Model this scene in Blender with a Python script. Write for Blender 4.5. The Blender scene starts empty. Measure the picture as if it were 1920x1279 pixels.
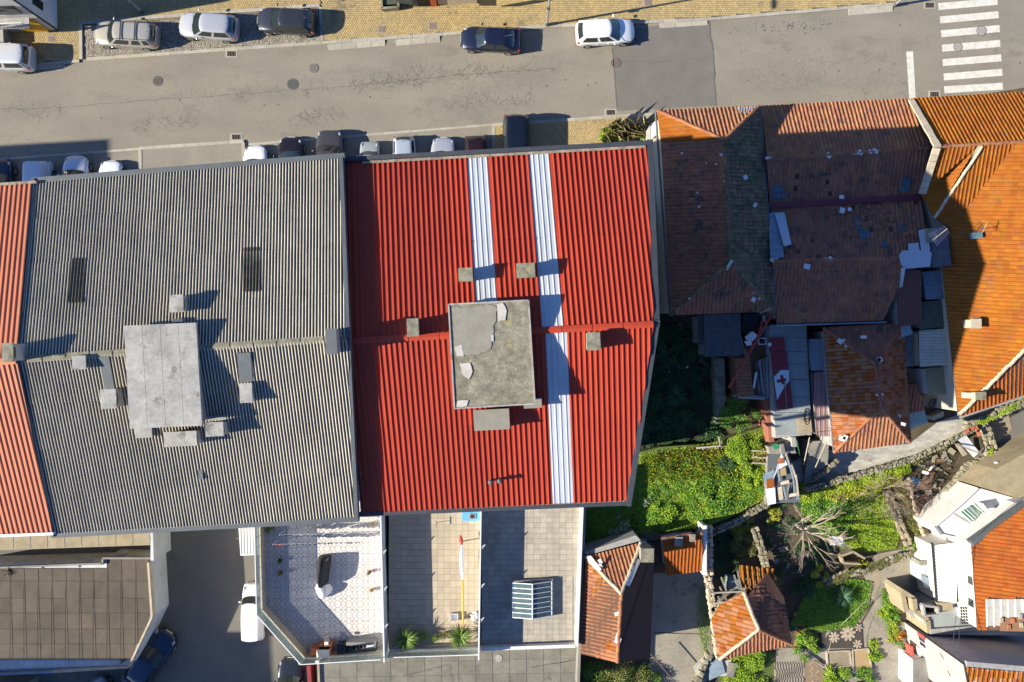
import bpy, bmesh, math, random
import numpy as np
from mathutils import Vector, Matrix

# ------------------------------------------------------------------ camera, sky, sun
scene = bpy.context.scene
COL = scene.collection
H, F, CX, CY = 60.0, 1600.0, 960.0, 639.5     # camera height (m), focal length and centre in photo pixels
cam = bpy.data.cameras.new('camera'); cam.sensor_width = 36.0; cam.lens = 36.0 * F / 1920.0
cam.clip_end = 600; cam.clip_start = 1.0
camo = bpy.data.objects.new('camera', cam); COL.objects.link(camo)
camo.location = (0, 0, H); camo.rotation_euler = (0, 0, 0); scene.camera = camo
SUN_EL, SUN_AZ = math.radians(28.0), math.radians(10.0)   # light travels east, 10 degrees north of image-right
w = bpy.data.worlds.new('World'); scene.world = w; w.use_nodes = True
nt = w.node_tree; bg = nt.nodes['Background']
sky = nt.nodes.new('ShaderNodeTexSky'); sky.sky_type = 'NISHITA'; sky.sun_disc = False
sky.sun_elevation = SUN_EL; sky.sun_rotation = math.atan2(-math.cos(SUN_AZ), -math.sin(SUN_AZ))
sky.air_density = 1.0; sky.dust_density = 0.6; sky.ozone_density = 1.2
tint = nt.nodes.new('ShaderNodeMix'); tint.data_type = 'RGBA'; tint.blend_type = 'MULTIPLY'; tint.inputs['Factor'].default_value = 1.0
tint.inputs[7].default_value = (.62, .92, 1.5, 1)      # deep clear winter-blue sky, the same all round
nt.links.new(sky.outputs[0], tint.inputs[6]); nt.links.new(tint.outputs[2], bg.inputs[0]); bg.inputs[1].default_value = 0.058
sl = bpy.data.lights.new('sun', 'SUN'); sl.energy = 5.0; sl.angle = math.radians(0.5); sl.color = (1.0, 0.92, 0.76)
so = bpy.data.objects.new('sun', sl); COL.objects.link(so); so.location = (-80, -14, 45)
sd = Vector((math.cos(SUN_AZ) * math.cos(SUN_EL), math.sin(SUN_AZ) * math.cos(SUN_EL), -math.sin(SUN_EL)))
so.rotation_euler = sd.to_track_quat('-Z', 'Y').to_euler()
scene.view_settings.view_transform = 'Standard'; scene.view_settings.look = 'None'
scene.view_settings.gamma = 1.0; scene.view_settings.use_curve_mapping = False
scene.view_settings.exposure = 1.15

RND = random.Random(11)
def P(px, py, z=0.0):
    s = (H - z) / F
    return Vector(((px - CX) * s, (CY - py) * s, z))
def PP(pts, z=None):
    return [P(p[0], p[1], p[2] if len(p) > 2 else z) for p in pts]

# ------------------------------------------------------------------ materials
MATS = {}
def mat(name, col, col2=None, nscale=1.5, mix=0.5, rough=0.8, var=0.0, vscale=8.0, rnd=0.0, bump=0.0, bscale=30.0,
        metallic=0.0, coat=0.0, alpha=1.0, stretch=(1, 1, 1), spot=None, spotscale=3.0, spotamt=0.55, spec=0.5,
        crack=None, crackscale=0.6, sheen=0.0, trans=0.0, hrnd=0.0, detail=6.0, lines=None):
    if name in MATS: return MATS[name]
    m = bpy.data.materials.new(name); m.use_nodes = True; MATS[name] = m
    n = m.node_tree; b = n.nodes['Principled BSDF']; L = n.links.new
    b.inputs['Roughness'].default_value = rough; b.inputs['Metallic'].default_value = metallic
    b.inputs['Specular IOR Level'].default_value = spec
    if coat: b.inputs['Coat Weight'].default_value = coat; b.inputs['Coat Roughness'].default_value = 0.05
    if trans: b.inputs['Transmission Weight'].default_value = trans
    if alpha < 1: b.inputs['Alpha'].default_value = alpha
    geo = n.nodes.new('ShaderNodeNewGeometry'); mp = n.nodes.new('ShaderNodeMapping')
    mp.inputs['Scale'].default_value = stretch; L(geo.outputs['Position'], mp.inputs[0]); vec = mp.outputs[0]
    def noi(sc, dt=detail, rg=0.6):
        t = n.nodes.new('ShaderNodeTexNoise'); t.inputs['Scale'].default_value = sc
        t.inputs['Detail'].default_value = dt; t.inputs['Roughness'].default_value = rg; L(vec, t.inputs['Vector']); return t.outputs['Fac']
    def ramp(inp, a, c):
        r = n.nodes.new('ShaderNodeMapRange'); r.inputs['From Min'].default_value = a; r.inputs['From Max'].default_value = c
        L(inp, r.inputs['Value']); return r.outputs[0]
    def mixc(f, A, B):
        x = n.nodes.new('ShaderNodeMix'); x.data_type = 'RGBA'
        if isinstance(f, float): x.inputs['Factor'].default_value = f
        else: L(f, x.inputs['Factor'])
        for s, v in ((6, A), (7, B)):
            if isinstance(v, tuple): x.inputs[s].default_value = (*v, 1)
            else: L(v, x.inputs[s])
        return x.outputs[2]
    def mth(op, a, b_=0.0):
        x = n.nodes.new('ShaderNodeMath'); x.operation = op
        for i, v in enumerate((a, b_)):
            if isinstance(v, (int, float)): x.inputs[i].default_value = v
            else: L(v, x.inputs[i])
        return x.outputs[0]
    c = tuple(col)
    if col2 is not None:
        c = mixc(ramp(noi(nscale), 0.5 - 0.18 - (mix - 0.5) * 0.4, 0.5 + 0.18 - (mix - 0.5) * 0.4), c, tuple(col2))
    if spot is not None:
        c = mixc(mth('MULTIPLY', ramp(noi(spotscale, 8.0, 0.7), spotamt, spotamt + 0.07), 0.85), c, tuple(spot))
    if lines is not None:   # (colour, period, width) printed ring-and-bar pattern of a floor tile
        lc, per, wd = lines
        sx = n.nodes.new('ShaderNodeSeparateXYZ'); L(geo.outputs['Position'], sx.inputs[0])
        uv = []
        for k in range(2):
            f = mth('FRACT', mth('DIVIDE', mth('ADD', sx.outputs[k], 500.0), per)); uv.append(mth('ABSOLUTE', mth('SUBTRACT', f, 0.5)))
        u, v = uv
        du, dv = mth('SUBTRACT', u, 0.2), mth('SUBTRACT', v, 0.2)
        d = mth('SQRT', mth('ADD', mth('MULTIPLY', du, du), mth('MULTIPLY', dv, dv)))
        ring = mth('LESS_THAN', mth('ABSOLUTE', mth('SUBTRACT', d, 0.16)), wd)
        b1 = mth('MULTIPLY', mth('LESS_THAN', mth('ABSOLUTE', du), wd), mth('GREATER_THAN', v, 0.36))
        b2 = mth('MULTIPLY', mth('LESS_THAN', mth('ABSOLUTE', dv), wd), mth('GREATER_THAN', u, 0.36))
        c = mixc(mth('MAXIMUM', mth('MAXIMUM', b1, b2), ring), c, tuple(lc))
    hs = n.nodes.new('ShaderNodeHueSaturation')
    if isinstance(c, tuple): hs.inputs['Color'].default_value = (*c, 1)
    else: L(c, hs.inputs['Color'])
    val = None
    if var: val = ramp(noi(vscale), 0.25, 0.75); val = mth('ADD', mth('MULTIPLY', val, 2 * var), 1 - var)
    if rnd or hrnd:
        oi = n.nodes.new('ShaderNodeObjectInfo')
        r = mth('FRACT', mth('ADD', oi.outputs['Random'], geo.outputs['Random Per Island']))
        if rnd:
            rr = mth('ADD', mth('MULTIPLY', r, 2 * rnd), 1 - rnd); val = rr if val is None else mth('MULTIPLY', val, rr)
        if hrnd:
            r2 = mth('FRACT', mth('MULTIPLY', r, 7.31)); L(mth('ADD', mth('MULTIPLY', r2, hrnd), 0.5 - hrnd / 2), hs.inputs['Hue'])
    if crack is not None:
        vo = n.nodes.new('ShaderNodeTexVoronoi'); vo.feature = 'DISTANCE_TO_EDGE'; vo.inputs['Scale'].default_value = crackscale
        ad = n.nodes.new('ShaderNodeMixRGB'); ad.blend_type = 'ADD'; ad.inputs[0].default_value = 0.9
        tn = n.nodes.new('ShaderNodeTexNoise'); tn.inputs['Scale'].default_value = 1.3; tn.inputs['Detail'].default_value = 5
        L(vec, ad.inputs[1]); L(vec, tn.inputs['Vector']); L(tn.outputs['Color'], ad.inputs[2]); L(ad.outputs[0], vo.inputs['Vector'])
        e = mth('LESS_THAN', vo.outputs['Distance'], 0.02 if crack == 1 else crack)
        e = mth('MULTIPLY', e, ramp(noi(0.22, 3.0), 0.5, 0.62)); dk = mth('SUBTRACT', 1.0, mth('MULTIPLY', e, 0.2))
        val = dk if val is None else mth('MULTIPLY', val, dk)
    if val is not None: L(val, hs.inputs['Value'])
    L(hs.outputs[0], b.inputs['Base Color'])
    if bump:
        bp = n.nodes.new('ShaderNodeBump'); bp.inputs['Strength'].default_value = bump; bp.inputs['Distance'].default_value = 0.02
        L(noi(bscale, 4.0), bp.inputs['Height']); L(bp.outputs[0], b.inputs['Normal'])
    return m
def dim(c, k): return tuple(x * k for x in c)

asphalt = mat('asphalt', (.245, .22, .176), (.195, .178, .147), .35, rough=.92, var=.22, vscale=14, bump=.5, bscale=45, crack=1, crackscale=1.1, spot=(.185, .168, .138), spotscale=.5, spotamt=.56, spec=.2, stretch=(.55, 1.2, 1))
asphalt_dark = mat('asphalt_dark', (.165, .152, .135), (.135, .127, .115), .9, rough=.92, var=.12, vscale=25, bump=.3, bscale=60, spec=.2)
asphalt_alley = mat('asphalt_alley', (.165, .152, .13), (.14, .13, .115), .5, rough=.9, var=.1, vscale=18, bump=.25, bscale=50, crack=1, crackscale=.5, spec=.2)
concrete = mat('concrete', (.25, .235, .2), (.17, .16, .135), .9, rough=.9, var=.15, vscale=9, bump=.3, bscale=25, spot=(.09, .085, .075), spotscale=2.2, spotamt=.63)
concrete_pale = mat('concrete_pale', (.37, .355, .32), (.23, .225, .205), 1.3, rough=.88, var=.18, vscale=6, bump=.3, bscale=20, spot=(.12, .12, .11), spotscale=1.1, spotamt=.57)
concrete_lichen = mat('concrete_lichen', (.27, .25, .18), (.12, .11, .075), 2.2, rough=.95, var=.3, vscale=9, bump=.7, bscale=18, spot=(.33, .27, .08), spotscale=2.0, spotamt=.6)
concrete_smooth = mat('concrete_smooth', (.25, .235, .185), (.2, .185, .15), 2.0, rough=.9, var=.1, vscale=12, bump=.2, bscale=20)
concrete_yellow = mat('concrete_yellow', (.34, .28, .18), (.25, .2, .12), 1.5, rough=.9, var=.15, vscale=8, bump=.2)
bay_concrete = mat('bay_concrete', (.235, .21, .17), (.19, .172, .14), .7, rough=.9, var=.12, vscale=15, bump=.25, bscale=50, crack=1, crackscale=.4)
kerb_stone_m = mat('kerb_granite', (.36, .33, .27), (.29, .27, .22), 4, rough=.85, var=.12, vscale=30, rnd=.12)
paver_yellow = mat('paver_yellow', (.42, .31, .135), (.34, .26, .13), .6, rough=.9, var=.1, vscale=12, rnd=.16, spot=(.2, .16, .1), spotscale=.35, spotamt=.58)
joint_dark = mat('joint_dirt', (.13, .1, .06), (.1, .08, .05), 5, rough=1)
cobble_m = mat('cobble_granite', (.30, .27, .215), (.24, .22, .18), 1.2, rough=.9, rnd=.25, var=.1, vscale=20)
paint_white = mat('road_paint', (.62, .6, .54), (.46, .44, .38), 2.5, rough=.8, var=.14, vscale=20, spot=(.27, .25, .21), spotscale=6, spotamt=.6)
iron_brown = mat('cast_iron_brown', (.13, .095, .08), (.09, .07, .06), 10, rough=.7, bump=.5, bscale=60)
iron_dark = mat('cast_iron_dark', (.07, .07, .068), (.1, .098, .09), 10, rough=.6, bump=.5, bscale=60)
hole_black = mat('drain_dark', (.015, .014, .013), rough=1)
cover_pink = mat('cover_plate', (.2, .15, .12), (.16, .12, .1), 12, rough=.8, bump=.4, bscale=60)
fibre_valley = mat('fibre_cement_grime_shade', (.13, .115, .085), (.09, .082, .065), 1.4, rough=.95, var=.2, vscale=6, stretch=(1, .25, 1), spot=(.2, .17, .1), spotscale=1.3, spotamt=.66, rnd=.08)  # trough grime, also painting in the shade between the ribs
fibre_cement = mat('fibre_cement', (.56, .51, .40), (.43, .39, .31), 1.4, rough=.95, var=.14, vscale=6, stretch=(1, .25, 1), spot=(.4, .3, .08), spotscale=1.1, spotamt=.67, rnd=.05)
fibre_brown = mat('rooflight_brown', (.10, .085, .05), (.06, .052, .035), 3, rough=.5, var=.2, vscale=5)
red_sheet = mat('red_painted_sheet', (.385, .046, .018), (.34, .042, .02), .5, spec=.3, rough=.6, var=.12, vscale=3, rnd=.06, spot=(.46, .13, .09), spotscale=9, spotamt=.7, stretch=(1, .12, 1))
white_sheet = mat('white_painted_sheet', (.46, .49, .53), (.38, .40, .40), .6, rough=.5, var=.06, vscale=3, stretch=(1, .15, 1), spot=(.36, .36, .32), spotscale=2, spotamt=.62)
orange_sheet = mat('orange_painted_sheet', (.56, .19, .085), (.48, .155, .07), .6, rough=.5, var=.06, vscale=5)
flash_dark = mat('dark_coping', (.03, .036, .046), (.045, .05, .058), 2, rough=.55, var=.15, vscale=8)
flash_grey = mat('grey_coping', (.085, .1, .105), (.065, .075, .08), 2, rough=.6, var=.12, vscale=8)
mortar = mat('mortar', (.32, .28, .2), (.13, .11, .09), 4, rough=.95, var=.25, vscale=18, bump=.5)
mortar_pale = mat('mortar_pale', (.5, .42, .3), (.36, .3, .22), 3, rough=.95, var=.2, vscale=12, bump=.4, rnd=.1)
lead_grey = mat('grey_lid', (.1, .115, .12), (.08, .09, .095), 3, rough=.7, var=.1)
tile_orange = mat('tile_orange', (.31, .105, .010), (.235, .07, .008), .5, spec=.25, rough=.85, var=.18, vscale=9, rnd=.12, hrnd=.015, spot=(.2, .075, .04), spotscale=1.6, spotamt=.57)
tile_deep = mat('tile_deep', (.33, .09, .012), (.24, .062, .012), .8, spec=.25, rough=.85, var=.15, vscale=9, rnd=.12, hrnd=.012, spot=(.2, .06, .04), spotscale=2.5, spotamt=.6)
tile_brown = mat('tile_brown', (.35, .13, .07), (.2, .088, .055), .9, rough=.9, var=.22, vscale=8, rnd=.15, hrnd=.015, spot=(.07, .06, .045), spotscale=1.2, spotamt=.56)
tile_rust = mat('tile_rust', (.34, .145, .06), (.25, .1, .05), .8, rough=.9, var=.2, vscale=9, rnd=.16, hrnd=.02, spot=(.1, .065, .05), spotscale=1.8, spotamt=.58)
tile_moss = mat('tile_moss', (.22, .12, .075), (.14, .115, .06), 1.2, rough=.95, var=.25, vscale=8, rnd=.3, hrnd=.03, spot=(.07, .085, .035), spotscale=1.4, spotamt=.5)
under_m = mat('roof_underlay', (.1, .05, .03), rough=1)
render_white = mat('white_render', (.66, .64, .6), (.56, .54, .5), 1.2, rough=.85, var=.06, vscale=4, spot=(.35, .33, .3), spotscale=1.2, spotamt=.68)
render_grey = mat('grey_render', (.34, .33, .31), (.24, .235, .22), 1.4, rough=.9, var=.15, vscale=5, spot=(.1, .1, .09), spotscale=1.7, spotamt=.62)
render_pink = mat('pink_white_render', (.44, .355, .33), (.36, .29, .27), 1.6, rough=.9, var=.1, vscale=6, spot=(.36, .26, .22), spotscale=3, spotamt=.63)
render_beige = mat('beige_render', (.52, .45, .34), (.44, .38, .28), 1.5, rough=.9, var=.1)
wall_stain = mat('stained_white_render', (.56, .57, .56), (.42, .43, .43), 1.1, rough=.9, var=.1, vscale=3, spot=(.1, .1, .1), spotscale=1.6, spotamt=.62, stretch=(1, .5, 1))
glass_car = mat('car_glass', (.018, .024, .024), rough=.06, spec=.7, coat=.3)
glass_panel = mat('green_glass', (.36, .47, .43), rough=.08, trans=.0, alpha=.62, spec=.5)
glass_dark = mat('dark_window_glass', (.02, .025, .03), rough=.08)
glass_sky = mat('lantern_glass', (.10, .15, .15), (.06, .09, .1), 3, rough=.06, alpha=.93)
white_metal = mat('white_metal', (.68, .68, .67), rough=.4)
black_plastic = mat('black_plastic', (.018, .018, .02), rough=.6)
rubber = mat('rubber', (.02, .02, .02), rough=.85)
rim_m = mat('alloy', (.42, .42, .43), rough=.35, metallic=.8)
chrome = mat('chrome', (.6, .6, .6), rough=.15, metallic=1)
lamp_clear = mat('headlamp_glass', (.3, .31, .33), rough=.1, coat=.8)
lamp_red = mat('taillamp_red', (.35, .01, .01), rough=.15, coat=.8)
plate_m = mat('number_plate', (.6, .6, .55), rough=.5)
wood_grey = mat('weathered_wood', (.24, .215, .18), (.13, .115, .1), 3, rough=.9, var=.2, vscale=20, rnd=.2)
wood_pale = mat('pale_timber', (.45, .4, .31), (.33, .28, .2), 4, rough=.85, var=.15, rnd=.15)
wood_brown = mat('brown_timber', (.2, .1, .05), (.13, .07, .04), 4, rough=.85, rnd=.2)
soil = mat('soil', (.1, .075, .045), (.06, .05, .03), 1.5, rough=1, var=.25, vscale=9, bump=.8, bscale=8)
dirt_pale = mat('pale_dirt', (.3, .25, .17), (.2, .165, .11), .8, rough=1, var=.2, vscale=10, bump=.5, bscale=12)
paving_old = mat('old_paving', (.29, .26, .2), (.21, .19, .15), .8, rough=.95, var=.2, vscale=7, bump=.4, bscale=10, crack=.05, crackscale=.55, spot=(.12, .11, .08), spotscale=1.2, spotamt=.6)
lane_m = mat('lane_concrete', (.46, .44, .39), (.26, .25, .22), 1.8, rough=.92, var=.2, vscale=8, bump=.5, bscale=12, stretch=(.5, 1.6, 1), spot=(.11, .1, .09), spotscale=1.6, spotamt=.6)
stone_m = mat('rubble_stone', (.27, .24, .17), (.15, .14, .09), 2.5, rough=.95, var=.25, vscale=10, rnd=.3, bump=.6, bscale=15, spot=(.1, .12, .04), spotscale=2, spotamt=.62)
leaf_bright = mat('leaf_bright', (.30, .40, .022), (.20, .32, .022), .9, rough=.6, rnd=.25, hrnd=.03, spec=.3)
leaf_mid = mat('leaf_mid', (.15, .29, .022), (.09, .21, .022), .9, rough=.6, rnd=.4, hrnd=.04, spec=.3)
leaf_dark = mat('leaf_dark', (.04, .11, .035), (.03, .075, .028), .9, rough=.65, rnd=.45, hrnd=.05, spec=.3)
leaf_olive = mat('leaf_olive', (.2, .2, .05), (.09, .1, .03), .9, rough=.7, rnd=.4, hrnd=.05, spec=.3)
leaf_yellow = mat('leaf_yellow', (.36, .35, .03), (.26, .30, .03), 1.2, rough=.6, rnd=.35, hrnd=.04, spec=.3)
leaf_pale = mat('leaf_pale', (.2, .28, .16), (.14, .22, .11), 1.2, rough=.6, rnd=.25, spec=.4)
leaf_yucca = mat('leaf_yucca', (.16, .25, .02), (.08, .15, .02), 3, rough=.5, rnd=.35, spec=.4)
dry_grass = mat('dry_stems', (.3, .24, .1), (.22, .17, .08), 2, rough=.9, rnd=.3)
bark_pale = mat('pale_bark', (.42, .35, .25), (.3, .25, .18), 5, rough=.9, rnd=.15)
bark_red = mat('reddish_bark', (.22, .13, .1), (.15, .09, .07), 5, rough=.9, rnd=.2)
terracotta = mat('terracotta', (.42, .14, .06), (.32, .1, .05), 4, rough=.85)
tarp_white = mat('white_plastic', (.72, .72, .72), rough=.6, var=.08, vscale=6)
cloth_black = mat('black_cloth', (.025, .025, .028), rough=.85)
cloth_white = mat('white_cloth', (.68, .68, .68), rough=.85)
cloth_mauve = mat('mauve_cloth', (.3, .2, .22), rough=.9)
cloth_navy = mat('navy_cloth', (.03, .035, .09), rough=.9)
cloth_grey = mat('grey_cloth', (.2, .2, .2), rough=.9)
cloth_red = mat('red_cloth', (.5, .04, .03), rough=.9)
paint_red = mat('dark_red_paint', (.22, .02, .025), (.17, .02, .025), 2, rough=.6, var=.1)
pipe_red = mat('red_pipe', (.32, .035, .03), rough=.5)
paint_yellow = mat('yellow_paint', (.6, .33, .02), rough=.5)
paint_green = mat('green_paint', (.03, .2, .09), rough=.5)
paint_blue = mat('light_blue_tarp', (.10, .36, .62), rough=.6)
blue_metal = mat('blue_grey_metal', (.22, .28, .33), (.15, .19, .23), 1.5, rough=.6, var=.15, vscale=5, stretch=(1, 3, 1))
dark_metal = mat('dark_corrugated', (.06, .075, .09), (.1, .11, .12), 3, rough=.7, var=.2, vscale=6, spot=(.25, .27, .28), spotscale=4, spotamt=.67)
tin_white = mat('white_tin', (.6, .6, .58), (.5, .5, .48), 2, rough=.6, var=.08)
purple_flash = mat('maroon_flashing', (.16, .028, .04), rough=.5, var=.1)
terra_floor = mat('orange_floor', (.34, .13, .04), (.27, .1, .035), 2, rough=.85)

# ------------------------------------------------------------------ object helpers
def tag(o, label=None, cat=None, group=None, kind=None):
    if label: o['label'] = label
    if cat: o['category'] = cat
    if group: o['group'] = group
    if kind: o['kind'] = kind
    return o
def wloc(p):
    v = Vector((0, 0, 0))
    while p is not None: v = v + p.location; p = p.parent
    return v
def thing(name, label, cat, loc, group=None, rz=0.0):
    o = bpy.data.objects.new(name, None); o.empty_display_size = .3; COL.objects.link(o)
    o.location = loc; o.rotation_euler = (0, 0, rz); return tag(o, label, cat, group)
def link_mesh(name, me, parent=None, local=False):
    o = bpy.data.objects.new(name, me); COL.objects.link(o)
    if parent is not None:
        o.parent = parent
        if not local: o.location = -wloc(parent)
    return o
class MB:
    """collects faces, links them as one mesh object"""
    def __init__(s): s.v = []; s.f = []
    def add(s, vs, fs):
        k = len(s.v); s.v += [tuple(v) for v in vs]; s.f += [tuple(i + k for i in f) for f in fs]; return s
    def box(s, c, size, rz=0.0, M=None):
        x, y, z = size[0] / 2, size[1] / 2, size[2] / 2
        vs = [Vector((a * x, b * y, d * z)) for d in (-1, 1) for a, b in ((-1, -1), (1, -1), (1, 1), (-1, 1))]
        R = M if M is not None else Matrix.Rotation(rz, 3, 'Z')
        return s.add([Vector(c) + R @ v for v in vs], [(3, 2, 1, 0), (4, 5, 6, 7), (0, 1, 5, 4), (1, 2, 6, 5), (2, 3, 7, 6), (3, 0, 4, 7)])
    def prism(s, poly, z0, z1):
        """poly: world points (xy used); z1 may be a list (sloping top)"""
        n = len(poly); poly = [Vector(p) for p in poly]
        if sum(poly[i].x * poly[(i + 1) % n].y - poly[(i + 1) % n].x * poly[i].y for i in range(n)) < 0:
            poly = poly[::-1]
            if isinstance(z1, (list, tuple)): z1 = list(z1)[::-1]
        zt = z1 if isinstance(z1, (list, tuple)) else [z1] * n
        vs = [(p.x, p.y, z0) for p in poly] + [(p.x, p.y, zt[i]) for i, p in enumerate(poly)]
        return s.add(vs, [tuple(range(n))[::-1], tuple(range(n, 2 * n))] + [(i, (i + 1) % n, n + (i + 1) % n, n + i) for i in range(n)])
    def slab(s, poly, t):
        """3d polygon with thickness t straight down"""
        n = len(poly); poly = [Vector(p) for p in poly]
        if sum(poly[i].x * poly[(i + 1) % n].y - poly[(i + 1) % n].x * poly[i].y for i in range(n)) < 0: poly = poly[::-1]
        vs = [p - Vector((0, 0, t)) for p in poly] + poly
        return s.add(vs, [tuple(range(n))[::-1], tuple(range(n, 2 * n))] + [(i, (i + 1) % n, n + (i + 1) % n, n + i) for i in range(n)])
    def tube(s, p0, p1, r0, r1=None, n=6, caps=True):
        p0, p1 = Vector(p0), Vector(p1); r1 = r0 if r1 is None else r1
        d = (p1 - p0)
        if d.length < 1e-6: return s
        q = d.to_track_quat('Z', 'Y').to_matrix(); vs = []
        for p, r in ((p0, r0), (p1, r1)):
            vs += [p + q @ Vector((r * math.cos(2 * math.pi * i / n), r * math.sin(2 * math.pi * i / n), 0)) for i in range(n)]
        fs = [(i, (i + 1) % n, n + (i + 1) % n, n + i) for i in range(n)]
        if caps: fs += [tuple(range(n))[::-1], tuple(range(n, 2 * n))]
        return s.add(vs, fs)
    def disc(s, c, r, z0, z1, n=20):
        return s.prism([(c[0] + r * math.cos(2 * math.pi * i / n), c[1] + r * math.sin(2 * math.pi * i / n), 0) for i in range(n)], z0, z1)
    def strip(s, a, b, wd, z0, z1):
        """box along segment a-b with width wd"""
        a, b = Vector((a[0], a[1], 0)), Vector((b[0], b[1], 0)); d = (b - a).normalized(); nn = Vector((-d.y, d.x, 0)) * (wd / 2)
        return s.prism([a - nn, b - nn, b + nn, a + nn], z0, z1)
    def beam(s, p0, p1, wd, ht):
        p0, p1 = Vector(p0), Vector(p1); d = p1 - p0; L_ = d.length; d.normalize()
        side = d.cross(Vector((0, 0, 1)))
        side = side.normalized() if side.length > 1e-4 else Vector((1, 0, 0)); up = side.cross(d)
        M = Matrix((d, side, up)).transposed(); return s.box((p0 + p1) / 2, (L_, wd, ht), M=M)
    def dome(s, c, rx, ry, rz, n=10, k=4):
        vs = []; fs = []
        for j in range(k + 1):
            a = math.pi / 2 * j / k
            for i in range(n):
                t = 2 * math.pi * i / n; vs.append((c[0] + rx * math.cos(a) * math.cos(t), c[1] + ry * math.cos(a) * math.sin(t), c[2] + rz * math.sin(a)))
        for j in range(k):
            for i in range(n): fs.append((j * n + i, j * n + (i + 1) % n, (j + 1) * n + (i + 1) % n, (j + 1) * n + i))
        return s.add(vs, fs)
    def mesh(s, name, m, smooth=False):
        me = bpy.data.meshes.new(name); me.from_pydata(s.v, [], s.f)
        if m: me.materials.append(m)
        if smooth: me.polygons.foreach_set('use_smooth', [True] * len(me.polygons))
        me.update(); return me
    def build(s, name, m, parent=None, smooth=False, local=False, bevel=0.0, kind=None):
        o = link_mesh(name, s.mesh(name, m, smooth), parent, local)
        if bevel:
            md = o.modifiers.new('bevel', 'BEVEL'); md.width = bevel; md.segments = 2; md.limit_method = 'ANGLE'
        if kind: o['kind'] = kind
        return o
def box_part(name, c, size, m, parent, rz=0.0, bevel=0.01): return MB().box(c, size, rz).build(name, m, parent, bevel=bevel)
def np_obj(name, V, Fq, m, parent=None, kind='stuff', smooth=False):
    V = np.asarray(V, dtype=np.float32).reshape(-1, 3); Fq = np.asarray(Fq, dtype=np.int32); k = Fq.shape[1]
    if parent is not None: V = V - np.array(wloc(parent), dtype=np.float32)
    me = bpy.data.meshes.new(name); me.vertices.add(len(V)); me.vertices.foreach_set('co', V.ravel())
    me.loops.add(Fq.size); me.loops.foreach_set('vertex_index', Fq.ravel())
    me.polygons.add(len(Fq)); me.polygons.foreach_set('loop_start', np.arange(0, Fq.size, k, dtype=np.int32))
    try: me.polygons.foreach_set('loop_total', np.full(len(Fq), k, dtype=np.int32))
    except Exception: pass
    if smooth: me.polygons.foreach_set('use_smooth', [True] * len(Fq))
    me.materials.append(m); me.update(calc_edges=True); me.validate()
    o = link_mesh(name, me, parent, local=True)
    if kind: o['kind'] = kind
    return o
def pieces(name, tmpl, mats_, parent, limit=300, rest_name=None):
    """tmpl: list of meshes; mats_: list of (template index, 4x4 world matrix). First `limit` nearest the photo centre as objects,
    the others joined as one 'stuff' part"""
    base = wloc(parent) if parent is not None else Vector((0, 0, 0))
    def key(e):
        t = e[1].translation; s = 1.0 / max(1.0, H - t.z); return (t.x * t.x + t.y * t.y) * s * s
    vis = sorted(mats_, key=lambda e: key(e))
    inv = Matrix.Translation(-base)
    for ti, M in vis[:limit]:
        o = bpy.data.objects.new(name, tmpl[ti]); COL.objects.link(o)
        if parent is not None: o.parent = parent
        o.matrix_basis = inv @ M
    rest = vis[limit:]
    for ti in range(len(tmpl)):
        Ms = [M for t, M in rest if t == ti]
        if not Ms: continue
        me = tmpl[ti]; nv = len(me.vertices); V = np.empty(nv * 3, dtype=np.float32); me.vertices.foreach_get('co', V); V = V.reshape(-1, 3)
        Vh = np.hstack([V, np.ones((nv, 1), dtype=np.float32)]); A = np.array([[list(r) for r in M] for M in Ms], dtype=np.float32)
        W = np.einsum('nij,vj->nvi', A, Vh)[:, :, :3].reshape(-1, 3)
        for k in sorted({len(p.vertices) for p in me.polygons}):
            pass
        faces = [tuple(p.vertices) for p in me.polygons]; allf = []
        for i in range(len(Ms)):
            off = i * nv; allf += [tuple(x + off for x in f) for f in faces]
        m2 = bpy.data.meshes.new(rest_name or name + '_field')
        m2.from_pydata((W - np.array(base, dtype=np.float32)).tolist(), [], allf); m2.materials.append(me.materials[0]); m2.update()
        o = link_mesh(rest_name or name + '_field', m2, parent, local=True); o['kind'] = 'stuff'
def inside(pt, poly):
    x, y = pt; c = False; n = len(poly); j = n - 1
    for i in range(n):
        xi, yi = poly[i][0], poly[i][1]; xj, yj = poly[j][0], poly[j][1]
        if (yi > y) != (yj > y) and x < (xj - xi) * (y - yi) / (yj - yi) + xi: c = not c
        j = i
    return c
def frame(poly, down=None):
    n = Vector((0, 0, 0))
    for i in range(1, len(poly) - 1): n += (poly[i] - poly[0]).cross(poly[i + 1] - poly[0])
    n.normalize()
    if n.z < 0: n = -n
    if down is None: d = Vector((0, 0, -1)) - n * (-n.z)
    else: d = Vector((down[0], down[1], 0)); d.z = -(n.x * d.x + n.y * d.y) / n.z
    d.normalize(); a = d.cross(n).normalized()      # a: across, d: down the slope
    return poly[0].copy(), a, d, n
def rand_in(poly, rnd=RND):
    xs = [p[0] for p in poly]; ys = [p[1] for p in poly]
    for _ in range(200):
        q = (rnd.uniform(min(xs), max(xs)), rnd.uniform(min(ys), max(ys)))
        if inside(q, poly): return q
    return q
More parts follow.
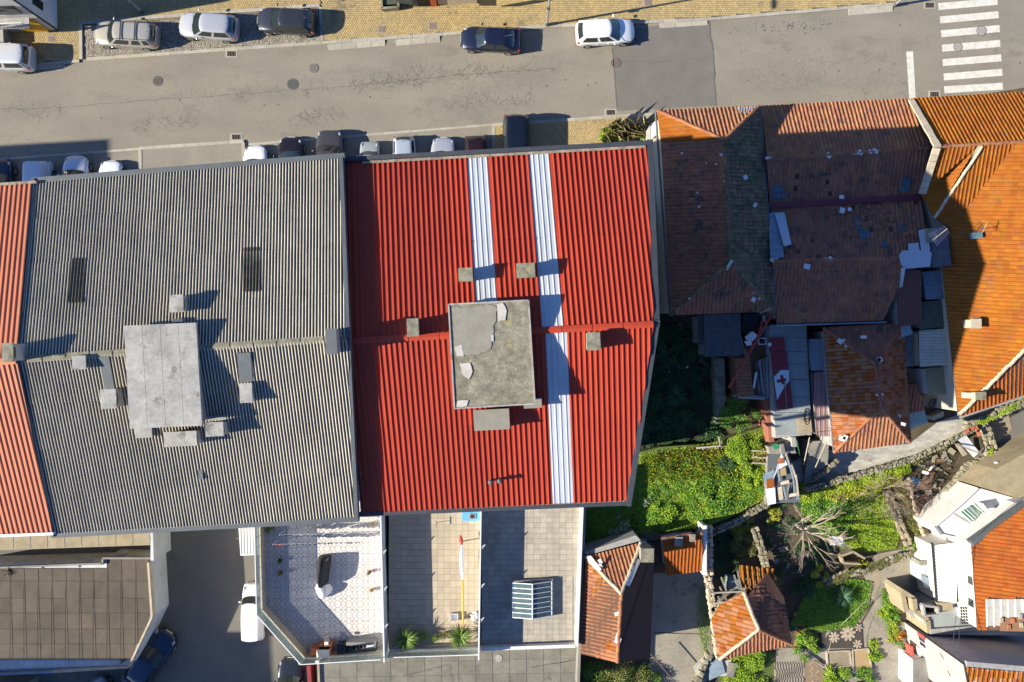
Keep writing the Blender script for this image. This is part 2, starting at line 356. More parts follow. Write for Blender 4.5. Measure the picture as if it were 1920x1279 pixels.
# tiles
def tile_mesh(name, m, tw=.25, tl=.42):
    prof = [(0, .0), (.12, .012), (.34, .006), (.46, .012), (.6, .052), (.78, .06), (.94, .03), (1.0, .004)]
    b = MB(); n = len(prof)
    vs = [((p[0] - .5) * tw, -tl / 2, p[1]) for p in prof] + [((p[0] - .5) * tw, tl / 2, p[1] + .028) for p in prof] + \
         [((p[0] - .5) * tw, tl / 2, p[1] - .012) for p in prof]
    fs = [(i + 1, i, n + i, n + i + 1) for i in range(n - 1)] + [(n + i + 1, n + i, 2 * n + i, 2 * n + i + 1) for i in range(n - 1)]
    b.add(vs, fs); me = b.mesh(name, m); return me
TW, TL = .25, .37
TM = {}
def tmesh(m, tw=TW, tl=TL):
    k = (m.name, tw, tl)
    if k not in TM: TM[k] = tile_mesh('roof_tile', m, tw, tl * 1.12)
    return TM[k]
class Tiles:
    def __init__(s): s.meshes = []; s.items = []; s.cut = {}
    def plane(s, poly, m, down=None, tw=TW, tl=TL, jit=.012, gap=0.0, lift=.03, alt=None, altp=0.0, skip=None):
        o, a, d, n = frame(poly, down); q = [((p - o).dot(a), (p - o).dot(d)) for p in poly]
        def idx(mm):
            me = tmesh(mm, tw, tl)
            if me not in s.meshes: s.meshes.append(me)
            return s.meshes.index(me)
        ti = idx(m); ta = idx(alt) if alt else ti
        a0, a1 = min(x for x, y in q), max(x for x, y in q); b0, b1 = min(y for x, y in q), max(y for x, y in q)
        B = Matrix((a, d, n)).transposed().to_4x4()
        ar = sum(q[k][0] * q[(k + 1) % len(q)][1] - q[(k + 1) % len(q)][0] * q[k][1] for k in range(len(q))); qq = q if ar > 0 else q[::-1]; N_ = len(qq)
        edges = [(*qq[k], *qq[(k + 1) % N_]) for k in range(N_)]
        convex = all((qq[(k + 1) % N_][0] - qq[k][0]) * (qq[(k + 2) % N_][1] - qq[(k + 1) % N_][1]) - (qq[(k + 1) % N_][1] - qq[k][1]) * (qq[(k + 2) % N_][0] - qq[(k + 1) % N_][0]) > -.02 for k in range(N_))
        nb = int(math.ceil((b1 - b0) / tl)); na = int(math.ceil((a1 - a0) / tw))
        for j in range(nb):
            bb = b1 - (j + .5) * tl
            for i in range(na):
                aa = a0 + (i + .5) * tw
                cor = [inside((aa + u * tw * .5, bb + v * tl * .56), q) for u in (-1, 1) for v in (-1, 1)]
                if not any(cor) and not inside((aa, bb), q): continue
                cutme = not all(cor)
                if cutme and not convex:
                    if not inside((aa, bb), q): continue
                    cutme = False
                if RND.random() < gap: continue
                c = o + a * (aa + RND.gauss(0, jit * .4)) + d * (bb + RND.gauss(0, jit)) + n * (lift + abs(RND.gauss(0, jit * .4)))
                if skip and skip(c): continue
                M = Matrix.Translation(c) @ B @ Matrix.Rotation(RND.gauss(0, jit * 1.2), 4, 'Z') @ Matrix.Rotation(RND.gauss(0, jit), 4, 'X')
                tt = ta if alt and RND.random() < altp else ti
                if not cutme: s.items.append((tt, M)); continue
                me = s.meshes[tt]; W = [(M @ v.co) - o for v in me.vertices]; W = [(v.dot(a), v.dot(d), v.dot(n)) for v in W]
                cv, cf = s.cut.setdefault(tt, ([], []))
                for p in me.polygons:
                    f = [W[k] for k in p.vertices]
                    for (ex, ey, fx, fy) in edges:
                        if not f: break
                        g = [(fx - ex) * (v[1] - ey) - (fy - ey) * (v[0] - ex) for v in f]; h = []
                        for k in range(len(f)):
                            c0, c1, g0, g1 = f[k], f[(k + 1) % len(f)], g[k], g[(k + 1) % len(f)]
                            if g0 >= 0: h.append(c0)
                            if (g0 >= 0) != (g1 >= 0): u = g0 / (g0 - g1); h.append(tuple(c0[z] + (c1[z] - c0[z]) * u for z in range(3)))
                        f = h
                    if len(f) > 2:
                        k0 = len(cv); cv += [tuple(o + a * x + d * y + n * z) for x, y, z in f]; cf.append(tuple(range(k0, k0 + len(f))))
    def flush(s, parent, limit=300):
        for tt, (cv, cf) in s.cut.items():
            b = MB(); b.v = cv; b.f = cf; b.build('cut_tile_field', s.meshes[tt].materials[0], parent, kind='stuff')
        pieces('roof_tile', s.meshes, s.items, parent, limit, 'roof_tile_field')
def cap_mesh(m, r=.11, L_=.42):
    b = MB(); n = 6
    for k, (y, rr) in enumerate(((-L_ / 2, r * .88), (L_ / 2, r * 1.05))):
        b.v += [(rr * math.cos(math.pi * i / n), y, rr * math.sin(math.pi * i / n) * .8) for i in range(n + 1)]
    b.f += [(i + 1, i, n + 1 + i, n + 2 + i) for i in range(n)]
    b.f += [tuple(range(n + 1))[::-1], tuple(range(n + 1, 2 * n + 2))]
    me = b.mesh('ridge_tile', m); return me
CM = {}
def ridge_caps(p0, p1, m, parent, r=.11, L_=.38, lift=.05, name='ridge_tile', jit=.01):
    k = (m.name, r, L_)
    if k not in CM: CM[k] = cap_mesh(m, r, L_ * 1.08)
    p0, p1 = Vector(p0), Vector(p1)
    if p0.z < p1.z: p0, p1 = p1, p0
    d = p1 - p0; n = max(1, int(round(d.length / L_))); dn = d.normalized(); side = dn.cross(Vector((0, 0, 1))).normalized(); up = side.cross(dn)
    B = Matrix((side, dn, up)).transposed().to_4x4(); it = []
    for i in range(n):
        c = p0 + d * ((i + .5) / n) + up * (lift + RND.gauss(0, jit * .5)) + side * RND.gauss(0, jit)
        it.append((0, Matrix.Translation(c) @ B @ Matrix.Rotation(RND.gauss(0, .03), 4, 'Z')))
    pieces(name, [CM[k]], it, parent)
def wave_profile(p, A, n=8): return [(p * i / n, A * math.sin(2 * math.pi * i / n)) for i in range(n)]
def crest_profile(p, h, n=10): return [(p * i / n, h * (.5 - .5 * math.cos(2 * math.pi * i / n)) ** 1.8) for i in range(n)]
def trap_profile(p, h): return [(0, 0), (p * .62, 0), (p * .70, h), (p * .84, h), (p * .92, 0)]
def sheets(poly, down, pitch, prof, per_sheet, rows, m, parent, name='roof_sheet', lift=.04, skip=None, mfun=None, limit=300, m2=None, thr=.4):
    o, a, d, n = frame(poly, down); q = [((p - o).dot(a), (p - o).dot(d)) for p in poly]
    a0, a1 = min(x for x, y in q), max(x for x, y in q); b0, b1 = min(y for x, y in q), max(y for x, y in q)
    def rng(A):
        A = min(max(A, a0 + 1e-4), a1 - 1e-4); bs = []
        for i in range(len(q)):
            (x0, y0), (x1, y1) = q[i], q[(i + 1) % len(q)]
            if (x0 - A) * (x1 - A) <= 0 and abs(x1 - x0) > 1e-9: bs.append(y0 + (y1 - y0) * (A - x0) / (x1 - x0))
        return (min(bs), max(bs)) if bs else (0, 0)
    Wd = pitch * per_sheet; ns = int(math.ceil((a1 - a0) / Wd)); rb = [b0 + (b1 - b0) * i / rows for i in range(rows + 1)]; cnt = 0
    for i in range(ns):
        cols = []
        for k in range(per_sheet):
            for x, h in prof: cols.append((a0 + i * Wd + k * pitch + x, h))
        cols.append((a0 + (i + 1) * Wd, prof[0][1]))
        cols = [(A, h) for A, h in cols if A <= a1 + 1e-6]
        if len(cols) < 2: continue
        for r in range(rows):
            V = []; ok = False
            jl = RND.uniform(0, .006)
            for A, h in cols:
                lo, hi = rng(A); l, u = max(lo, rb[r] - (.06 if r else 0)), min(hi, rb[r + 1]); u = max(u, l)
                if u - l > .05: ok = True
                V.append(o + a * A + d * l + n * (lift + h + jl)); V.append(o + a * A + d * u + n * (lift + h + jl + (.018 if rows > 1 else 0)))
            if not ok: continue
            b = MB(); b.add(V, [(2 * k, 2 * k + 1, 2 * k + 3, 2 * k + 2) for k in range(len(cols) - 1)])
            mm = mfun(i, r) if mfun else m
            ob = b.build(name, mm, parent)
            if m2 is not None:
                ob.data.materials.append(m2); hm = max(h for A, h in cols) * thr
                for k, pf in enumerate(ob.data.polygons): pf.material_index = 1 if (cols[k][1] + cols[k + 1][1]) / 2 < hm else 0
def offset_poly(poly, d):
    """inset polygon (xy) by d"""
    n = len(poly); pts = [Vector((p[0], p[1])) for p in poly]
    ar = sum(pts[i].x * pts[(i + 1) % n].y - pts[(i + 1) % n].x * pts[i].y for i in range(n)); sg = 1 if ar > 0 else -1; out = []
    for i in range(n):
        e0 = (pts[i] - pts[i - 1]).normalized(); e1 = (pts[(i + 1) % n] - pts[i]).normalized()
        n0 = Vector((-e0.y, e0.x)) * sg; n1 = Vector((-e1.y, e1.x)) * sg; b = (n0 + n1); b = b / max(.3, b.dot(n0)) if b.length > .2 else n0
        out.append(Vector((pts[i].x + b.x * d, pts[i].y + b.y * d, 0)))
    return out
# stones
def stone_meshes(m, k=6, seed=3):
    out = []; r = random.Random(seed)
    for i in range(k):
        bm = bmesh.new(); bmesh.ops.create_cube(bm, size=1.0); bmesh.ops.bevel(bm, geom=bm.edges[:], offset=.18, segments=1, affect='EDGES')
        for v in bm.verts: v.co += Vector((r.uniform(-.09, .09), r.uniform(-.09, .09), r.uniform(-.09, .09)))
        me = bpy.data.meshes.new('stone'); bm.to_mesh(me); bm.free(); me.materials.append(m); out.append(me)
    return out
STONES = stone_meshes(stone_m)
def stone_wall(pts, wd, ht, parent, size=.36, z0=0.0, name='stone', tm=None):
    tm = tm or STONES; it = []
    for (p, q) in zip(pts[:-1], pts[1:]):
        p, q = Vector((p[0], p[1], 0)), Vector((q[0], q[1], 0)); L_ = (q - p).length; d = (q - p) / L_; nn = Vector((-d.y, d.x, 0)); ang = math.atan2(d.y, d.x)
        x = 0
        while x < L_:
            s = size * RND.uniform(.7, 1.4); cols = max(1, int(round(wd / (size * .9))))
            for c in range(cols):
                off = (c + .5) / cols * wd - wd / 2
                for lay in range(2 if ht > .6 else 1):
                    hh = size * RND.uniform(.6, .95) if lay == 0 else size
                    z = z0 + ht - (0 if lay == 0 else size * .8) - hh / 2 + RND.uniform(-.05, .05)
                    cpt = p + d * (x + s / 2 + RND.uniform(-.05, .05)) + nn * (off + RND.uniform(-.04, .04))
                    M = Matrix.Translation((cpt.x, cpt.y, z)) @ Matrix.Rotation(ang + RND.uniform(-.3, .3), 4, 'Z') @ Matrix.Rotation(RND.uniform(-.15, .15), 4, 'X') @ Matrix.Diagonal((s * .95, wd / cols * RND.uniform(.85, 1.05), hh, 1))
                    it.append((RND.randrange(len(tm)), M))
            x += s
    pieces(name, tm, it, parent)
# foliage
NR = np.random.RandomState(5)
def leaf_quads(C, size, tilt=.7, aspect=.55, up=None):
    """C: Nx3 centres -> folded leaf quads"""
    n = len(C); yaw = NR.uniform(0, 2 * np.pi, n); th = NR.normal(0, tilt, n); ro = NR.normal(0, tilt, n)
    u = np.stack([np.cos(yaw) * np.cos(th), np.sin(yaw) * np.cos(th), np.sin(th)], 1)
    s = np.stack([-np.sin(yaw) * np.cos(ro), np.cos(yaw) * np.cos(ro), np.sin(ro)], 1)
    L_ = (size * NR.uniform(.6, 1.4, n))[:, None]; a = u * L_ / 2; b = s * L_ * aspect / 2
    V = np.stack([C - a, C + b - a * .1, C + a, C - b - a * .1], 1).reshape(-1, 3)
    Fq = np.arange(4 * n).reshape(-1, 4); return V, Fq
def blob_leaves(clumps, per, rscale=1.0):
    """clumps: list of (x,y,z,r) -> points on/in lumpy domes"""
    pts = []
    for (x, y, z, r) in clumps:
        k = max(4, int(per * r * r)); d = NR.normal(0, 1, (k, 3)); d /= np.linalg.norm(d, axis=1)[:, None]; d[:, 2] = np.abs(d[:, 2]) * .85
        rr = r * NR.uniform(.35, 1.22, k)[:, None]; pts.append(np.array([x, y, z]) + d * rr)
    return np.vstack(pts)
def ground_leaves(name, poly, n, size, m, z0=0.0, hmax=.3, parent=None, kind='stuff', tilt=.6, aspect=.5, clump=1.2, hole=.0, label=None, cat=None):
    q = [(p[0], p[1]) for p in poly]; xs = [p[0] for p in q]; ys = [p[1] for p in q]; out = []
    from mathutils import noise as mn
    while len(out) < n:
        x, y = NR.uniform(min(xs), max(xs)), NR.uniform(min(ys), max(ys))
        if not inside((x, y), q): continue
        h = mn.noise(Vector((x * clump, y * clump, z0))) * .5 + .5
        if h < hole: continue
        out.append((x, y, z0 + .02 + hmax * h * NR.uniform(.5, 1.0)))
    V, Fq = leaf_quads(np.array(out), size, tilt, aspect); o = np_obj(name, V, Fq, m, parent, kind)
    if label: tag(o, label, cat)
    return o
def blades(name, poly, n, ln, m, z0=0.0, parent=None, label=None, cat=None, lean=.6, wd=.02):
    q = [(p[0], p[1]) for p in poly]; V = []
    for i in range(n):
        x, y = rand_in(q); a = RND.uniform(0, 6.28); l = ln * RND.uniform(.5, 1.3); t = RND.uniform(.1, lean); s = RND.uniform(0, 6.28)
        w2 = wd * RND.uniform(.7, 1.4)
        b0 = Vector((x, y, z0)); dx = Vector((math.cos(a), math.sin(a), 0)); e = Vector((math.cos(s), math.sin(s), 0)) * w2
        V += [b0 - e, b0 + e, b0 + dx * l * t * .4 + Vector((0, 0, l * .6)) + e * .6, b0 + dx * l * t + Vector((0, 0, l * .8))]
    return np_obj(name, [tuple(v) for v in V], np.arange(len(V)).reshape(-1, 4), m, parent)
def shrub(name, label, cat, c, r, h, m, n=1400, leaf=.11, group=None, lumps=14, m2=None, stemcol=None, seed=None, squash=1.0, rot=0.0):
    """foliage + stems; c: world base point"""
    t = thing(name, label, cat, (c[0], c[1], c[2]), group); cl = []
    for i in range(lumps):
        a = RND.uniform(0, 6.28); q = r * math.sqrt(RND.random()) * .95
        x, y = q * math.cos(a), q * math.sin(a) * squash
        cl.append((c[0] + x * math.cos(rot) - y * math.sin(rot), c[1] + x * math.sin(rot) + y * math.cos(rot), c[2] + h * RND.uniform(.1, .6) * (1.15 - .6 * q / r), r * RND.uniform(.18, .42)))
    tot = sum(k[3] ** 2 for k in cl); pts = blob_leaves(cl, n / tot); V, Fq = leaf_quads(pts, leaf)
    o = np_obj('foliage', V, Fq, m, t, 'stuff')
    if m2 is not None:
        pts = blob_leaves([(x, y, z + .05, r_ * 1.04) for x, y, z, r_ in cl[::2]], n / tot * .5); V, Fq = leaf_quads(pts, leaf * .9); np_obj('young_foliage', V, Fq, m2, t, 'stuff')
    b = MB()
    for k in cl: b.tube((c[0], c[1], c[2]), (k[0], k[1], k[2]), .03, .012, 5)
    b.build('stem', stemcol or bark_red, t); return t
def branch_tree(name, label, c, n0, L0, m, r0=.05, depth=4, lean=(0, 0), spread=.75, cat='tree', seed=1, up=.35, trunk_h=.8, kids=(2, 4), long=False):
    t = thing(name, label, cat, (c[0], c[1], c[2])); r = random.Random(seed); b = MB(); tr = MB()
    top = Vector((c[0] + lean[0] * .2, c[1] + lean[1] * .2, c[2] + trunk_h)); tr.tube(c, top, r0 * 2.0, r0 * 1.5, 8)
    def grow(p, d, L_, rad, k):
        segs = 3; q = p
        for i in range(segs):
            d2 = (d + Vector((r.uniform(-1, 1), r.uniform(-1, 1), r.uniform(-.7, .7))) * .16).normalized()
            e = q + d2 * L_ / segs; ra = rad * (1 - .25 * i / segs); b.tube(q, e, ra, ra * .85, 5 if rad > .02 else 3, caps=False)
            if k > 0 and (i > 0 or long):
                for _ in range(r.randint(*kids) if i == segs - 1 else 1):
                    s = (d2 + Vector((r.uniform(-1, 1), r.uniform(-1, 1), r.uniform(-.5, .8))) * spread).normalized()
                    grow(e, s, L_ * r.uniform(.5, .78), rad * .58, k - 1)
            q = e; d = d2
    for i in range(n0):
        a = 2 * math.pi * i / n0 + r.uniform(-.3, .3); d = Vector((math.cos(a) + lean[0], math.sin(a) + lean[1], up + r.uniform(0, .5))).normalized()
        grow(top, d, L0 * r.uniform(.75, 1.15), r0, depth)
    tr.build('trunk', m, t); b.build('crown', m, t); return t
def rosette(name, label, c, r, n, m, parent=None, cat='plant', group=None, wd=.05, h=.5, pot=True):
    t = parent or thing(name, label, cat, (c[0], c[1], c[2]), group); V = []; Fq = []
    for i in range(n):
        a = RND.uniform(0, 6.28); e = RND.uniform(.05, 1.1); L_ = r * RND.uniform(.75, 1.1); k0 = len(V)
        dr = Vector((math.cos(a), math.sin(a), 0)); sd_ = Vector((-math.sin(a), math.cos(a), 0)); pts = []
        for j in range(5):
            u = j / 4; rad = L_ * u * math.cos(e * (1 - u * .5)); zz = h + L_ * .8 * (math.sin(e) * u - .45 * u * u * (1.2 - e * .5))
            wv = wd * (1 - u) ** .6 * (.6 + u if u < .4 else 1) * .5 + .002; p = Vector(c) + dr * rad + Vector((0, 0, zz)); V += [p - sd_ * wv + Vector((0, 0, .012)), p + Vector((0, 0, -.004)), p + sd_ * wv + Vector((0, 0, .012))]
        for j in range(4):
            b0 = k0 + 3 * j; Fq += [(b0, b0 + 1, b0 + 4, b0 + 3), (b0 + 1, b0 + 2, b0 + 5, b0 + 4)]
    np_obj('leaves', [tuple(v) for v in V], Fq, m, t, None)
    if pot:
        MB().tube(c, (c[0], c[1], c[2] + .28), .14, .19, 14).build('pot', terracotta, t); MB().tube((c[0], c[1], c[2] + .28), (c[0], c[1], c[2] + h), .05, .05, 8).build('stem', bark_pale, t)
    return t
def potted(name, label, c, r, h, m, group=None, potm=None, n=260, leaf=.06):
    t = thing(name, label, 'plant', c, group); MB().tube(c, (c[0], c[1], c[2] + .2), .09, .13, 12).build('pot', potm or terracotta, t)
    pts = blob_leaves([(c[0], c[1], c[2] + .2, r)] + [(c[0] + RND.uniform(-r, r) * .5, c[1] + RND.uniform(-r, r) * .5, c[2] + .25, r * .6) for _ in range(3)], n / (r * r * 2))
    pts[:, 2] = c[2] + .2 + (pts[:, 2] - c[2] - .2) * h / r; V, Fq = leaf_quads(pts, leaf); np_obj('foliage', V, Fq, m, t, 'stuff'); return t
# ------------------------------------------------------------------ ground, road, pavements
def sheet(name, pts, z, m, kind='structure', t=.0):
    ps = [P(p[0], p[1], z) for p in pts]; b = MB()
    if t: b.prism(ps, z - t, z)
    else:
        if sum(ps[i].x * ps[(i + 1) % len(ps)].y - ps[(i + 1) % len(ps)].x * ps[i].y for i in range(len(ps))) < 0: ps = ps[::-1]
        b.add(ps, [tuple(range(len(ps)))])
    o = b.build(name, m)
    if kind: o['kind'] = kind
    return o
gb = MB(); gb.add([(-260, -260, -.03), (260, -260, -.03), (260, 260, -.03), (-260, 260, -.03)], [(0, 1, 2, 3)])
gb.build('ground', soil, kind='structure')
sheet('road', [(-900, 330), (-900, -120), (2900, -420), (2900, 100), (1960, 158), (1700, 200), (1240, 222), (925, 250), (200, 380), (-300, 400)], 0.0, asphalt)
sheet('parking_strip', [(-60, 302), (200, 284), (470, 270), (640, 257), (925, 234), (930, 410), (640, 430), (-60, 450)], .004, bay_concrete)
sheet('asphalt_patch', [(1145, 60), (1329, 34), (1337, 110), (1344, 198), (1156, 208), (1150, 120)], .004, asphalt_dark)
sheet('alley_ground', [(200, 940), (620, 900), (620, 1320), (-200, 1320), (-200, 1000), (200, 985)], .004, asphalt_alley)

def hexfield(poly, s, z, m, parent, name='paver', rot=0.06):
    q = [(p.x, p.y) for p in poly]; x0, x1 = min(a for a, b in q), max(a for a, b in q); y0, y1 = min(b for a, b in q), max(b for a, b in q)
    hb = MB(); r = s / math.sqrt(3) * .93
    top = [(r * .9 * math.cos(math.pi / 3 * i + .52), r * .9 * math.sin(math.pi / 3 * i + .52), 0) for i in range(6)]
    bot = [(r * math.cos(math.pi / 3 * i + .52), r * math.sin(math.pi / 3 * i + .52), -.02) for i in range(6)]
    hb.add(top + bot, [tuple(range(6))] + [(i, 6 + i, 6 + (i + 1) % 6, (i + 1) % 6) for i in range(6)])
    me = hb.mesh('paver', m); it = []; dy = s * math.sqrt(3) / 2; j = 0; y = y0
    while y < y1:
        x = x0 + (s / 2 if j % 2 else 0)
        while x < x1:
            if inside((x, y), q): it.append((0, Matrix.Translation((x, y, z + RND.uniform(-.003, .003)))))
            x += s
        y += dy; j += 1
    pieces(name, [me], it, parent, limit=300, rest_name='paver_field')
def kerb_line(pts, parent, wd=.22, h=.12, L_=1.0, z0=0.0, m=kerb_stone_m):
    ps = [P(*p) if not isinstance(p, Vector) else p for p in pts]
    for a, b in zip(ps[:-1], ps[1:]):
        d = b - a; n = max(1, int(round(d.length / L_)))
        for i in range(n):
            c0 = a + d * ((i + .008) / n); c1 = a + d * ((i + .992) / n)
            bb = MB(); bb.strip(c0, c1, wd + RND.uniform(-.01, .01), z0 - .05, z0 + h + RND.uniform(-.004, .004)); bb.build('kerb_stone', m, parent)
def pavement(name, pts, kerb, hexs=True, s=.165, h=.10, m=joint_dark, pm=None, kerb_h=None):
    ps = [P(*p) for p in pts]; b = MB(); b.prism(ps, -.05, h - .012); o = b.build(name, m); o['kind'] = 'structure'
    if hexs: hexfield(ps, s, h, pm or paver_yellow, o)
    for k in kerb: kerb_line(k, o, h=h + .012)
    return o
west_pave = pavement('pavement_west', [(-60, 128), (0, 122), (155, 112), (153, 44), (602, 12), (603, -60), (-60, -60)],
                     [[(-60, 132), (30, 126)], [(60, 123), (150, 115)], [(153, 112), (152, 44)], [(152, 43), (600, 11)]])
mid_pave = pavement('pavement_north', [(605, 78), (830, 62), (1025, 48), (1325, 33), (1680, 4), (1680, -60), (605, -60)],
                    [[(601, 14), (604, 78)], [(604, 81), (830, 65), (1025, 50), (1325, 37), (1680, 8)]])
ramp = []
def ramp_stones(parent, a, b, n, dep=.42):
    a, b = P(*a), P(*b); d = (b - a) / n; nn = Vector((d.y, -d.x, 0)).normalized() * dep
    for i in range(n):
        p, q = a + d * (i + .01), a + d * (i + .99); bb = MB(); bb.slab([p + Vector((0, 0, .10)), q + Vector((0, 0, .10)), q + nn + Vector((0, 0, .02)), p + nn + Vector((0, 0, .02))], .09)
        bb.build('ramp_stone', kerb_stone_m, parent)
ramp_stones(mid_pave, (614, 84), (722, 75), 4); ramp_stones(mid_pave, (742, 75), (825, 68), 3); ramp_stones(mid_pave, (1236, 42), (1326, 36), 3); ramp_stones(mid_pave, (1590, 18), (1673, 11), 3)
ramp_stones(west_pave, (60, 121), (122, 116), 2)
bay = sheet('cobbled_bay', [(157, 47), (600, 15), (602, 80), (160, 112)], .006, joint_dark)
def cobbles(poly, s, z, m, parent):
    q = [(p.x, p.y) for p in poly]; bm = bmesh.new(); bmesh.ops.create_cube(bm, size=1); bmesh.ops.bevel(bm, geom=[e for e in bm.edges if all(v.co.z > 0 for v in e.verts)], offset=.15, segments=1, affect='EDGES')
    bmesh.ops.delete(bm, geom=[f for f in bm.faces if f.normal.z < -.5], context='FACES'); me = bpy.data.meshes.new('cobble'); bm.to_mesh(me); bm.free(); me.materials.append(m)
    it = []; x0, x1 = min(a for a, b in q), max(a for a, b in q); y0, y1 = min(b for a, b in q), max(b for a, b in q); y = y0; j = 0
    while y < y1:
        x = x0 + RND.uniform(0, s)
        while x < x1:
            w_ = s * RND.uniform(.75, 1.25)
            if inside((x, y), q): it.append((0, Matrix.Translation((x + RND.uniform(-.01, .01), y + RND.uniform(-.012, .012), z + RND.uniform(-.008, .004))) @ Matrix.Rotation(RND.gauss(.06, .09), 4, 'Z') @ Matrix.Diagonal((w_ * .9, s * .88, .08, 1))))
            x += w_
        y += s; j += 1
    pieces('cobble', [me], it, parent, limit=300, rest_name='cobble_field')
cobbles([P(*p) for p in [(160, 49), (598, 17), (600, 77), (162, 108)]], .13, .0, cobble_m, bay)
kerb_line([(162, 111), (603, 80)], bay, wd=.24, h=.02)
# south side of the road
def flat_line(name, pts, wd, z, m, L_=1.1, parent=None):
    kerb_line(pts, parent, wd=wd, h=z, L_=L_, m=m)
sk = MB().box((0, 0, -.02), (.01, .01, .01)).build('south_kerb', kerb_stone_m); sk['kind'] = 'structure'
kerb_line([(-60, 303), (200, 284), (264, 279)], sk, wd=.16, h=.025)
kerb_line([(466, 271), (640, 257), (925, 234)], sk, wd=.16, h=.025)
pad = pavement('raised_pad', [(264, 279), (458, 267), (462, 420), (264, 430)], [[(263, 279), (458, 266)], [(264, 282), (266, 400)], [(457, 268), (460, 400)]], hexs=False, h=.13, m=bay_concrete)
ep = pavement('pavement_south', [(926, 236), (1232, 216), (1245, 460), (926, 460)], [[(924, 235), (1130, 221), (1236, 214)], [(925, 238), (928, 400)]], h=.11)
# paint
cw = MB().box((0, 0, -.02), (.01, .01, .01)).build('crosswalk', paint_white); cw['kind'] = 'structure'
for x0, x1, y0, y1 in [(1760, 1871, 13, 3), (1763, 1873, 38, 28), (1765, 1875, 64, 54), (1767, 1876, 91, 82), (1768, 1878, 118, 109), (1770, 1880, 145, 136), (1771, 1881, 169, 162), (1773, 1884, 194, 187), (1758, 1869, -13, -23)]:
    MB().add([P(x0, y0 + 6, .006), P(x1, y1 + 6, .006), P(x1 - 1, y1 - 7, .006), P(x0 - 1, y0 - 7, .006)], [(0, 1, 2, 3)]).build('stripe', paint_white, cw)
MB().add([P(1705, 186, .006), P(1717, 185, .006), P(1712, 96, .006), P(1699, 97, .006)], [(0, 1, 2, 3)]).build('stop_line', paint_white, cw)
# tar lines / joints on the road
def wiggle(name, pts, wd, m, z=.008, amp=.05):
    V = []; ps = [P(x, y, z) for x, y in pts]; b = MB()
    for a, c in zip(ps[:-1], ps[1:]):
        n = max(2, int((c - a).length / .35)); d = c - a; nn = Vector((-d.y, d.x, 0)).normalized()
        for i in range(n): 
            V.append((a + d * i / n + nn * RND.uniform(-amp, amp), nn))
    V.append((ps[-1], nn)); vs = []
    for p, nn in V:
        w_ = wd * RND.uniform(.25, 1); vs += [p - nn * w_ / 2, p + nn * w_ / 2]
    b.add(vs, [(2 * i, 2 * i + 2, 2 * i + 3, 2 * i + 1) for i in range(len(V) - 1)]); o = b.build(name, m); o['kind'] = 'structure'; return o
tar = mat('tar_seam', (.085, .078, .068), (.12, .11, .1), 3, rough=.9)
wiggle('road_seam', [(0, 205), (130, 200), (330, 184), (540, 170), (640, 163)], .05, tar)
wiggle('road_seam', [(640, 163), (860, 141), (1040, 128)], .06, tar)
wiggle('road_seam', [(1147, 92), (1152, 130), (1157, 208)], .09, tar, z=.012); wiggle('road_seam', [(1329, 38), (1338, 110), (1343, 198)], .09, tar, z=.012)
wiggle('road_seam', [(1162, 117), (1230, 117), (1335, 108)], .05, tar, z=.012)
def crack_cluster(label_i, x0, y0, x1, y1, n, seed):
    r = random.Random(seed); b = MB()
    for k in range(int(n * .7)):
        u = r.random(); cx, cy = x0 + (x1 - x0) * u, y0 + (y1 - y0) * u + r.gauss(0, 1) * 7; a = r.uniform(-.6, .6) if r.random() < .6 else r.uniform(0, 3.14); p = P(cx, cy, .009); pv = None
        for s in range(r.randint(1, 4)):
            q = p + Vector((math.cos(a), math.sin(a), 0)) * r.uniform(.12, .35); a += r.uniform(-.8, .8); w_ = r.uniform(.004, .011); nn = Vector((-math.sin(a), math.cos(a), 0)) * w_
            b.add([p - nn, q - nn * .7, q + nn * .7, p + nn], [(0, 1, 2, 3)]); p = q
    o = b.build('road_cracks', mat('crack_fill', (.185, .167, .138), (.215, .193, .158), 3, rough=.95)); o['kind'] = 'stuff'
crack_cluster(0, 650, 163, 900, 138, 420, 1); crack_cluster(0, 900, 138, 1040, 128, 120, 2); crack_cluster(0, 0, 210, 120, 205, 120, 3); crack_cluster(0, 240, 240, 360, 228, 130, 4); crack_cluster(0, 820, 200, 1000, 190, 200, 5); crack_cluster(0, 540, 222, 640, 215, 130, 6); crack_cluster(0, 1480, 120, 1700, 110, 160, 7); crack_cluster(0, 1380, 150, 1640, 160, 120, 8); crack_cluster(0, 300, 185, 640, 165, 150, 9)
ob_ = MB(); rr_ = random.Random(5)
for k in range(80):
    u = rr_.random() ** .7; x = 1350 + rr_.gauss(.48, .22) * 260; y = 52 - (x - 1400) * .03 + rr_.gauss(0, 5); c = P(x, y, 0); ob_.disc((c.x, c.y), rr_.uniform(.015, .065), .004, .0085, 7)
o_ = ob_.build('oil_spots', mat('oil_stain', (.11, .10, .088), rough=.7)); o_['kind'] = 'stuff'
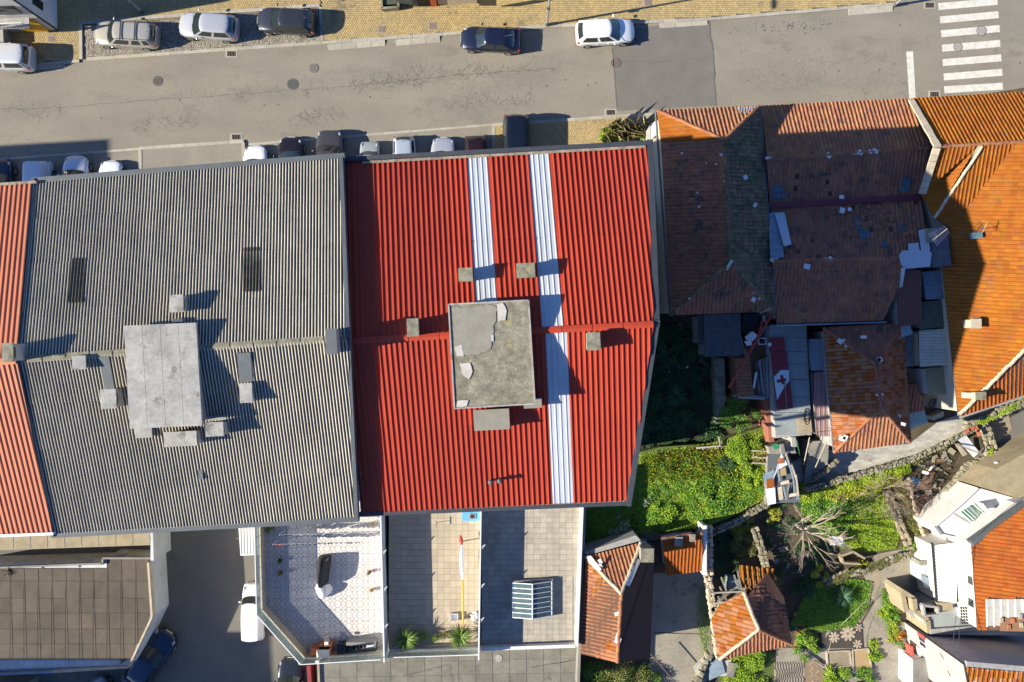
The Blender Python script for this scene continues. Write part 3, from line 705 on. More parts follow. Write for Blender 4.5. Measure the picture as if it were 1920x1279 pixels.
# manholes and grates
def manhole(px, py, r, m, label, z=.008):
    t = thing('manhole_cover', label, 'manhole cover', P(px, py, 0)); c = P(px, py, 0)
    MB().disc((c.x, c.y), r, -.01, z + .004, 24).build('cover', m, t); b = MB()
    for k in range(24):
        a0, a1 = 2 * math.pi * k / 24, 2 * math.pi * (k + 1) / 24
        q = [(c.x + rr * math.cos(a), c.y + rr * math.sin(a), z + .012) for rr, a in ((r * 1.02, a0), (r * 1.18, a0), (r * 1.18, a1), (r * 1.02, a1))]
        b.add(q, [(0, 1, 2, 3)])
    b.build('rim', iron_dark, t); g = MB()
    for k in range(-3, 4): g.box((c.x + k * r * .24, c.y, z + .008), (r * .05, 1.7 * math.sqrt(max(.02, r * r - (k * r * .24) ** 2)), .008))
    g.build('cover_rib', iron_dark, t); return t
manhole(296, 152, .30, iron_brown, 'brown iron manhole cover in the road below the silver estate car')
manhole(549, 158, .34, iron_dark, 'dark round manhole cover on the road seam left of centre')
manhole(589, 128, .27, mat('worn_cover', (.2, .185, .16), rough=.9), 'faint worn grey manhole cover in the road near the dark hatchback')
manhole(1155, 118, .30, cover_pink, 'round manhole cover at the corner of the dark asphalt patch')
manhole(1840, 58, .30, mat('painted_cover', (.42, .4, .35), rough=.8), 'manhole cover painted over by the third crossing stripe')
manhole(1796, 88, .27, mat('painted_cover', (.42, .4, .35)), 'worn manhole cover under the fourth crossing stripe')
def grate(px, py, label):
    c = P(px, py, 0); t = thing('drain_grate', label, 'drain', c)
    MB().box((c.x, c.y, .004), (.84, .5, .02)).build('frame', kerb_stone_m, t); MB().box((c.x, c.y, .010), (.6, .34, .02)).build('pit', hole_black, t)
    for k in range(5): MB().box((c.x - .24 + k * .12, c.y, .02), (.035, .34, .02)).build('bar', iron_brown, t)
for x, y, l in [(434, 101, 'drain grate at the road edge below the parked silver hatchback'), (443, 257, 'drain grate beside the corner of the raised concrete pad'), (1145, 211, 'drain grate at the kerb under the dark asphalt patch'), (1743, 10, 'drain grate at the top left of the crossing'), (1752, 177, 'drain grate between stop line and crossing by the tiled roof')]: grate(x, y, l)
def cover(px, py, s, z, label):
    c = P(px, py, z); t = thing('access_cover', label, 'access cover', c)
    MB().box((c.x, c.y, z + .004), (s * 1.15, s * 1.15, .01), .06).build('frame', kerb_stone_m, t); MB().box((c.x, c.y, z + .01), (s, s, .012), .06).build('plate', cover_pink, t)
for x, y, s, l in [(96, 73, .42, 'square access cover in the yellow pavement above the white car'), (716, 55, .45, 'square access cover in the yellow pavement left of the kerb gap'), (811, 49, .48, 'square access cover in the yellow pavement above the navy saloon'), (1215, 4, .5, 'square access cover at the top edge above the white hatchback'), (1197, 230, .4, 'square access cover in the south pavement beside the tiled house')]: cover(x, y, s, .1, l)
# gravel specks on the road
sp = MB()
for (px, py) in [(89, 218), (190, 221), (337, 187), (453, 181), (495, 198), (521, 196), (694, 182), (892, 175), (1025, 161), (1060, 150), (1102, 160), (1117, 155), (1467, 140), (1572, 133), (1649, 131), (1687, 47), (1676, 120), (1912, 118)]:
    c = P(px, py, 0); sp.disc((c.x, c.y), .06, 0, .012, 8)
tag(sp.build('survey_studs', tar), kind='stuff')
# ------------------------------------------------------------------ the row of apartment buildings
def building(name, label, cat, pts_eave, m_wall, inset=.3, z0=0.0, top=None, cat2=None):
    ps = [P(*p) for p in pts_eave]; c = sum(ps, Vector((0, 0, 0))) / len(ps)
    t = thing(name, label, cat, (c.x, c.y, z0)); q = offset_poly(ps, inset); zt = (min(p.z for p in ps) - .12) if top is None else top
    
    if cat2 is not None: MB().prism(q, z0, 4.4).build('wall', m_wall, t); MB().prism([cat2(p) for p in q], 4.4, zt).build('wall', m_wall, t); return t
    MB().prism(q, z0, zt).build('wall', m_wall, t); return t
def coping(pts, wd, z_add, ht, m, t, name='coping'):
    ps = [P(*p) for p in pts]
    for a, b in zip(ps[:-1], ps[1:]):
        d = (b - a); d2 = Vector((d.x, d.y, 0)).normalized(); nn = Vector((-d2.y, d2.x, 0)) * wd / 2; u = Vector((0, 0, z_add))
        MB().slab([a - nn + u - d2 * wd * .5, b - nn + u + d2 * wd * .5, b + nn + u + d2 * wd * .5, a + nn + u - d2 * wd * .5], ht).build(name, m, t)
def facade_windows(t, a, b, zs, n, m_frame=white_metal, m_glass=glass_dark, w_=1.4, h_=1.5):
    a, b = Vector(a), Vector(b); d = (b - a); d.z = 0; L_ = d.length; d.normalize(); nn = Vector((d.y, -d.x, 0)); ang = math.atan2(d.y, d.x)
    for z in zs:
        for i in range(n):
            c = a + d * (L_ * (i + .5) / n) + nn * .03; c.z = z
            f = MB().box(c, (w_, .08, h_), ang).build('window', m_frame, t); MB().box(c + nn * .045, (w_ - .14, .03, h_ - .14), ang).build('pane', m_glass, f)
ZG, ZGR = 17.5, 19.9      # grey roof eaves / ridge
ZR, ZRR = 16.9, 19.2      # red roof
# --- grey roof building
Gn = [P(70, 341, ZG), P(640, 296, ZG)]; Gr = [P(38, 674, ZGR), P(652, 634, ZGR)]; Gs = [P(105, 1000, ZG), P(668, 969, ZG)]
grey = building('apartment_building', 'apartment block with corrugated grey roof and concrete stair tower in the row', 'building', [(70, 341, ZG), (640, 296, ZG), (668, 969, ZG), (105, 1000, ZG)], render_beige)
MB().slab([Gn[0], Gn[1], Gr[1], Gr[0]], .12).slab([Gr[0], Gr[1], Gs[1], Gs[0]], .12).build('roof_deck', concrete, grey)
wp = crest_profile(.151, .062)
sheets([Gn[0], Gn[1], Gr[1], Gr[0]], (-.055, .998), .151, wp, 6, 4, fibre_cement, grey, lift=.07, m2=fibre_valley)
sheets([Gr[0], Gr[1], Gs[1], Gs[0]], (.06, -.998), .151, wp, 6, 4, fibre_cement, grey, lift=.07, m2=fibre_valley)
# brown rooflights
def rooflight(pxs, zf, t, m):
    ps = [P(x, y, zf(x, y)) for x, y in pxs]; sheets(ps, (-.055, .998), .151, wp, 40, 1, m, t, name='rooflight', lift=.14)
def zgn(x, y): return ZG + (ZGR - ZG) * max(0, min(1, (y - (346 - x * .079)) / ((676 - x * .065) - (346 - x * .079))))
rooflight([(137, 487), (163, 486), (161, 569), (133, 570)], zgn, grey, fibre_brown); rooflight([(458, 467), (489, 466), (488, 548), (457, 549)], zgn, grey, fibre_brown)
for k in range(14):   # ridge cap pieces
    a = Gr[0] + (Gr[1] - Gr[0]) * (k / 14 + .002); b = Gr[0] + (Gr[1] - Gr[0]) * ((k + 1) / 14 - .002)
    d = (b - a).normalized(); nn = Vector((-d.y, d.x, 0)) * .17; u = Vector((0, 0, .15)); lo = Vector((0, 0, .08))
    MB().add([a - nn + lo, b - nn + lo, b + u, a + u, a + nn + lo, b + nn + lo], [(0, 1, 2, 3), (3, 2, 5, 4)]).build('ridge_cap', concrete_lichen, grey)
coping([(67, 339, ZG), (642, 293, ZG)], .26, .16, .32, flash_grey, grey); coping([(105, 1003, ZG), (669, 973, ZG)], .24, .16, .32, flash_grey, grey)
coping([(66, 339, ZG), (35, 674, ZGR)], .16, .22, .45, flash_grey, grey); coping([(35, 674, ZGR), (102, 1002, ZG)], .16, .22, .45, flash_grey, grey)
coping([(640, 295, ZG), (653, 634, ZGR)], .2, .14, .45, flash_grey, grey); coping([(653, 634, ZGR), (669, 972, ZG)], .2, .14, .45, flash_grey, grey)
def rect_px(x0, y0, x1, y1, x2, y2, x3, y3, z): return [P(x0, y0, z), P(x1, y1, z), P(x2, y2, z), P(x3, y3, z)]
def stair_tower(t, q, zt, m, panels, base_z=16.5, over=.12, wall=render_grey, th=.16):
    ps = [P(x, y, zt) for x, y in q]; MB().prism(offset_poly(ps, .18), base_z, zt - th).build('tower_wall', wall, t)
    n = panels; r = MB().prism(ps, zt - th, zt - .01).build('tower_slab', m, t)
    for i in range(n):
        a0, a1 = ps[0] + (ps[1] - ps[0]) * ((i + .008) / n), ps[0] + (ps[1] - ps[0]) * ((i + .992) / n)
        b0, b1 = ps[3] + (ps[2] - ps[3]) * ((i + .008) / n), ps[3] + (ps[2] - ps[3]) * ((i + .992) / n)
        MB().prism([a0, a1, b1, b0], zt - .012, zt + .008).build('slab_panel', m, r)
    return r
stair_tower(grey, [(232, 611), (368, 605), (379, 798), (243, 804)], 20.35, concrete_pale, 4)
def chimney(t, px, py, w_px, h_px, zt, zb, m=concrete, cap_over=.05, rz=.05, wallm=render_grey, lid=True):
    c = P(px, py, zt); s = (H - zt) / F; a, b = w_px * s, h_px * s
    o = MB().box((c.x, c.y, (zt - .08 + zb) / 2), (a - .1, b - .1, zt - .08 - zb), rz).build('chimney', wallm, t)
    MB().box((c.x, c.y, zt - .04), (a, b, .08), rz).build('chimney_cap', m, o, bevel=.01)
    for sx in (-1, 1): MB().box((c.x + sx * (a / 2 - .045), c.y, zt - .2), (.012, b * .55, .12), rz).build('vent_slot', hole_black, o)
    return o
chimney(grey, 331, 569, 26, 33, 20.1, 18.5, concrete_pale); chimney(grey, 148, 680, 26, 26, 20.3, 19, concrete_pale); chimney(grey, 203, 748, 30, 37, 20.3, 18.4, concrete_pale)
chimney(grey, 461, 737, 24, 37, 19.9, 18.4, concrete_pale); chimney(grey, 402, 805, 34, 27, 19.8, 17.8, concrete_pale); chimney(grey, 269, 811, 32, 20, 19.2, 17.8, concrete_pale)
chimney(grey, 338, 823, 62, 28, 19.6, 17.6, concrete_pale); chimney(grey, 621, 640, 22, 48, 20.9, 18.5, lead_grey, wallm=concrete_pale)
def lid(t, q, z0, z1, m=lead_grey, th=.1, name='duct_cover'): MB().slab([P(q[0][0], q[0][1], z0), P(q[1][0], q[1][1], z0), P(q[2][0], q[2][1], z1), P(q[3][0], q[3][1], z1)], th).build(name, m, t)
lid(grey, [(185, 670), (204, 669), (215, 729), (196, 731)], 20.05, 19.6); lid(grey, [(444, 662), (469, 661), (474, 716), (449, 717)], 20.05, 19.6)
lid(grey, [(322, 598), (343, 598), (342, 606), (323, 606)], 19.9, 20.0); lid(grey, [(388, 780), (424, 779), (424, 788), (389, 789)], 19.2, 19.1, concrete_pale, .3); MB().box(P(378, 889, 18.3), (.22, .45, .3), .05).build('roof_vent', lead_grey, grey)
# --- red roof building
Rn = [P(648, 305, ZR), P(1213, 274, ZR)]; Rr = [P(652, 640, ZRR), P(1225, 608, ZRR)]; Rs = [P(677, 962, ZR), P(1178, 939, ZR)]
red = building('apartment_building', 'apartment block with bright red sheet roof and two white stripes', 'building', [(648, 300, ZR), (1217, 270, ZR), (1190, 940, ZR), (677, 962, ZR)], render_beige, inset=.2, cat2=lambda p: Vector((p.x, p.y + (1.15 if p.y < -4 else 0), 0)))
MB().slab([Rn[0], Rn[1], Rr[1], Rr[0]], .12).slab([Rr[0], Rr[1], Rs[1], Rs[0]], .12).build('roof_deck', concrete, red)
tp = trap_profile(.259, .062)
dn_n = (Rn[0] - Rr[0]); dirN = (-.07, .997); dirS = (.055, -.998)
def stripe_index(poly, down, px, py, z, per):
    o, a, d, n = frame(poly, down); a0 = min((p - o).dot(a) for p in poly); return ((P(px, py, z) - o).dot(a) - a0) / per
polyN = [Rn[0], Rn[1], Rr[1], Rr[0]]; polyS = [Rr[0], Rr[1], Rs[1], Rs[0]]; per = .259 * 4
iA, iB = stripe_index(polyN, dirN, 893, 300, ZR, per), stripe_index(polyN, dirN, 1010, 294, ZR, per); iC = stripe_index(polyS, dirS, 1039, 930, ZR, per)
print('stripe idx', iA, iB, iC)
tw_ = [(0, 0), (.16, 0), (.18, .028), (.218, .028), (.238, 0)]
def sheets_in(poly, fr, prof, m, a_start):
    sheets(poly, (fr[2].x, fr[2].y), .259, prof, 4, 2, m, red, lift=.05)
def red_field(poly, dirn, stripes, whole):
    o, a, d, n = frame(poly, dirn); q = [((p - o).dot(a), (p - o).dot(d)) for p in poly]; a0, a1 = min(x for x, y in q), max(x for x, y in q)
    cuts = [a0] + sum([[a0 + k * per, a0 + (k + 1) * per] for k in sorted(stripes)], []) + [a1]
    def clipA(A0, A1):
        out = []
        for k in range(len(q)):
            (x0, y0), (x1, y1) = q[k], q[(k + 1) % len(q)]
            ts = sorted([0, 1] + [(A - x0) / (x1 - x0) for A in (A0, A1) if abs(x1 - x0) > 1e-9 and 0 < (A - x0) / (x1 - x0) < 1])
            for t_ in ts[:-1]:
                x, y = x0 + (x1 - x0) * t_, y0 + (y1 - y0) * t_
                if A0 - 1e-6 <= x <= A1 + 1e-6: out.append(o + a * x + d * y)
        return out
    for k in range(len(cuts) - 1):
        wh = k % 2 == 1; pl = clipA(cuts[k], cuts[k + 1])
        if len(pl) < 3: continue
        dd = Vector((dirn[0], dirn[1]))
        sheets_in(pl, (o, a, d, n), tw_ if wh else tp, white_sheet if wh else red_sheet, cuts[k])
red_field(polyN, dirN, (int(iA), int(iB)), 0); red_field(polyS, dirS, (int(iC),), 0)
for k in range(10):
    a = Rr[0] + (Rr[1] - Rr[0]) * (k / 10 + .001); b = Rr[0] + (Rr[1] - Rr[0]) * ((k + 1) / 10 - .001)
    d = (b - a).normalized(); nn = Vector((-d.y, d.x, 0)) * .16; u = Vector((0, 0, .17)); lo = Vector((0, 0, .11))
    MB().add([a - nn + lo, b - nn + lo, b + u, a + u, a + nn + lo, b + nn + lo], [(0, 1, 2, 3), (3, 2, 5, 4)]).build('ridge_cap', red_sheet, red)
coping([(645, 300, ZR), (1217, 269, ZR)], .22, .22, .5, flash_dark, red); coping([(678, 964, ZR), (1180, 943, ZR)], .2, .14, .4, flash_dark, red)
coping([(683, 306, ZR), (1207, 276.5, ZR)], .13, .19, .12, mortar, red, 'mortar_bed'); coping([(745, 958, ZR), (1170, 939, ZR)], .05, .12, .12, mortar, red, 'mortar_bed')
coping([(1218, 268, ZR), (1231, 606, ZRR - .1)], .28, .14, .5, flash_dark, red); coping([(1231, 606, ZRR - .1), (1178, 943, ZR)], .28, .14, .5, flash_dark, red)
coping([(647, 301, ZR), (655, 640, ZRR)], .1, .1, .3, flash_dark, red); coping([(655, 640, ZRR), (679, 964, ZR)], .1, .1, .3, flash_dark, red)
slab = stair_tower(red, [(841, 571), (991, 563), (1003, 757), (852, 766)], 19.75, concrete_lichen, 1, th=.2)
# intact cement skin on the slab, broken edges
def flake(pts, z, m, t, name='cement_skin', th=.02, jit=2.0):
    out = []
    for (x0, y0), (x1, y1) in zip(pts, pts[1:] + pts[:1]):
        n = max(1, int(math.hypot(x1 - x0, y1 - y0) / 7))
        for i in range(n): out.append((x0 + (x1 - x0) * i / n + RND.uniform(-jit, jit), y0 + (y1 - y0) * i / n + RND.uniform(-jit, jit)))
    MB().prism([P(x, y, z) for x, y in out], z - th, z).build(name, m, t)
flake([(848, 578), (930, 572), (932, 602), (926, 612), (922, 640), (920, 656), (895, 665), (862, 664), (852, 640)], 19.79, concrete_smooth, slab)
cem_white = mat('bright_cement', (.46, .43, .38), (.38, .35, .3), 2, rough=.9)
for pp in [[(932, 570), (943, 569), (950, 582), (948, 600), (934, 603)], [(862, 683), (882, 680), (886, 696), (880, 712), (866, 700)], [(853, 650), (866, 646), (870, 668), (856, 668)], [(858, 752), (878, 750), (876, 762), (856, 763)], [(921, 628), (925, 628), (925, 640), (921, 640)]]: flake(pp, 19.80, cem_white, slab, 'cement_patch', jit=1.0)
for x0, y0, x1, y1 in [(841, 571, 991, 563), (991, 563, 1003, 757), (1003, 757, 852, 766), (852, 766, 841, 571)]:
    a, b = P(x0, y0, 19.8), P(x1, y1, 19.8); MB().strip(a, b, .07, 19.72, 19.81).build('slab_edge', concrete_pale, slab)
chimney(red, 873, 515, 27, 26, 19.35, 17.6, concrete_lichen); chimney(red, 986, 507, 35, 28, 19.35, 17.6, concrete_lichen); chimney(red, 774, 614, 22, 34, 20.0, 18.4, concrete_lichen)
chimney(red, 1113, 640, 26, 34, 20.0, 18.4, concrete_lichen); chimney(red, 922, 787, 67, 39, 19.0, 16.9, concrete_smooth); chimney(red, 999, 756, 34, 19, 18.9, 16.9, concrete_smooth)
for q in [[(857, 528), (889, 528), (889, 534), (857, 534)], [(966, 521), (1009, 521), (1009, 528), (966, 528)], [(1092, 625), (1100, 625), (1100, 660), (1092, 660)]]: lid(red, q, 18.62, 18.6, flash_dark, .1, 'flashing')
for px, py in ((920, 901), (937, 899)):
    c = P(px, py, 17.4); v = MB().tube((c.x, c.y, 17), (c.x, c.y, 17.95), .06, .06, 10).build('vent_pipe', lead_grey, red); MB().dome((c.x, c.y, 17.95), .13, .13, .1).build('cowl', lead_grey, v)
# --- orange roof building (left edge)
ZO, ZOR = 17.75, 20.1
On = [P(-300, 372, ZO), P(66, 345, ZO)]; Or = [P(-300, 700, ZOR), P(33, 676, ZOR)]; Os = [P(-300, 1012, ZO), P(100, 996, ZO)]
ora = building('apartment_building', 'apartment block with salmon orange sheet roof cut by the left edge', 'building', [(-300, 372, ZO), (66, 345, ZO), (100, 996, ZO), (-300, 1012, ZO)], render_beige)
MB().slab([On[0], On[1], Or[1], Or[0]], .12).slab([Or[0], Or[1], Os[1], Os[0]], .12).build('roof_deck', concrete, ora)
op = trap_profile(.245, .05)
sheets([On[0], On[1], Or[1], Or[0]], (-.07, .998), .245, op, 4, 1, orange_sheet, ora, lift=.05); sheets([Or[0], Or[1], Os[1], Os[0]], (.07, -.998), .245, op, 4, 1, orange_sheet, ora, lift=.05)
coping([(-300, 366, ZO), (67, 342, ZO)], .14, .12, .3, mortar, ora); coping([(-300, 1016, ZO), (99, 1000, ZO)], .14, .12, .3, white_metal, ora)
for k in range(6):
    a = Or[0] + (Or[1] - Or[0]) * (k / 6 + .002); b = Or[0] + (Or[1] - Or[0]) * ((k + 1) / 6 - .002); nn = Vector((.06, 1, 0)).normalized() * .16
    MB().add([a - nn + Vector((0, 0, .1)), b - nn + Vector((0, 0, .1)), b + Vector((0, 0, .16)), a + Vector((0, 0, .16)), a + nn + Vector((0, 0, .1)), b + nn + Vector((0, 0, .1))], [(0, 1, 2, 3), (3, 2, 5, 4)]).build('ridge_cap', orange_sheet, ora)
chimney(ora, 14, 661, 22, 36, 21.0, 18.8, concrete_lichen)
for t_, a, b in ((grey, (70, 341, ZG), (640, 296, ZG)), (red, (648, 302, ZR), (1213, 272, ZR))):
    pa, pb = P(*a), P(*b); off = Vector((0, -.27, 0)); facade_windows(t_, pb + off, pa + off, (4.6, 7.6, 10.6, 13.6), 6)
for t_, a, b in ((grey, (105, 1000, ZG), (668, 969, ZG)), (red, (677, 962, ZR), (1180, 940, ZR))):
    pa, pb = P(*a), P(*b); off = Vector((0, .27, 0)); facade_windows(t_, pa + off, pb + off, (6.2, 9.2, 12.2), 5)
# neighbours of the row that stand outside the frame but whose shadows reach it
nbp = [(-1700, 346, 16), (-1153, 314, 16), (-1130, 900, 16), (-1700, 930, 16)]
nb = building('apartment_building', 'plain apartment block far west in the row, standing outside the frame', 'building', nbp, render_beige, inset=.02)
MB().prism([P(*p) for p in nbp], 15.88, 16.1).build('roof', concrete, nb)
swp = [(-500, 1300, 0), (-145, 1300, 0), (-130, 1560, 0), (-500, 1580, 0)]
sw = thing('apartment_building', 'plain apartment block south of the alley, standing outside the frame', 'building', P(-320, 1430, 0))
MB().prism([P(*p) for p in swp], 0, 13).build('wall', render_beige, sw); MB().prism(offset_poly([P(*p) for p in swp], -.02), 13, 13.2).build('roof', concrete, sw)
# ------------------------------------------------------------------ cars
def paint(name, c, metal=.35, rough=.3): return mat('paint_' + name, c, rough=rough, metallic=metal, coat=.6)
PROTO = {}
KIND = { # L, W, H, ztop stations (t, halfwidth, z), cabin: base x0,x1, top x0,x1 (from the front, fraction of L), belt z
 'hatch': dict(L=4.1, W=1.76, H=1.46, st=[(0, .34, .46), (.012, .56, .56), (.035, .74, .64), (.075, .86, .71), (.13, .935, .78), (.22, .99, .87), (.30, 1, .92), (.5, 1, .94), (.75, 1, .97), (.90, .98, .98), (.955, .91, .93), (.985, .80, .78), (1, .6, .55)], cab=(.26, .975, .42, .88), wb=.93, wt=.70),
 'estate': dict(L=4.5, W=1.76, H=1.47, st=[(0, .34, .46), (.012, .56, .56), (.035, .74, .64), (.075, .86, .71), (.13, .935, .78), (.22, .99, .86), (.29, 1, .90), (.5, 1, .92), (.75, 1, .94), (.92, .98, .95), (.965, .91, .91), (.988, .82, .75), (1, .62, .55)], cab=(.24, .985, .37, .93), wb=.93, wt=.72),
 'sedan': dict(L=4.35, W=1.74, H=1.42, st=[(0, .34, .46), (.012, .56, .56), (.035, .74, .64), (.075, .86, .71), (.13, .935, .78), (.22, .99, .86), (.29, 1, .90), (.5, 1, .92), (.75, 1, .95), (.92, .98, .97), (.965, .91, .92), (.988, .8, .75), (1, .6, .55)], cab=(.25, .90, .40, .76), wb=.93, wt=.70),
 'suv': dict(L=4.5, W=1.88, H=1.66, st=[(0, .40, .58), (.012, .62, .74), (.035, .78, .84), (.075, .89, .91), (.13, .95, .97), (.22, .99, 1.03), (.28, 1, 1.06), (.5, 1, 1.07), (.75, 1, 1.09), (.92, .98, 1.1), (.965, .92, 1.06), (.988, .84, .85), (1, .66, .6)], cab=(.25, .985, .38, .93), wb=.93, wt=.73),
 'pickup': dict(L=4.6, W=1.72, H=1.75, st=[(0, .70, .60), (.012, .86, .78), (.05, .93, .9), (.13, .97, 1.0), (.22, .99, 1.05), (.28, 1, 1.08), (.5, 1, 1.08), (.75, 1, 1.08), (.92, 1, 1.08), (.975, .97, 1.06), (.992, .92, .85), (1, .86, .6)], cab=(.20, .97, .30, .955), wb=.94, wt=.80),
}
def build_car(kind, pm, rails=False, half=False):
    """returns list of (name, mesh, subparts[(name, mesh)]) in local coordinates, front at +x, wheels on z=0"""
    K = KIND[kind]; L_, W, Ht = K['L'], K['W'] / 2, K['H']; parts = []; X = lambda t: L_ / 2 - t * L_
    # lower body
    b = MB(); ns = len(K['st'])
    fr = [(0, .035), (.35, .032), (.68, .018), (.88, -.02), (.965, -.09)]
    ringn = 0
    for t, wf, z in K['st']:
        w_ = W * wf; pts = [(y * w_, z + dz * (1 if z > .7 else .5)) for y, dz in fr] + [(w_, z * .72), (w_ * .985, .42), (w_ * .96, .26), (w_ * .86, .19)]
        ring = pts + [(0, .18)] + [(-y, zz) for y, zz in pts[::-1]][:-1]; ringn = len(ring); b.v += [(X(t), y, zz) for y, zz in ring]
    for i in range(ns - 1):
        for j in range(ringn): a = i * ringn + j; c = i * ringn + (j + 1) % ringn; b.f.append((a, c, c + ringn, a + ringn))
    b.f.append(tuple(range(ringn))[::-1]); b.f.append(tuple((ns - 1) * ringn + j for j in range(ringn)))
    me = b.mesh('body', pm, True); parts.append(['body', me, [], True])
    # cabin rings
    c0, c1, r0, r1 = K['cab']; zb = K['st'][-6][2] - .01; NF, NS, NK = 10, 14, 8
    def ring(s):
        e = s ** 1.15; x0 = X(c0 + (r0 - c0) * s); x1 = X(c1 + (r1 - c1) * (s ** 1.5)); w_ = W * (K['wb'] + (K['wt'] - K['wb']) * e); z = zb + (Ht - .05 - zb) * s; P_ = []
        for i in range(NF): v = -1 + 2 * i / NF; P_.append((x0 - .16 * abs(v) ** 2.6 - .0, v * w_ * (.93), z))
        for i in range(NS):
            u = i / NS; tx = x0 - .16 + (x1 + .10 - (x0 - .16)) * u; P_.append((tx, w_ * (.93 + .07 * math.sin(math.pi * min(1, u * 1.02)) ** .5), z))
        for i in range(NF): v = 1 - 2 * i / NF; P_.append((x1 + .10 * abs(v) ** 2.2, v * w_ * .93, z))
        for i in range(NS):
            u = 1 - i / NS; tx = x0 - .16 + (x1 + .10 - (x0 - .16)) * u; P_.append((tx, -w_ * (.93 + .07 * math.sin(math.pi * min(1, u * 1.02)) ** .5), z))
        return P_
    ss = [0, .10, .25, .5, .75, .9, 1.0]; rings = [ring(s) for s in ss]; N = 2 * NF + 2 * NS; V = [p for r in rings for p in r]
    cx = (X(r0) + X(r1)) / 2
    top = rings[-1]
    for f, dz in ((.93, .022), (.8, .036), (.55, .046), (.25, .05)): V += [(cx + (p[0] - cx) * f, p[1] * f, p[2] + dz) for p in top]
    V.append((cx, 0, top[0][2] + .05)); groups = {'frame': [], 'windscreen': [], 'rear_window': [], 'side_window': [], 'roof': []}
    for k in range(6):
        for j in range(N):
            q = (k * N + j, k * N + (j + 1) % N, (k + 1) * N + (j + 1) % N, (k + 1) * N + j); g = 'frame'
            if 1 <= k <= 4:
                if j < NF: g = 'windscreen' if 0 <= j < NF else g
                elif j < NF + NS or j >= 2 * NF + NS:
                    i = (j - NF) if j < NF + NS else (NS - 1 - (j - 2 * NF - NS))
                    if kind == 'pickup': g = 'side_window' if i in (1, 2, 3) else 'frame'
                    elif i in (6,) or i == 0 or i >= NS - (1 if kind != 'sedan' else 2) or (kind == 'estate' and i == 10): g = 'frame'
                    else: g = 'side_window'
                else: g = 'rear_window' if (kind != 'pickup') and 1 <= j - NF - NS < NF - 1 and k >= 1 else 'frame'
            if k == 0 and j < NF: g = 'windscreen'
            groups[g].append(q)
    for k in range(6, 10):
        for j in range(N): groups['roof'].append((k * N + j, k * N + (j + 1) % N, (k + 1) * N + (j + 1) % N, (k + 1) * N + j))
    for j in range(N): groups['roof'].append((10 * N + j, 10 * N + (j + 1) % N, 11 * N))
    def sub(fs, name, m):
        bb = MB(); used = {}; 
        for f in fs:
            bb.f.append(tuple(used.setdefault(i, len(used)) for i in f))
        bb.v = [V[i] for i in used]; return bb.mesh(name, m, True)
    parts.append(['pillars', sub(groups['frame'], 'pillars', pm), [], False]); parts.append(['roof', sub(groups['roof'], 'roof', pm), [], False])
    for g in ('windscreen', 'rear_window', 'side_window'):
        left = list(groups[g])
        while left:      # each pane is a mesh of its own
            comp = [left.pop()]; vs_ = set(comp[0]); grew = True
            while grew:
                grew = False
                for f in list(left):
                    if vs_ & set(f): comp.append(f); vs_ |= set(f); left.remove(f); grew = True
            parts.append([g, sub(comp, g, glass_car), [], False])
    # lights, mirrors, wheels, details
    for s in (-1, 1):
        z0 = K['st'][4][2]
        h = MB().dome((L_ / 2 - .36, s * W * .74, z0 - .10), .17, .10, .06, 10, 3); parts.append(['headlight', h.mesh('headlight', lamp_clear, True), [], False])
        zt_ = K['st'][-4][2]; tl_ = MB().box((-L_ / 2 + .13, s * W * .84, zt_ - .16), (.16, .12, .2)); parts.append(['taillight', tl_.mesh('taillight', lamp_red), [], 'bev'])
        mr = MB().box((X(c0 + .10), s * (W + .10), zb + .06), (.12, .2, .13)); parts.append(['mirror', mr.mesh('mirror', pm), [], 'bev'])
        for t in (.19, .80):
            w1 = MB().tube((X(t), s * (W - .20), .31), (X(t), s * (W + .006), .31), .31, .31, 20).mesh('wheel', rubber); rm = MB().tube((X(t), s * (W - .05), .31), (X(t), s * (W + .012), .31), .2, .19, 12).mesh('rim', rim_m)
            parts.append(['wheel', w1, [('rim', rm)], False])
        for t in (.47, .66): parts.append(['door_handle', MB().box((X(t), s * (W + .004), zb - .14), (.16, .03, .03)).mesh('door_handle', pm), [], False])
        parts.append(['wiper', MB().beam((X(c0) - .06, s * .42 + .1, zb + .04), (X(c0) - .0, s * .42 - .38, zb + .05), .02, .02).mesh('wiper', black_plastic), [], False])
        if rails:
            parts.append(['roof_rail', MB().beam((X(r0 + .02), s * W * K['wt'] * .93, Ht + .03), (X(r1 - .02), s * W * K['wt'] * .93, Ht + .03), .035, .03).mesh('roof_rail', black_plastic), [], False])
    if rails:
        for t in (.5, .72): parts.append(['roof_bar', MB().box((X(t), 0, Ht + .06), (.08, W * 1.5, .035)).mesh('roof_bar', black_plastic), [], False])
    parts.append(['number_plate', MB().box((L_ / 2 + .005, 0, .45), (.02, .5, .11)).mesh('number_plate', plate_m), [], False])
    parts.append(['aerial', MB().tube((X(r1 - .04), 0, Ht), (X(r1 + .02), 0, Ht + .14), .012, .008, 5).mesh('aerial', black_plastic), [], False])
    sm = MB()   # panel gaps: bonnet shut line and door lines, dark thin strips standing 2 mm proud
    y0 = W * .74
    parts.append(['lower_grille', MB().box((L_ / 2 - .02, 0, .33), (.06, W * 1.2, .12)).mesh('lower_grille', black_plastic), [], False])
    return parts
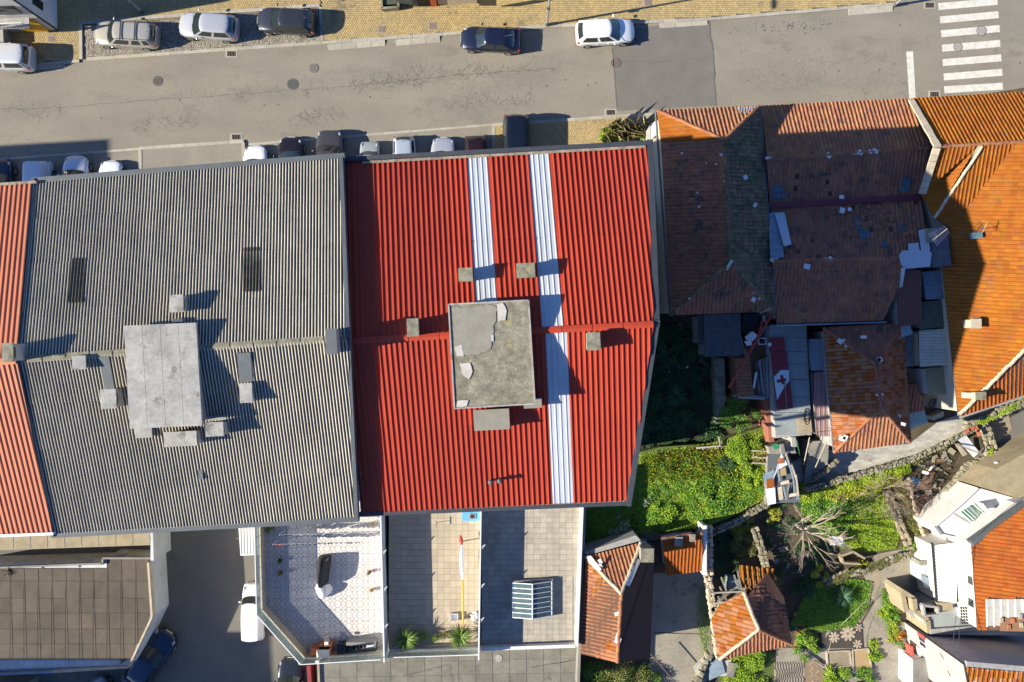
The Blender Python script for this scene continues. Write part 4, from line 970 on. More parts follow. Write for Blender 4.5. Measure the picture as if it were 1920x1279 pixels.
def place_car(kind, pname, pc, px, py, face_deg, label, rails=False, scale=1.0, z=0.0, group=None, metal=.35, nudge=None):
    key = (kind, pname, rails)
    if key not in PROTO: PROTO[key] = build_car(kind, paint(pname, pc, metal), rails)
    t = thing('parked_car', label, 'car' if kind != 'pickup' else 'van', P(px, py, z), group, math.radians(face_deg))
    t.scale = (scale, scale, scale)
    for nm, me, subs, sm in PROTO[key]:
        o = bpy.data.objects.new(nm, me); COL.objects.link(o); o.parent = t
        if sm is True: md = o.modifiers.new('s', 'SUBSURF'); md.levels = 2; md.render_levels = 2
        elif sm == 'bev': md = o.modifiers.new('b', 'BEVEL'); md.width = .05; md.segments = 2
        for sn, sme in subs:
            c = bpy.data.objects.new(sn, sme); COL.objects.link(c); c.parent = o
    return t
N_ = 'cars parked along the north side of the road'; S_ = 'cars parked nose-in beside the apartment row'; A_ = 'cars in the back alley'
silver = (.42, .41, .38); 
place_car('estate', 'champagne', (.40, .38, .33), 244, 71, 177, 'silver beige estate car with two black roof bars on the cobbled bay', True, 1.0, .01, N_)
place_car('hatch', 'silver', (.45, .46, .48), 397, 56, 175.5, 'silver hatchback between the estate car and the dark hatchback', False, 1.02, .01, N_)
place_car('hatch', 'charcoal', (.035, .037, .045), 541, 46, 176.5, 'dark grey hatchback at the right end of the cobbled bay', False, 1.0, .01, N_)
place_car('suv', 'pearl', (.60, .61, .63), 12, 113, 178, 'white car cut by the left edge, half on the yellow pavement', False, 1.0, .02, N_)
place_car('sedan', 'navy', (.012, .017, .04), 921, 80, 177, 'navy saloon parked under the lamp post on the north side', False, .97, .0, N_)
place_car('hatch', 'white', (.72, .73, .74), 1133, 66, 3, 'white hatchback facing right on the north side of the road', False, 1.0, .0, N_, metal=0)
place_car('sedan', 'deepnavy', (.012, .018, .035), 12, 360, 92, 'very dark navy car in the shade at the left edge', False, 1.0, .005, S_)
place_car('pickup', 'palevan', (.55, .57, .6), 84, 364, -90, 'pale van in the shade with its flat roof showing', False, .95, .005, S_, metal=.0)
place_car('hatch', 'palesilver', (.52, .54, .57), 150, 350, 88, 'silver car in the shade right of the pale van, bonnet out', False, 1.02, .005, S_)
place_car('hatch', 'white', (.72, .73, .74), 214, 355, 88, 'white car whose bonnet catches the sun left of the concrete pad', False, .93, .005, S_, metal=0)
place_car('hatch', 'white', (.72, .73, .74), 484, 328, 90, 'white car right of the concrete pad with its bonnet under the eaves', False, .95, .005, S_, metal=0)
place_car('hatch', 'blackplum', (.02, .015, .017), 548, 315, 88, 'black hatchback between the white car and the grey people carrier', False, 1.0, .005, S_)
place_car('suv', 'graphite', (.07, .065, .065), 622, 308, 89, 'dark grey people carrier nose-out by the junction of both roofs', False, 1.0, .005, S_)
place_car('pickup', 'grimy', (.40, .41, .38), 696, 319, 90, 'small boxy silver van at the left end of the red roof', False, .82, .005, S_)
place_car('hatch', 'iceblue', (.45, .5, .56), 761, 308, -88, 'small light silver car with its rear window just showing under the red roof', False, .90, .005, S_)
place_car('hatch', 'silver', (.45, .46, .48), 831, 314, 88, 'silver car with a ribbed bonnet below the second white stripe row', False, .97, .005, S_)
place_car('hatch', 'blackred', (.025, .008, .01), 893, 305, -88, 'black car with one red tail light peeking out left of the tall dark car', False, .87, .005, S_)
place_car('suv', 'midnight', (.008, .012, .022), 968, 280, -90, 'tall black car standing on the yellow south pavement', False, 1.0, .1, S_)
place_car('pickup', 'vanwhite', (.68, .69, .7), 480, 1142, 90, 'white van in the alley beside the white tiled terrace', False, .86, .005, A_, metal=0)
place_car('sedan', 'bluenavy', (.01, .025, .06), 287, 1233, 56, 'navy car parked diagonally along the stained white wall', False, 1.1, .005, A_)
place_car('hatch', 'alleydark', (.025, .03, .038), 549, 1283, 90, 'dark car nosing up beside the diagonal glass rail', False, 1.0, .005, A_)
place_car('hatch', 'alleygrey', (.2, .21, .22), 213, 1310, 128, 'grey car at the bottom edge left of the diagonal navy car', False, .95, .005, A_)
# ------------------------------------------------------------------ terraces behind the row
ZT = 3.2
def platform(name, label, cat, pts, z, m, z0=0.0):
    ps = [P(x, y, z) for x, y in pts]; c = sum(ps, Vector((0, 0, 0))) / len(ps); t = thing(name, label, cat, (c.x, c.y, 0)); MB().prism(ps, z0, z - .03).build('podium', m, t); return t
def floor_tiles(t, pts, z, s, m, ang=0.0, s2=None, gap=.012, limit=300, th=.03, zj=.0015, name='floor_tile'):
    poly = [(P(x, y, z).x, P(x, y, z).y) for x, y in pts]; s2 = s2 or s; bb = MB().box((0, 0, -th / 2), (s - gap, s2 - gap, th)); me = bb.mesh('floor_tile', m); it = []
    R2 = Matrix.Rotation(ang, 2); Ri = Matrix.Rotation(-ang, 2); q = [Ri @ Vector(p) for p in poly]; x0, x1 = min(p.x for p in q), max(p.x for p in q); y0, y1 = min(p.y for p in q), max(p.y for p in q)
    nx, ny = max(1, round((x1 - x0) / s)), max(1, round((y1 - y0) / s2))
    for j in range(ny):
        for i in range(nx):
            v = Vector((x0 + (i + .5) * (x1 - x0) / nx, y0 + (j + .5) * (y1 - y0) / ny)); w_ = R2 @ v
            if inside((w_.x, w_.y), poly): it.append((0, Matrix.Translation((w_.x, w_.y, z + RND.uniform(-zj, zj))) @ Matrix.Rotation(ang, 4, 'Z') @ Matrix.Diagonal(((x1 - x0) / nx / s, (y1 - y0) / ny / s2, 1, 1))))
    pieces(name, [me], it, t, limit)
tile_white = mat('printed_white_tile', (.60, .57, .54), (.54, .52, .49), 2, rough=.55, var=.04, lines=((.16, .16, .18), .74, .017), rnd=.02)
tile_beige = mat('beige_floor_tile', (.42, .35, .25), (.37, .31, .225), .8, rough=.7, rnd=.09, var=.05)
tile_grey = mat('grey_floor_tile', (.40, .355, .28), (.30, .27, .215), .9, rough=.8, rnd=.1, var=.14, vscale=5, stretch=(1, .4, 1))
t1p = [(486, 890), (716, 890), (722, 1218), (575, 1228), (500, 1140), (496, 1100)]
ter1 = platform('terrace', 'white terrace with printed ring tiles, laundry and glass rail', 'terrace', [(486, 890), (718, 890), (725, 1222), (573, 1232), (494, 1142), (490, 1100)], ZT, render_white)
floor_tiles(ter1, t1p, ZT, .37, tile_white, 0.0)
def rail(t, pts, z, par_h, glass_h, n_list, m_par, m_frame=white_metal, m_gl=glass_panel, th=.16):
    ps = [P(x, y, z) for x, y in pts]
    for k, (a, b) in enumerate(zip(ps[:-1], ps[1:])):
        MB().strip(a, b, th, z - .3, z + par_h).build('parapet', m_par, t); n = n_list[k]
        for i in range(n):
            p, q = a + (b - a) * (i / n), a + (b - a) * ((i + 1) / n); MB().strip(p, q, .02, z + par_h + .04, z + par_h + glass_h - .03).build('glass_panel', m_gl, t)
            MB().tube((p.x, p.y, z + par_h), (p.x, p.y, z + par_h + glass_h), .018, .018, 6).build('post', m_frame, t)
        MB().strip(a, b, .05, z + par_h + glass_h - .03, z + par_h + glass_h + .01).build('handrail', m_frame, t)
rail(ter1, [(491, 900), (497, 1136), (577, 1226), (722, 1217)], ZT, .85, 1.05, [12, 7, 6], render_beige)
# divider screens (solid, with stays)
def divider(label, pts, z, h, m, stays, n=8):
    ps = [P(x, y, z) for x, y in pts]; t = thing('divider_screen', label, 'screen', ps[0].lerp(ps[-1], .5)); a, b = ps
    for i in range(n):
        p, q = a + (b - a) * (i / n), a + (b - a) * ((i + 1) / n); MB().strip(p, q, .05 - .008 * (i % 2), z, z + h).build('screen_panel', m, t)
    MB().strip(a, b, .09, z + h, z + h + .04).build('top_rail', white_metal, t)
    for y in stays:
        f = (y - pts[0][1]) / (pts[1][1] - pts[0][1]); c = a + (b - a) * f; MB().beam((c.x + .03, c.y, z + h), (c.x + .32, c.y + .22, z + h), .03, .03).beam((c.x + .32, c.y + .22, z + h), (c.x + .03, c.y - .2, z + h - .02), .025, .025).build('stay', white_metal, t)
divider('white divider screen with stays between the white and the beige terrace', [(719, 896), (727, 1225)], ZT, 1.6, white_metal, (1026, 1093, 1161))
divider('white divider screen with stays between the beige and the grey terrace', [(904, 890), (899, 1222)], ZT, 1.5, white_metal, (1017, 1088, 1150))
ter2 = platform('terrace', 'beige tiled terrace with yuccas and a fallen parasol', 'terrace', [(729, 890), (901, 890), (897, 1222), (733, 1226)], ZT, render_beige)
floor_tiles(ter2, [(729, 890), (901, 890), (897, 1216), (733, 1218)], ZT, .41, tile_beige)
rail(ter2, [(731, 1219), (898, 1214)], ZT, .25, 1.1, [5], render_white)
ter3 = platform('terrace', 'grey tiled terrace with a glazed roof lantern', 'terrace', [(907, 890), (1092, 890), (1082, 1206), (902, 1212)], ZT, render_grey)
floor_tiles(ter3, [(907, 890), (1086, 890), (1076, 1204), (903, 1210)], ZT, .43, tile_grey, s2=.36)
for a, b in (((1092, 900), (1080, 1208)), ((902, 1213), (1078, 1207))):
    MB().strip(P(*a, ZT), P(*b, ZT), .22, ZT - .3, ZT + .45).build('parapet', render_white, ter3)
MB().strip(P(1097, 940, 3.0), P(1084, 1290, 3.0), .18, 0, 3.0).build('boundary_wall', concrete, ter3)
# lantern
def lantern():
    z = ZT; t = thing('roof_lantern', 'glazed ridge lantern with white bars on the grey terrace', 'skylight', P(998, 1120, z)); A = [P(961, 1090, z), P(1034, 1087, z), P(1034, 1151, z), P(961, 1154, z)]
    MB().prism([P(958, 1087, z), P(1037, 1084, z), P(1037, 1154, z), P(958, 1157, z)], z - .02, z + .35).build('upstand', render_grey, t); u = Vector((0, 0, .36)); r0 = (A[0] + A[1]) / 2 + Vector((0, 0, .85)); r1 = (A[2] + A[3]) / 2 + Vector((0, 0, .85)); n = 7
    for s, (a, b) in enumerate(((A[0], A[3]), (A[1], A[2]))):
        for i in range(n):
            p0, p1 = a + (b - a) * (i / n) + u, a + (b - a) * ((i + 1) / n) + u; q0, q1 = r0 + (r1 - r0) * (i / n), r0 + (r1 - r0) * ((i + 1) / n)
            MB().slab([p0, p1, q1, q0], .02).build('pane', glass_sky, t)
        for i in range(n + 1): MB().beam(a + (b - a) * (i / n) + u + Vector((0, 0, .02)), r0 + (r1 - r0) * (i / n) + Vector((0, 0, .02)), .045, .05).build('glazing_bar', white_metal, t)
        MB().beam(a + u, b + u, .06, .06).build('frame', white_metal, t)
    MB().beam(r0, r1, .07, .06).build('ridge_bar', white_metal, t); MB().add([A[0] + u, A[1] + u, r0], [(0, 1, 2)]).build('end_pane', glass_sky, t); MB().add([A[2] + u, A[3] + u, r1], [(0, 1, 2)]).build('end_pane', glass_sky, t)
lantern()
# things on the white terrace
def clothes_line(label, y, x0, x1, items, z=ZT + 1.35):
    a, b = P(x0, y, z), P(x1, y - 5, z); t = thing('clothes_line', label, 'washing line', (a.x, a.y, ZT)); MB().tube(a, b, .008, .008, 4).build('line', white_metal, t)
    for p in (a, b): MB().tube((p.x, p.y, ZT), (p.x, p.y, z + .05), .025, .025, 8).build('post', white_metal, t)
    for (f0, f1, m, h) in items:
        bb = MB(); n = 7; vs = []
        for k in range(n + 1):
            f = f0 + (f1 - f0) * k / n; p = a + (b - a) * f; o = .05 * math.sin(k * 1.9 + f * 30)
            vs += [p + Vector((0, o * .3, .01)), p + Vector((0, o - .09, -h * .5)), p + Vector((0, o * 1.6 - .16, -h * (.9 + .1 * math.sin(k * 2.3))))]
        bb.add(vs, [(3 * k + c, 3 * k + 3 + c, 3 * k + 4 + c, 3 * k + 1 + c) for k in range(n) for c in range(2)]); bb.build('garment', m, t)
clothes_line('washing line with dark and mauve clothes across the white terrace', 1021, 512, 679, [(.02, .10, cloth_red, .25), (.16, .28, cloth_grey, .5), (.3, .4, cloth_navy, .6), (.42, .55, cloth_navy, .55), (.57, .66, cloth_black, .5), (.68, .8, cloth_mauve, .6), (.82, .88, cloth_black, .4), (.9, 1, cloth_mauve, .5)])
clothes_line('washing line with white sheets and towels close to the grey roof', 1003, 524, 704, [(.02, .12, cloth_navy, .5), (.14, .42, cloth_white, .7), (.44, .54, cloth_navy, .6), (.56, .7, cloth_white, .7), (.72, .98, cloth_white, .8)])
clothes_line('washing line half hidden below the grey roof edge', 982, 560, 712, [(.2, .5, cloth_white, .75), (.52, .9, cloth_white, .8)])
dr = thing('drying_rack', 'drying rack draped in black cloth with white laundry at its foot', 'drying rack', P(605, 1080, ZT))
def drape(pts_px, hs, m, nm, par):
    """pts rows of (x,y) px; hs heights"""
    b = MB(); rows = []
    for (xl, xr, y), h in zip(pts_px, hs):
        n = 8; rows.append([P(xl + (xr - xl) * k / n, y, ZT) + Vector((RND.uniform(-.02, .02), RND.uniform(-.02, .02), h * (1 - abs(2 * k / n - 1) ** 1.6) * (1 + .12 * math.sin(k * 2.6)))) for k in range(n + 1)])
    vs = [v for r in rows for v in r]; k9 = 9
    b.add(vs, [(i * k9 + k, (i + 1) * k9 + k, (i + 1) * k9 + k + 1, i * k9 + k + 1) for i in range(len(rows) - 1) for k in range(8)]); return b.build(nm, m, par, smooth=True)
drape([(600, 620, 1040), (596, 622, 1046), (594, 620, 1060), (594, 618, 1075), (595, 616, 1088), (598, 612, 1096)], [.3, 1.25, 1.3, 1.28, 1.2, .9], cloth_black, 'black_cover', dr)
drape([(594, 618, 1094), (590, 624, 1102), (594, 622, 1112), (598, 612, 1120)], [.6, .85, .7, .3], cloth_white, 'laundry', dr)
for x, y in ((597, 1044), (618, 1044), (597, 1092), (615, 1092)):
    c = P(x, y, ZT); MB().tube(c, (c.x, c.y, ZT + 1.1), .012, .012, 6).build('leg', white_metal, dr)
for x, y, r, h, m, lb in [(527, 1049, .16, .3, leaf_dark, 'round dark green pot plant, upper one by the west rail of the white terrace'), (528, 1072, .17, .35, leaf_olive, 'olive pot plant, lower one by the west rail of the white terrace'), (694, 1071, .14, .4, leaf_dark, 'small dark green pot plant near the east screen of the white terrace'), (698, 1105, .13, .45, dry_grass, 'dry brown pot plant near the east screen of the white terrace'), (699, 980, .13, .3, dry_grass, 'dry pot plant beside the washing near the screen')]: potted('potted_plant', lb, P(x, y, ZT), r, h, m, 'pot plants on the white terrace')
rosette('yucca', 'young yucca in the corner of the white terrace under the grey roof edge', P(510, 988, ZT), .42, 34, leaf_yucca, wd=.06, h=.5)
# barbecue and covered furniture
bq = thing('barbecue', 'brick barbecue with white hood against the south rail', 'barbecue', P(612, 1210, ZT))
b_ = lambda x0, y0, x1, y1, z0, z1, m, nm, par=bq: MB().prism([P(x0, y0, ZT), P(x1, y0, ZT), P(x1, y1, ZT), P(x0, y1, ZT)], z0, z1).build(nm, m, par, bevel=.01)
b_(588, 1206, 600, 1220, ZT, ZT + .9, terracotta, 'brick_bench'); b_(603, 1200, 626, 1219, ZT, ZT + .95, terracotta, 'brick_base'); b_(604, 1203, 624, 1212, ZT + .95, ZT + .98, cloth_black, 'grill_plate')
hp = [P(602, 1205, ZT), P(626, 1205, ZT), P(626, 1218, ZT), P(602, 1218, ZT)]; ap = [P(608, 1210, ZT), P(616, 1210, ZT), P(616, 1215, ZT), P(608, 1215, ZT)]
hv = [Vector((p.x, p.y, ZT + 1.3)) for p in hp] + [Vector((p.x, p.y, ZT + 1.9)) for p in ap]
MB().add(hv, [(0, 1, 5, 4), (1, 2, 6, 5), (2, 3, 7, 6), (3, 0, 4, 7), (4, 5, 6, 7)]).build('hood', render_white, bq); b_(609, 1210.5, 615, 1214.5, ZT + 1.9, ZT + 2.7, render_white, 'flue')
for x in (603, 625): b_(x - 1, 1205, x + 1, 1218, ZT + .9, ZT + 1.32, terracotta, 'brick_pier')
MB().box(P(612, 1206, ZT + 1.0), (.25, .18, .08)).build('tray', tarp_white, bq); tb = thing('side_table', 'round white table behind the barbecue', 'table', P(616, 1196, ZT)); c = P(616, 1196, ZT)
MB().disc((c.x, c.y), .2, ZT + .5, ZT + .53, 18).build('tabletop', render_beige, tb); MB().tube((c.x, c.y, ZT), (c.x, c.y, ZT + .5), .03, .03, 8).build('leg', black_plastic, tb)
sf = thing('storage_bench', 'long black plastic storage bench with tubs on it against the south rail', 'bench', P(675, 1208, ZT))
b_(654, 1199, 708, 1220, ZT, ZT + .55, mat('slate_plastic', (.05, .065, .085), rough=.6), 'box', sf); b_(636, 1201, 653, 1221, ZT, ZT + .75, black_plastic, 'armchair', sf); b_(654, 1195, 708, 1201, ZT, ZT + .95, cloth_grey, 'backrest', sf)
for k in range(5): b_(638 + k * 3, 1204, 639.2 + k * 3, 1220, ZT + .75, ZT + .78, mat('slate_plastic', (.05, .065, .085)), 'slat', sf)
for x, y, m, lb in ((665, 1214, leaf_dark, 'tub with green rim on the black bench'), (678, 1211, mat('bowl', (.3, .22, .15)), 'brown rimmed tub in the middle of the black bench')):
    c = P(x, y, ZT + .55); t = thing('tub', lb, 'tub', c); MB().tube(c, (c.x, c.y, c.z + .16), .13, .16, 14, caps=False).build('side', m, t); MB().disc((c.x, c.y), .13, c.z + .03, c.z + .05, 14).build('content', hole_black, t)
c = P(672, 1205, ZT + .56); tag(MB().dome(c, .12, .08, .08).build('blue_cloth', mat('bright_blue', (.03, .1, .5), rough=.8)), 'small bright blue cloth bundle on the black bench', 'cloth')
cs = P(694, 1209, ZT + .56); tag(MB().box(cs, (.6, .25, .1), .2).build('cushion', cloth_white, bevel=.03), 'pale cushion at the right end of the black bench', 'cushion')
# beige terrace things
YG = 'spiky yuccas on the beige terrace'
rosette('yucca', 'big spiky yucca at the left end of the south rail, beige terrace', P(764, 1190, ZT), .95, 130, leaf_yucca, group=YG, wd=.075, h=.75); rosette('yucca', 'big spiky yucca whose crown meets the yellow pole, beige terrace', P(864, 1186, ZT), .95, 130, leaf_yucca, group=YG, wd=.075, h=.75)
for x, y, r, m, lb in ((795, 1190, .3, leaf_mid, 'small round shrub in a pot right of the left yucca'), (815, 1193, .24, leaf_mid, 'thin leafy pot plant in the middle of the beige terrace rail'), (833, 1187, .34, leaf_olive, 'low yellowish shrub in a pot left of the right yucca')): potted('potted_plant', lb, P(x, y, ZT), r, .5, m, 'pot plants along the beige terrace rail', n=420)
ps_ = thing('parasol', 'closed white parasol with a yellow pole and red tip lying across supports', 'parasol', P(866, 1090, ZT)); z_ = ZT + .75
pa, pb, pc_, pd, pe = P(863, 1003, z_), P(866, 1020, z_), P(867, 1088, z_), P(868, 1160, z_), P(869, 1182, z_)
def spindle(a, b, r, m, nm):
    bb = MB(); n = 8; d = b - a; prev = None
    for i in range(n): r0, r1 = r * math.sin(math.pi * (i + .02) / n) ** .7 + .012, r * math.sin(math.pi * min(.999, (i + 1) / n)) ** .7 + .012; bb.tube(a + d * i / n, a + d * (i + 1) / n, r0, r1, 8, caps=False)
    return bb.build(nm, m, ps_)
spindle(pa, pb + Vector((0, -.1, 0)), .13, mat('faded_red_cloth', (.35, .08, .06), rough=.9), 'tip_cover'); spindle(pb, pc_, .15, cloth_white, 'canopy'); MB().tube(pc_, pd, .075, .06, 8).build('pole', paint_yellow, ps_); MB().tube(pd, pe, .05, .05, 8).build('pole_foot', paint_yellow, ps_)
for q in (pb, pd): MB().box((q.x, q.y, (ZT + z_) / 2 - .03), (.08, .08, z_ - ZT - .1)).build('support', white_metal, ps_)
cr = thing('plastic_crate', 'white wire crate left of the yellow pole', 'crate', P(852, 1156, ZT)); cc = P(852, 1156, ZT)
for sx, sy, lx, ly in ((0, -.24, .5, .02), (0, .24, .5, .02), (-.25, 0, .02, .5), (.25, 0, .02, .5)): MB().box((cc.x + sx, cc.y + sy, ZT + .15), (lx, ly, .3)).build('side', tarp_white, cr)
for k in range(4): MB().beam((cc.x - .24 + k * .14, cc.y - .24, ZT + .28), (cc.x - .1 + k * .1, cc.y + .24, ZT + .28), .02, .02).build('wire', tarp_white, cr)
MB().box((cc.x, cc.y, ZT + .03), (.5, .5, .03)).build('base', tarp_white, cr)
bgb = thing('white_bag', 'crumpled white bag against the divider beside the yellow pole', 'bag', P(891, 1155, ZT)); bb = MB().dome(P(890, 1155, ZT), .28, .34, .35, 9, 4); bb.v = [(v[0] + RND.uniform(-.05, .05), v[1] + RND.uniform(-.05, .05), v[2]) for v in bb.v]; bb.build('bag', tarp_white, bgb)
tag(MB().dome(P(877, 1157, ZT), .16, .12, .2, 7, 3).build('brown_sack', wood_brown), 'small brown sack between crate and white bag', 'sack')
bl = thing('blue_tarpaulin', 'light blue tarpaulin over a box below the red roof edge', 'tarpaulin', P(889, 960, ZT)); 
b_(868, 940, 902, 972, ZT, ZT + .8, paint_blue, 'tarpaulin', bl); b_(880, 958, 893, 968, ZT + .8, ZT + .86, render_grey, 'folded_lid', bl); b_(883, 960, 890, 967, ZT + .86, ZT + .9, cloth_black, 'box', bl)
br_ = thing('wall_bracket', 'thin grey bracket pole standing near the roof edge on the beige terrace', 'pole', P(818, 978, ZT)); c = P(819, 980, ZT); MB().tube(c, (c.x, c.y, ZT + .5), .02, .02, 6).build('pole', lead_grey, br_); MB().box((c.x, c.y, ZT + .5), (.04, .5, .03)).build('bar', lead_grey, br_)
# ------------------------------------------------------------------ low concrete roof south of the terraces
lw = platform('garage_block', 'low garage block with a cracked concrete slab roof south of the terraces', 'garage', [(598, 1222), (1084, 1205), (1084, 1360), (600, 1360)], 1.6, render_grey)
slab_m = mat('old_slab', (.2, .185, .145), (.14, .13, .105), 1.1, rough=.92, var=.16, vscale=6, rnd=.1, spot=(.08, .075, .055), spotscale=1.4, spotamt=.6)
floor_tiles(lw, [(605, 1226), (1082, 1208), (1082, 1340), (607, 1340)], 1.6, 1.15, slab_m, .02, s2=1.0, gap=.03, name='roof_slab')
MB().strip(P(597, 1232, 1.6), P(601, 1340, 1.6), .16, 0, 1.75).build('parapet', concrete_yellow, lw); MB().disc((P(935, 1234, 1.6).x, P(935, 1234, 1.6).y), .26, 1.6, 1.63, 20).build('roof_hatch', concrete_pale, lw)
ww = wiggle('cable', [(758, 1267), (842, 1246), (850, 1290)], .03, black_plastic, 1.66, .01); ww['kind'] = None; del ww['kind']; tag(ww, 'thin dark cable lying on the low slab roof left half', 'cable')
ww = wiggle('cable', [(994, 1252), (1078, 1238)], .03, black_plastic, 1.66, .01); del ww['kind']; tag(ww, 'thin dark cable lying on the low slab roof right half', 'cable')
tag(MB().strip(P(586, 1236, .1), P(590, 1300, .1), .28, 0, 1.3).build('brown_fence', paint_red), 'dark brown boarded fence between the dark alley car and the slab roof', 'fence')
# ------------------------------------------------------------------ low annex bottom left
ax = thing('annex_building', 'low annex with a brown panelled flat roof and stained white wall', 'building', P(140, 1150, 0)); ZA = 2.75
outer = [(-60, 1062), (193, 1052), (193, 1046), (284, 1046), (289, 1156), (246, 1252), (-60, 1262)]
MB().prism([P(x, y, ZA) for x, y in [(-60, 1062), (190, 1054), (193, 1048), (280, 1050), (286, 1156), (243, 1248), (-60, 1258)]], 0, ZA - .12).build('wall', wall_stain, ax)
panel_m = mat('brown_roof_panel', (.105, .083, .06), (.07, .057, .043), 1.0, rough=.9, rnd=.12, var=.2, spot=(.22, .2, .16), spotscale=1.3, spotamt=.66)
xs = [-60, -34, -8, 18, 44, 70, 96, 122, 148, 174, 200, 226, 253, 279]; ys = [1046, 1090, 1122, 1150, 1180, 1208, 1238]
for i in range(len(xs) - 1):
    for j in range(len(ys) - 1):
        y0, y1 = ys[j], ys[j + 1]
        if xs[i] < 190 and j == 0: y0 = 1066
        if i % 3 == 1 and j in (2,): continue
        x1 = xs[i + 1]
        if j >= 4: x1 = min(x1, 283 - (y0 - 1156) * .45)
        x1b = min(xs[i + 1], 283 - max(0, y1 - 1158) * .46)
        if x1b - xs[i] < 4: continue
        yy1 = ys[j + 2] if (i % 3 == 1 and j == 1) else y1
        x1b2 = min(xs[i + 1], 283 - max(0, yy1 - 1158) * .46)
        MB().prism([P(xs[i] + .4, y0 + .3, ZA), P(min(xs[i + 1], 283 - max(0, y0 - 1158) * .46) - .4, y0 + .3, ZA), P(x1b2 - .4, yy1 - .3, ZA), P(xs[i] + .4, yy1 - .3, ZA)], ZA - .1, ZA - .05 + RND.uniform(-.004, .004)).build('roof_panel', panel_m, ax)
for x in xs[1:-1]:
    yb = 1238 if x < 245 else 1158 + (283 - x) / .46
    MB().strip(P(x, 1068 if x < 193 else 1048, ZA), P(x + 5, yb, ZA), .05, ZA - .1, ZA - .035).build('roof_batten', panel_m, ax)
for a, b, m in (((279, 1054), (286, 1156), mortar_pale), ((286, 1156), (242, 1250), mortar_pale), ((242, 1250), (100, 1259), mortar_pale), ((100, 1259), (-60, 1266), blue_metal), ((-60, 1066), (193, 1056), concrete), ((193, 1058), (194, 1047), concrete), ((194, 1046), (288, 1046), concrete)):
    MB().strip(P(*a, ZA), P(*b, ZA), .13, ZA - .3, ZA + .14).build('parapet', m, ax)
MB().prism([P(-60, 1242, ZA), P(245, 1238, ZA), P(240, 1252, ZA), P(-60, 1262, ZA)], ZA - .5, ZA - .14).build('gutter', blue_metal, ax)
MB().prism([P(284, 985, ZA), P(288, 985, ZA), P(290, 1050, ZA), P(284, 1050, ZA)], 0, ZA + .15).build('side_wall', wall_stain, ax)
MB().prism([P(-60, 985, ZA), P(286, 975, ZA), P(287, 1022, ZA), P(-60, 1034, ZA)], 0, ZA).build('rear_slab', concrete_yellow, ax)
for k in range(11): 
    x = -40 + 32 * k; MB().strip(P(x, 990, ZA), P(x + 1, 1030 - x * .035, ZA), .03, ZA, ZA + .012).build('slab_joint', concrete, ax)
for x, y in ((18, 1063), (91, 1060), (160, 1056), (225, 1042)): MB().beam(P(x - 13, y + 5, ZA - .1), P(x + 14, y - 6, ZA - .5), .22, .12).build('strut', concrete_pale, ax)
MB().prism([P(-60, 1266, .2), P(70, 1268, .2), P(70, 1330, .2), P(-60, 1330, .2)], 0, 2.2).build('porch_roof', concrete_smooth, ax)
for i in range(2): 
    x = (113, 150)[i]; rosette('weed', ('dry weed growing from the annex gutter, left of two', 'dry weed growing from the annex gutter, right of two')[i], P(x, 1262, ZA - .3), .32, 26, (dry_grass, leaf_olive)[i], cat='weed', wd=.03, h=.25, pot=False)
shrub('weed', 'small weed on the annex roof corner at the left edge', 'weed', P(14, 1070, ZA), .35, .3, leaf_olive, 160, .07); shrub('weed', 'dark weed in the annex gutter near the diagonal parapet', 'weed', P(230, 1240, ZA - .1), .2, .25, leaf_dark, 90, .06)
# white ribbed cabin beside the terrace
cb = thing('white_cabin', 'small white cabin with a ribbed flat roof below the grey roof', 'shed', P(468, 1010, 0)); MB().prism([P(446, 975, 2.6), P(489, 975, 2.6), P(490, 1040, 2.6), P(451, 1042, 2.6)], 0, 2.6).build('wall', white_metal, cb)
for k in range(7): x = 450 + k * 5.6; MB().strip(P(x, 985, 2.6), P(x + 1.5, 1039, 2.6), .05, 2.6, 2.64).build('roof_rib', white_metal, cb)
# ------------------------------------------------------------------ tiled houses on the right
def tiled(name, label, eave, planes, caps, wall_m=render_grey, wall_inset=.25, z0=0.0, capm=tile_rust, deck=.1, limit=300, cat='house', wall=True, jit=.014, capr=.11, windows=()):
    ps = [P(*p) for p in eave]; c = sum(ps, Vector((0, 0, 0))) / len(ps); t = thing(name, label, cat, (c.x, c.y, z0))
    if wall: MB().prism(offset_poly(ps, wall_inset), z0, min(p.z for p in ps) - .1).build('wall', wall_m, t)
    T = Tiles(); d = MB()
    for pl in planes:
        poly = [P(*p) for p in pl[0]]; kw = pl[3] if len(pl) > 3 else {}; d.slab(poly, deck); T.plane(poly, pl[1], down=pl[2], jit=kw.pop('jit', jit), **kw)
    d.build('roof_deck', under_m, t); T.flush(t, limit)
    for cp in caps: ridge_caps(P(*cp[0]), P(*cp[1]), cp[2] if len(cp) > 2 else capm, t, r=cp[3] if len(cp) > 3 else capr)
    return t
def patch(t, q, zf, m, name='patch_sheet', th=.03):
    MB().slab([P(x, y, zf) if not isinstance(zf, (list, tuple)) else P(x, y, zf[i]) for i, (x, y) in enumerate(q)], th).build(name, m, t)
def bits(t, pts, zfun, m, name='mortar_scrap', s=(.12, .3)):
    for x, y in pts:
        a, b = RND.uniform(*s), RND.uniform(*s); p = P(x, y, zfun(x, y)); MB().box((p.x, p.y, p.z + .1), (a, b, .05), RND.uniform(0, 3)).build(name, m, t)
scrap = mat('mortar_scrap', (.62, .6, .56), rough=.9)
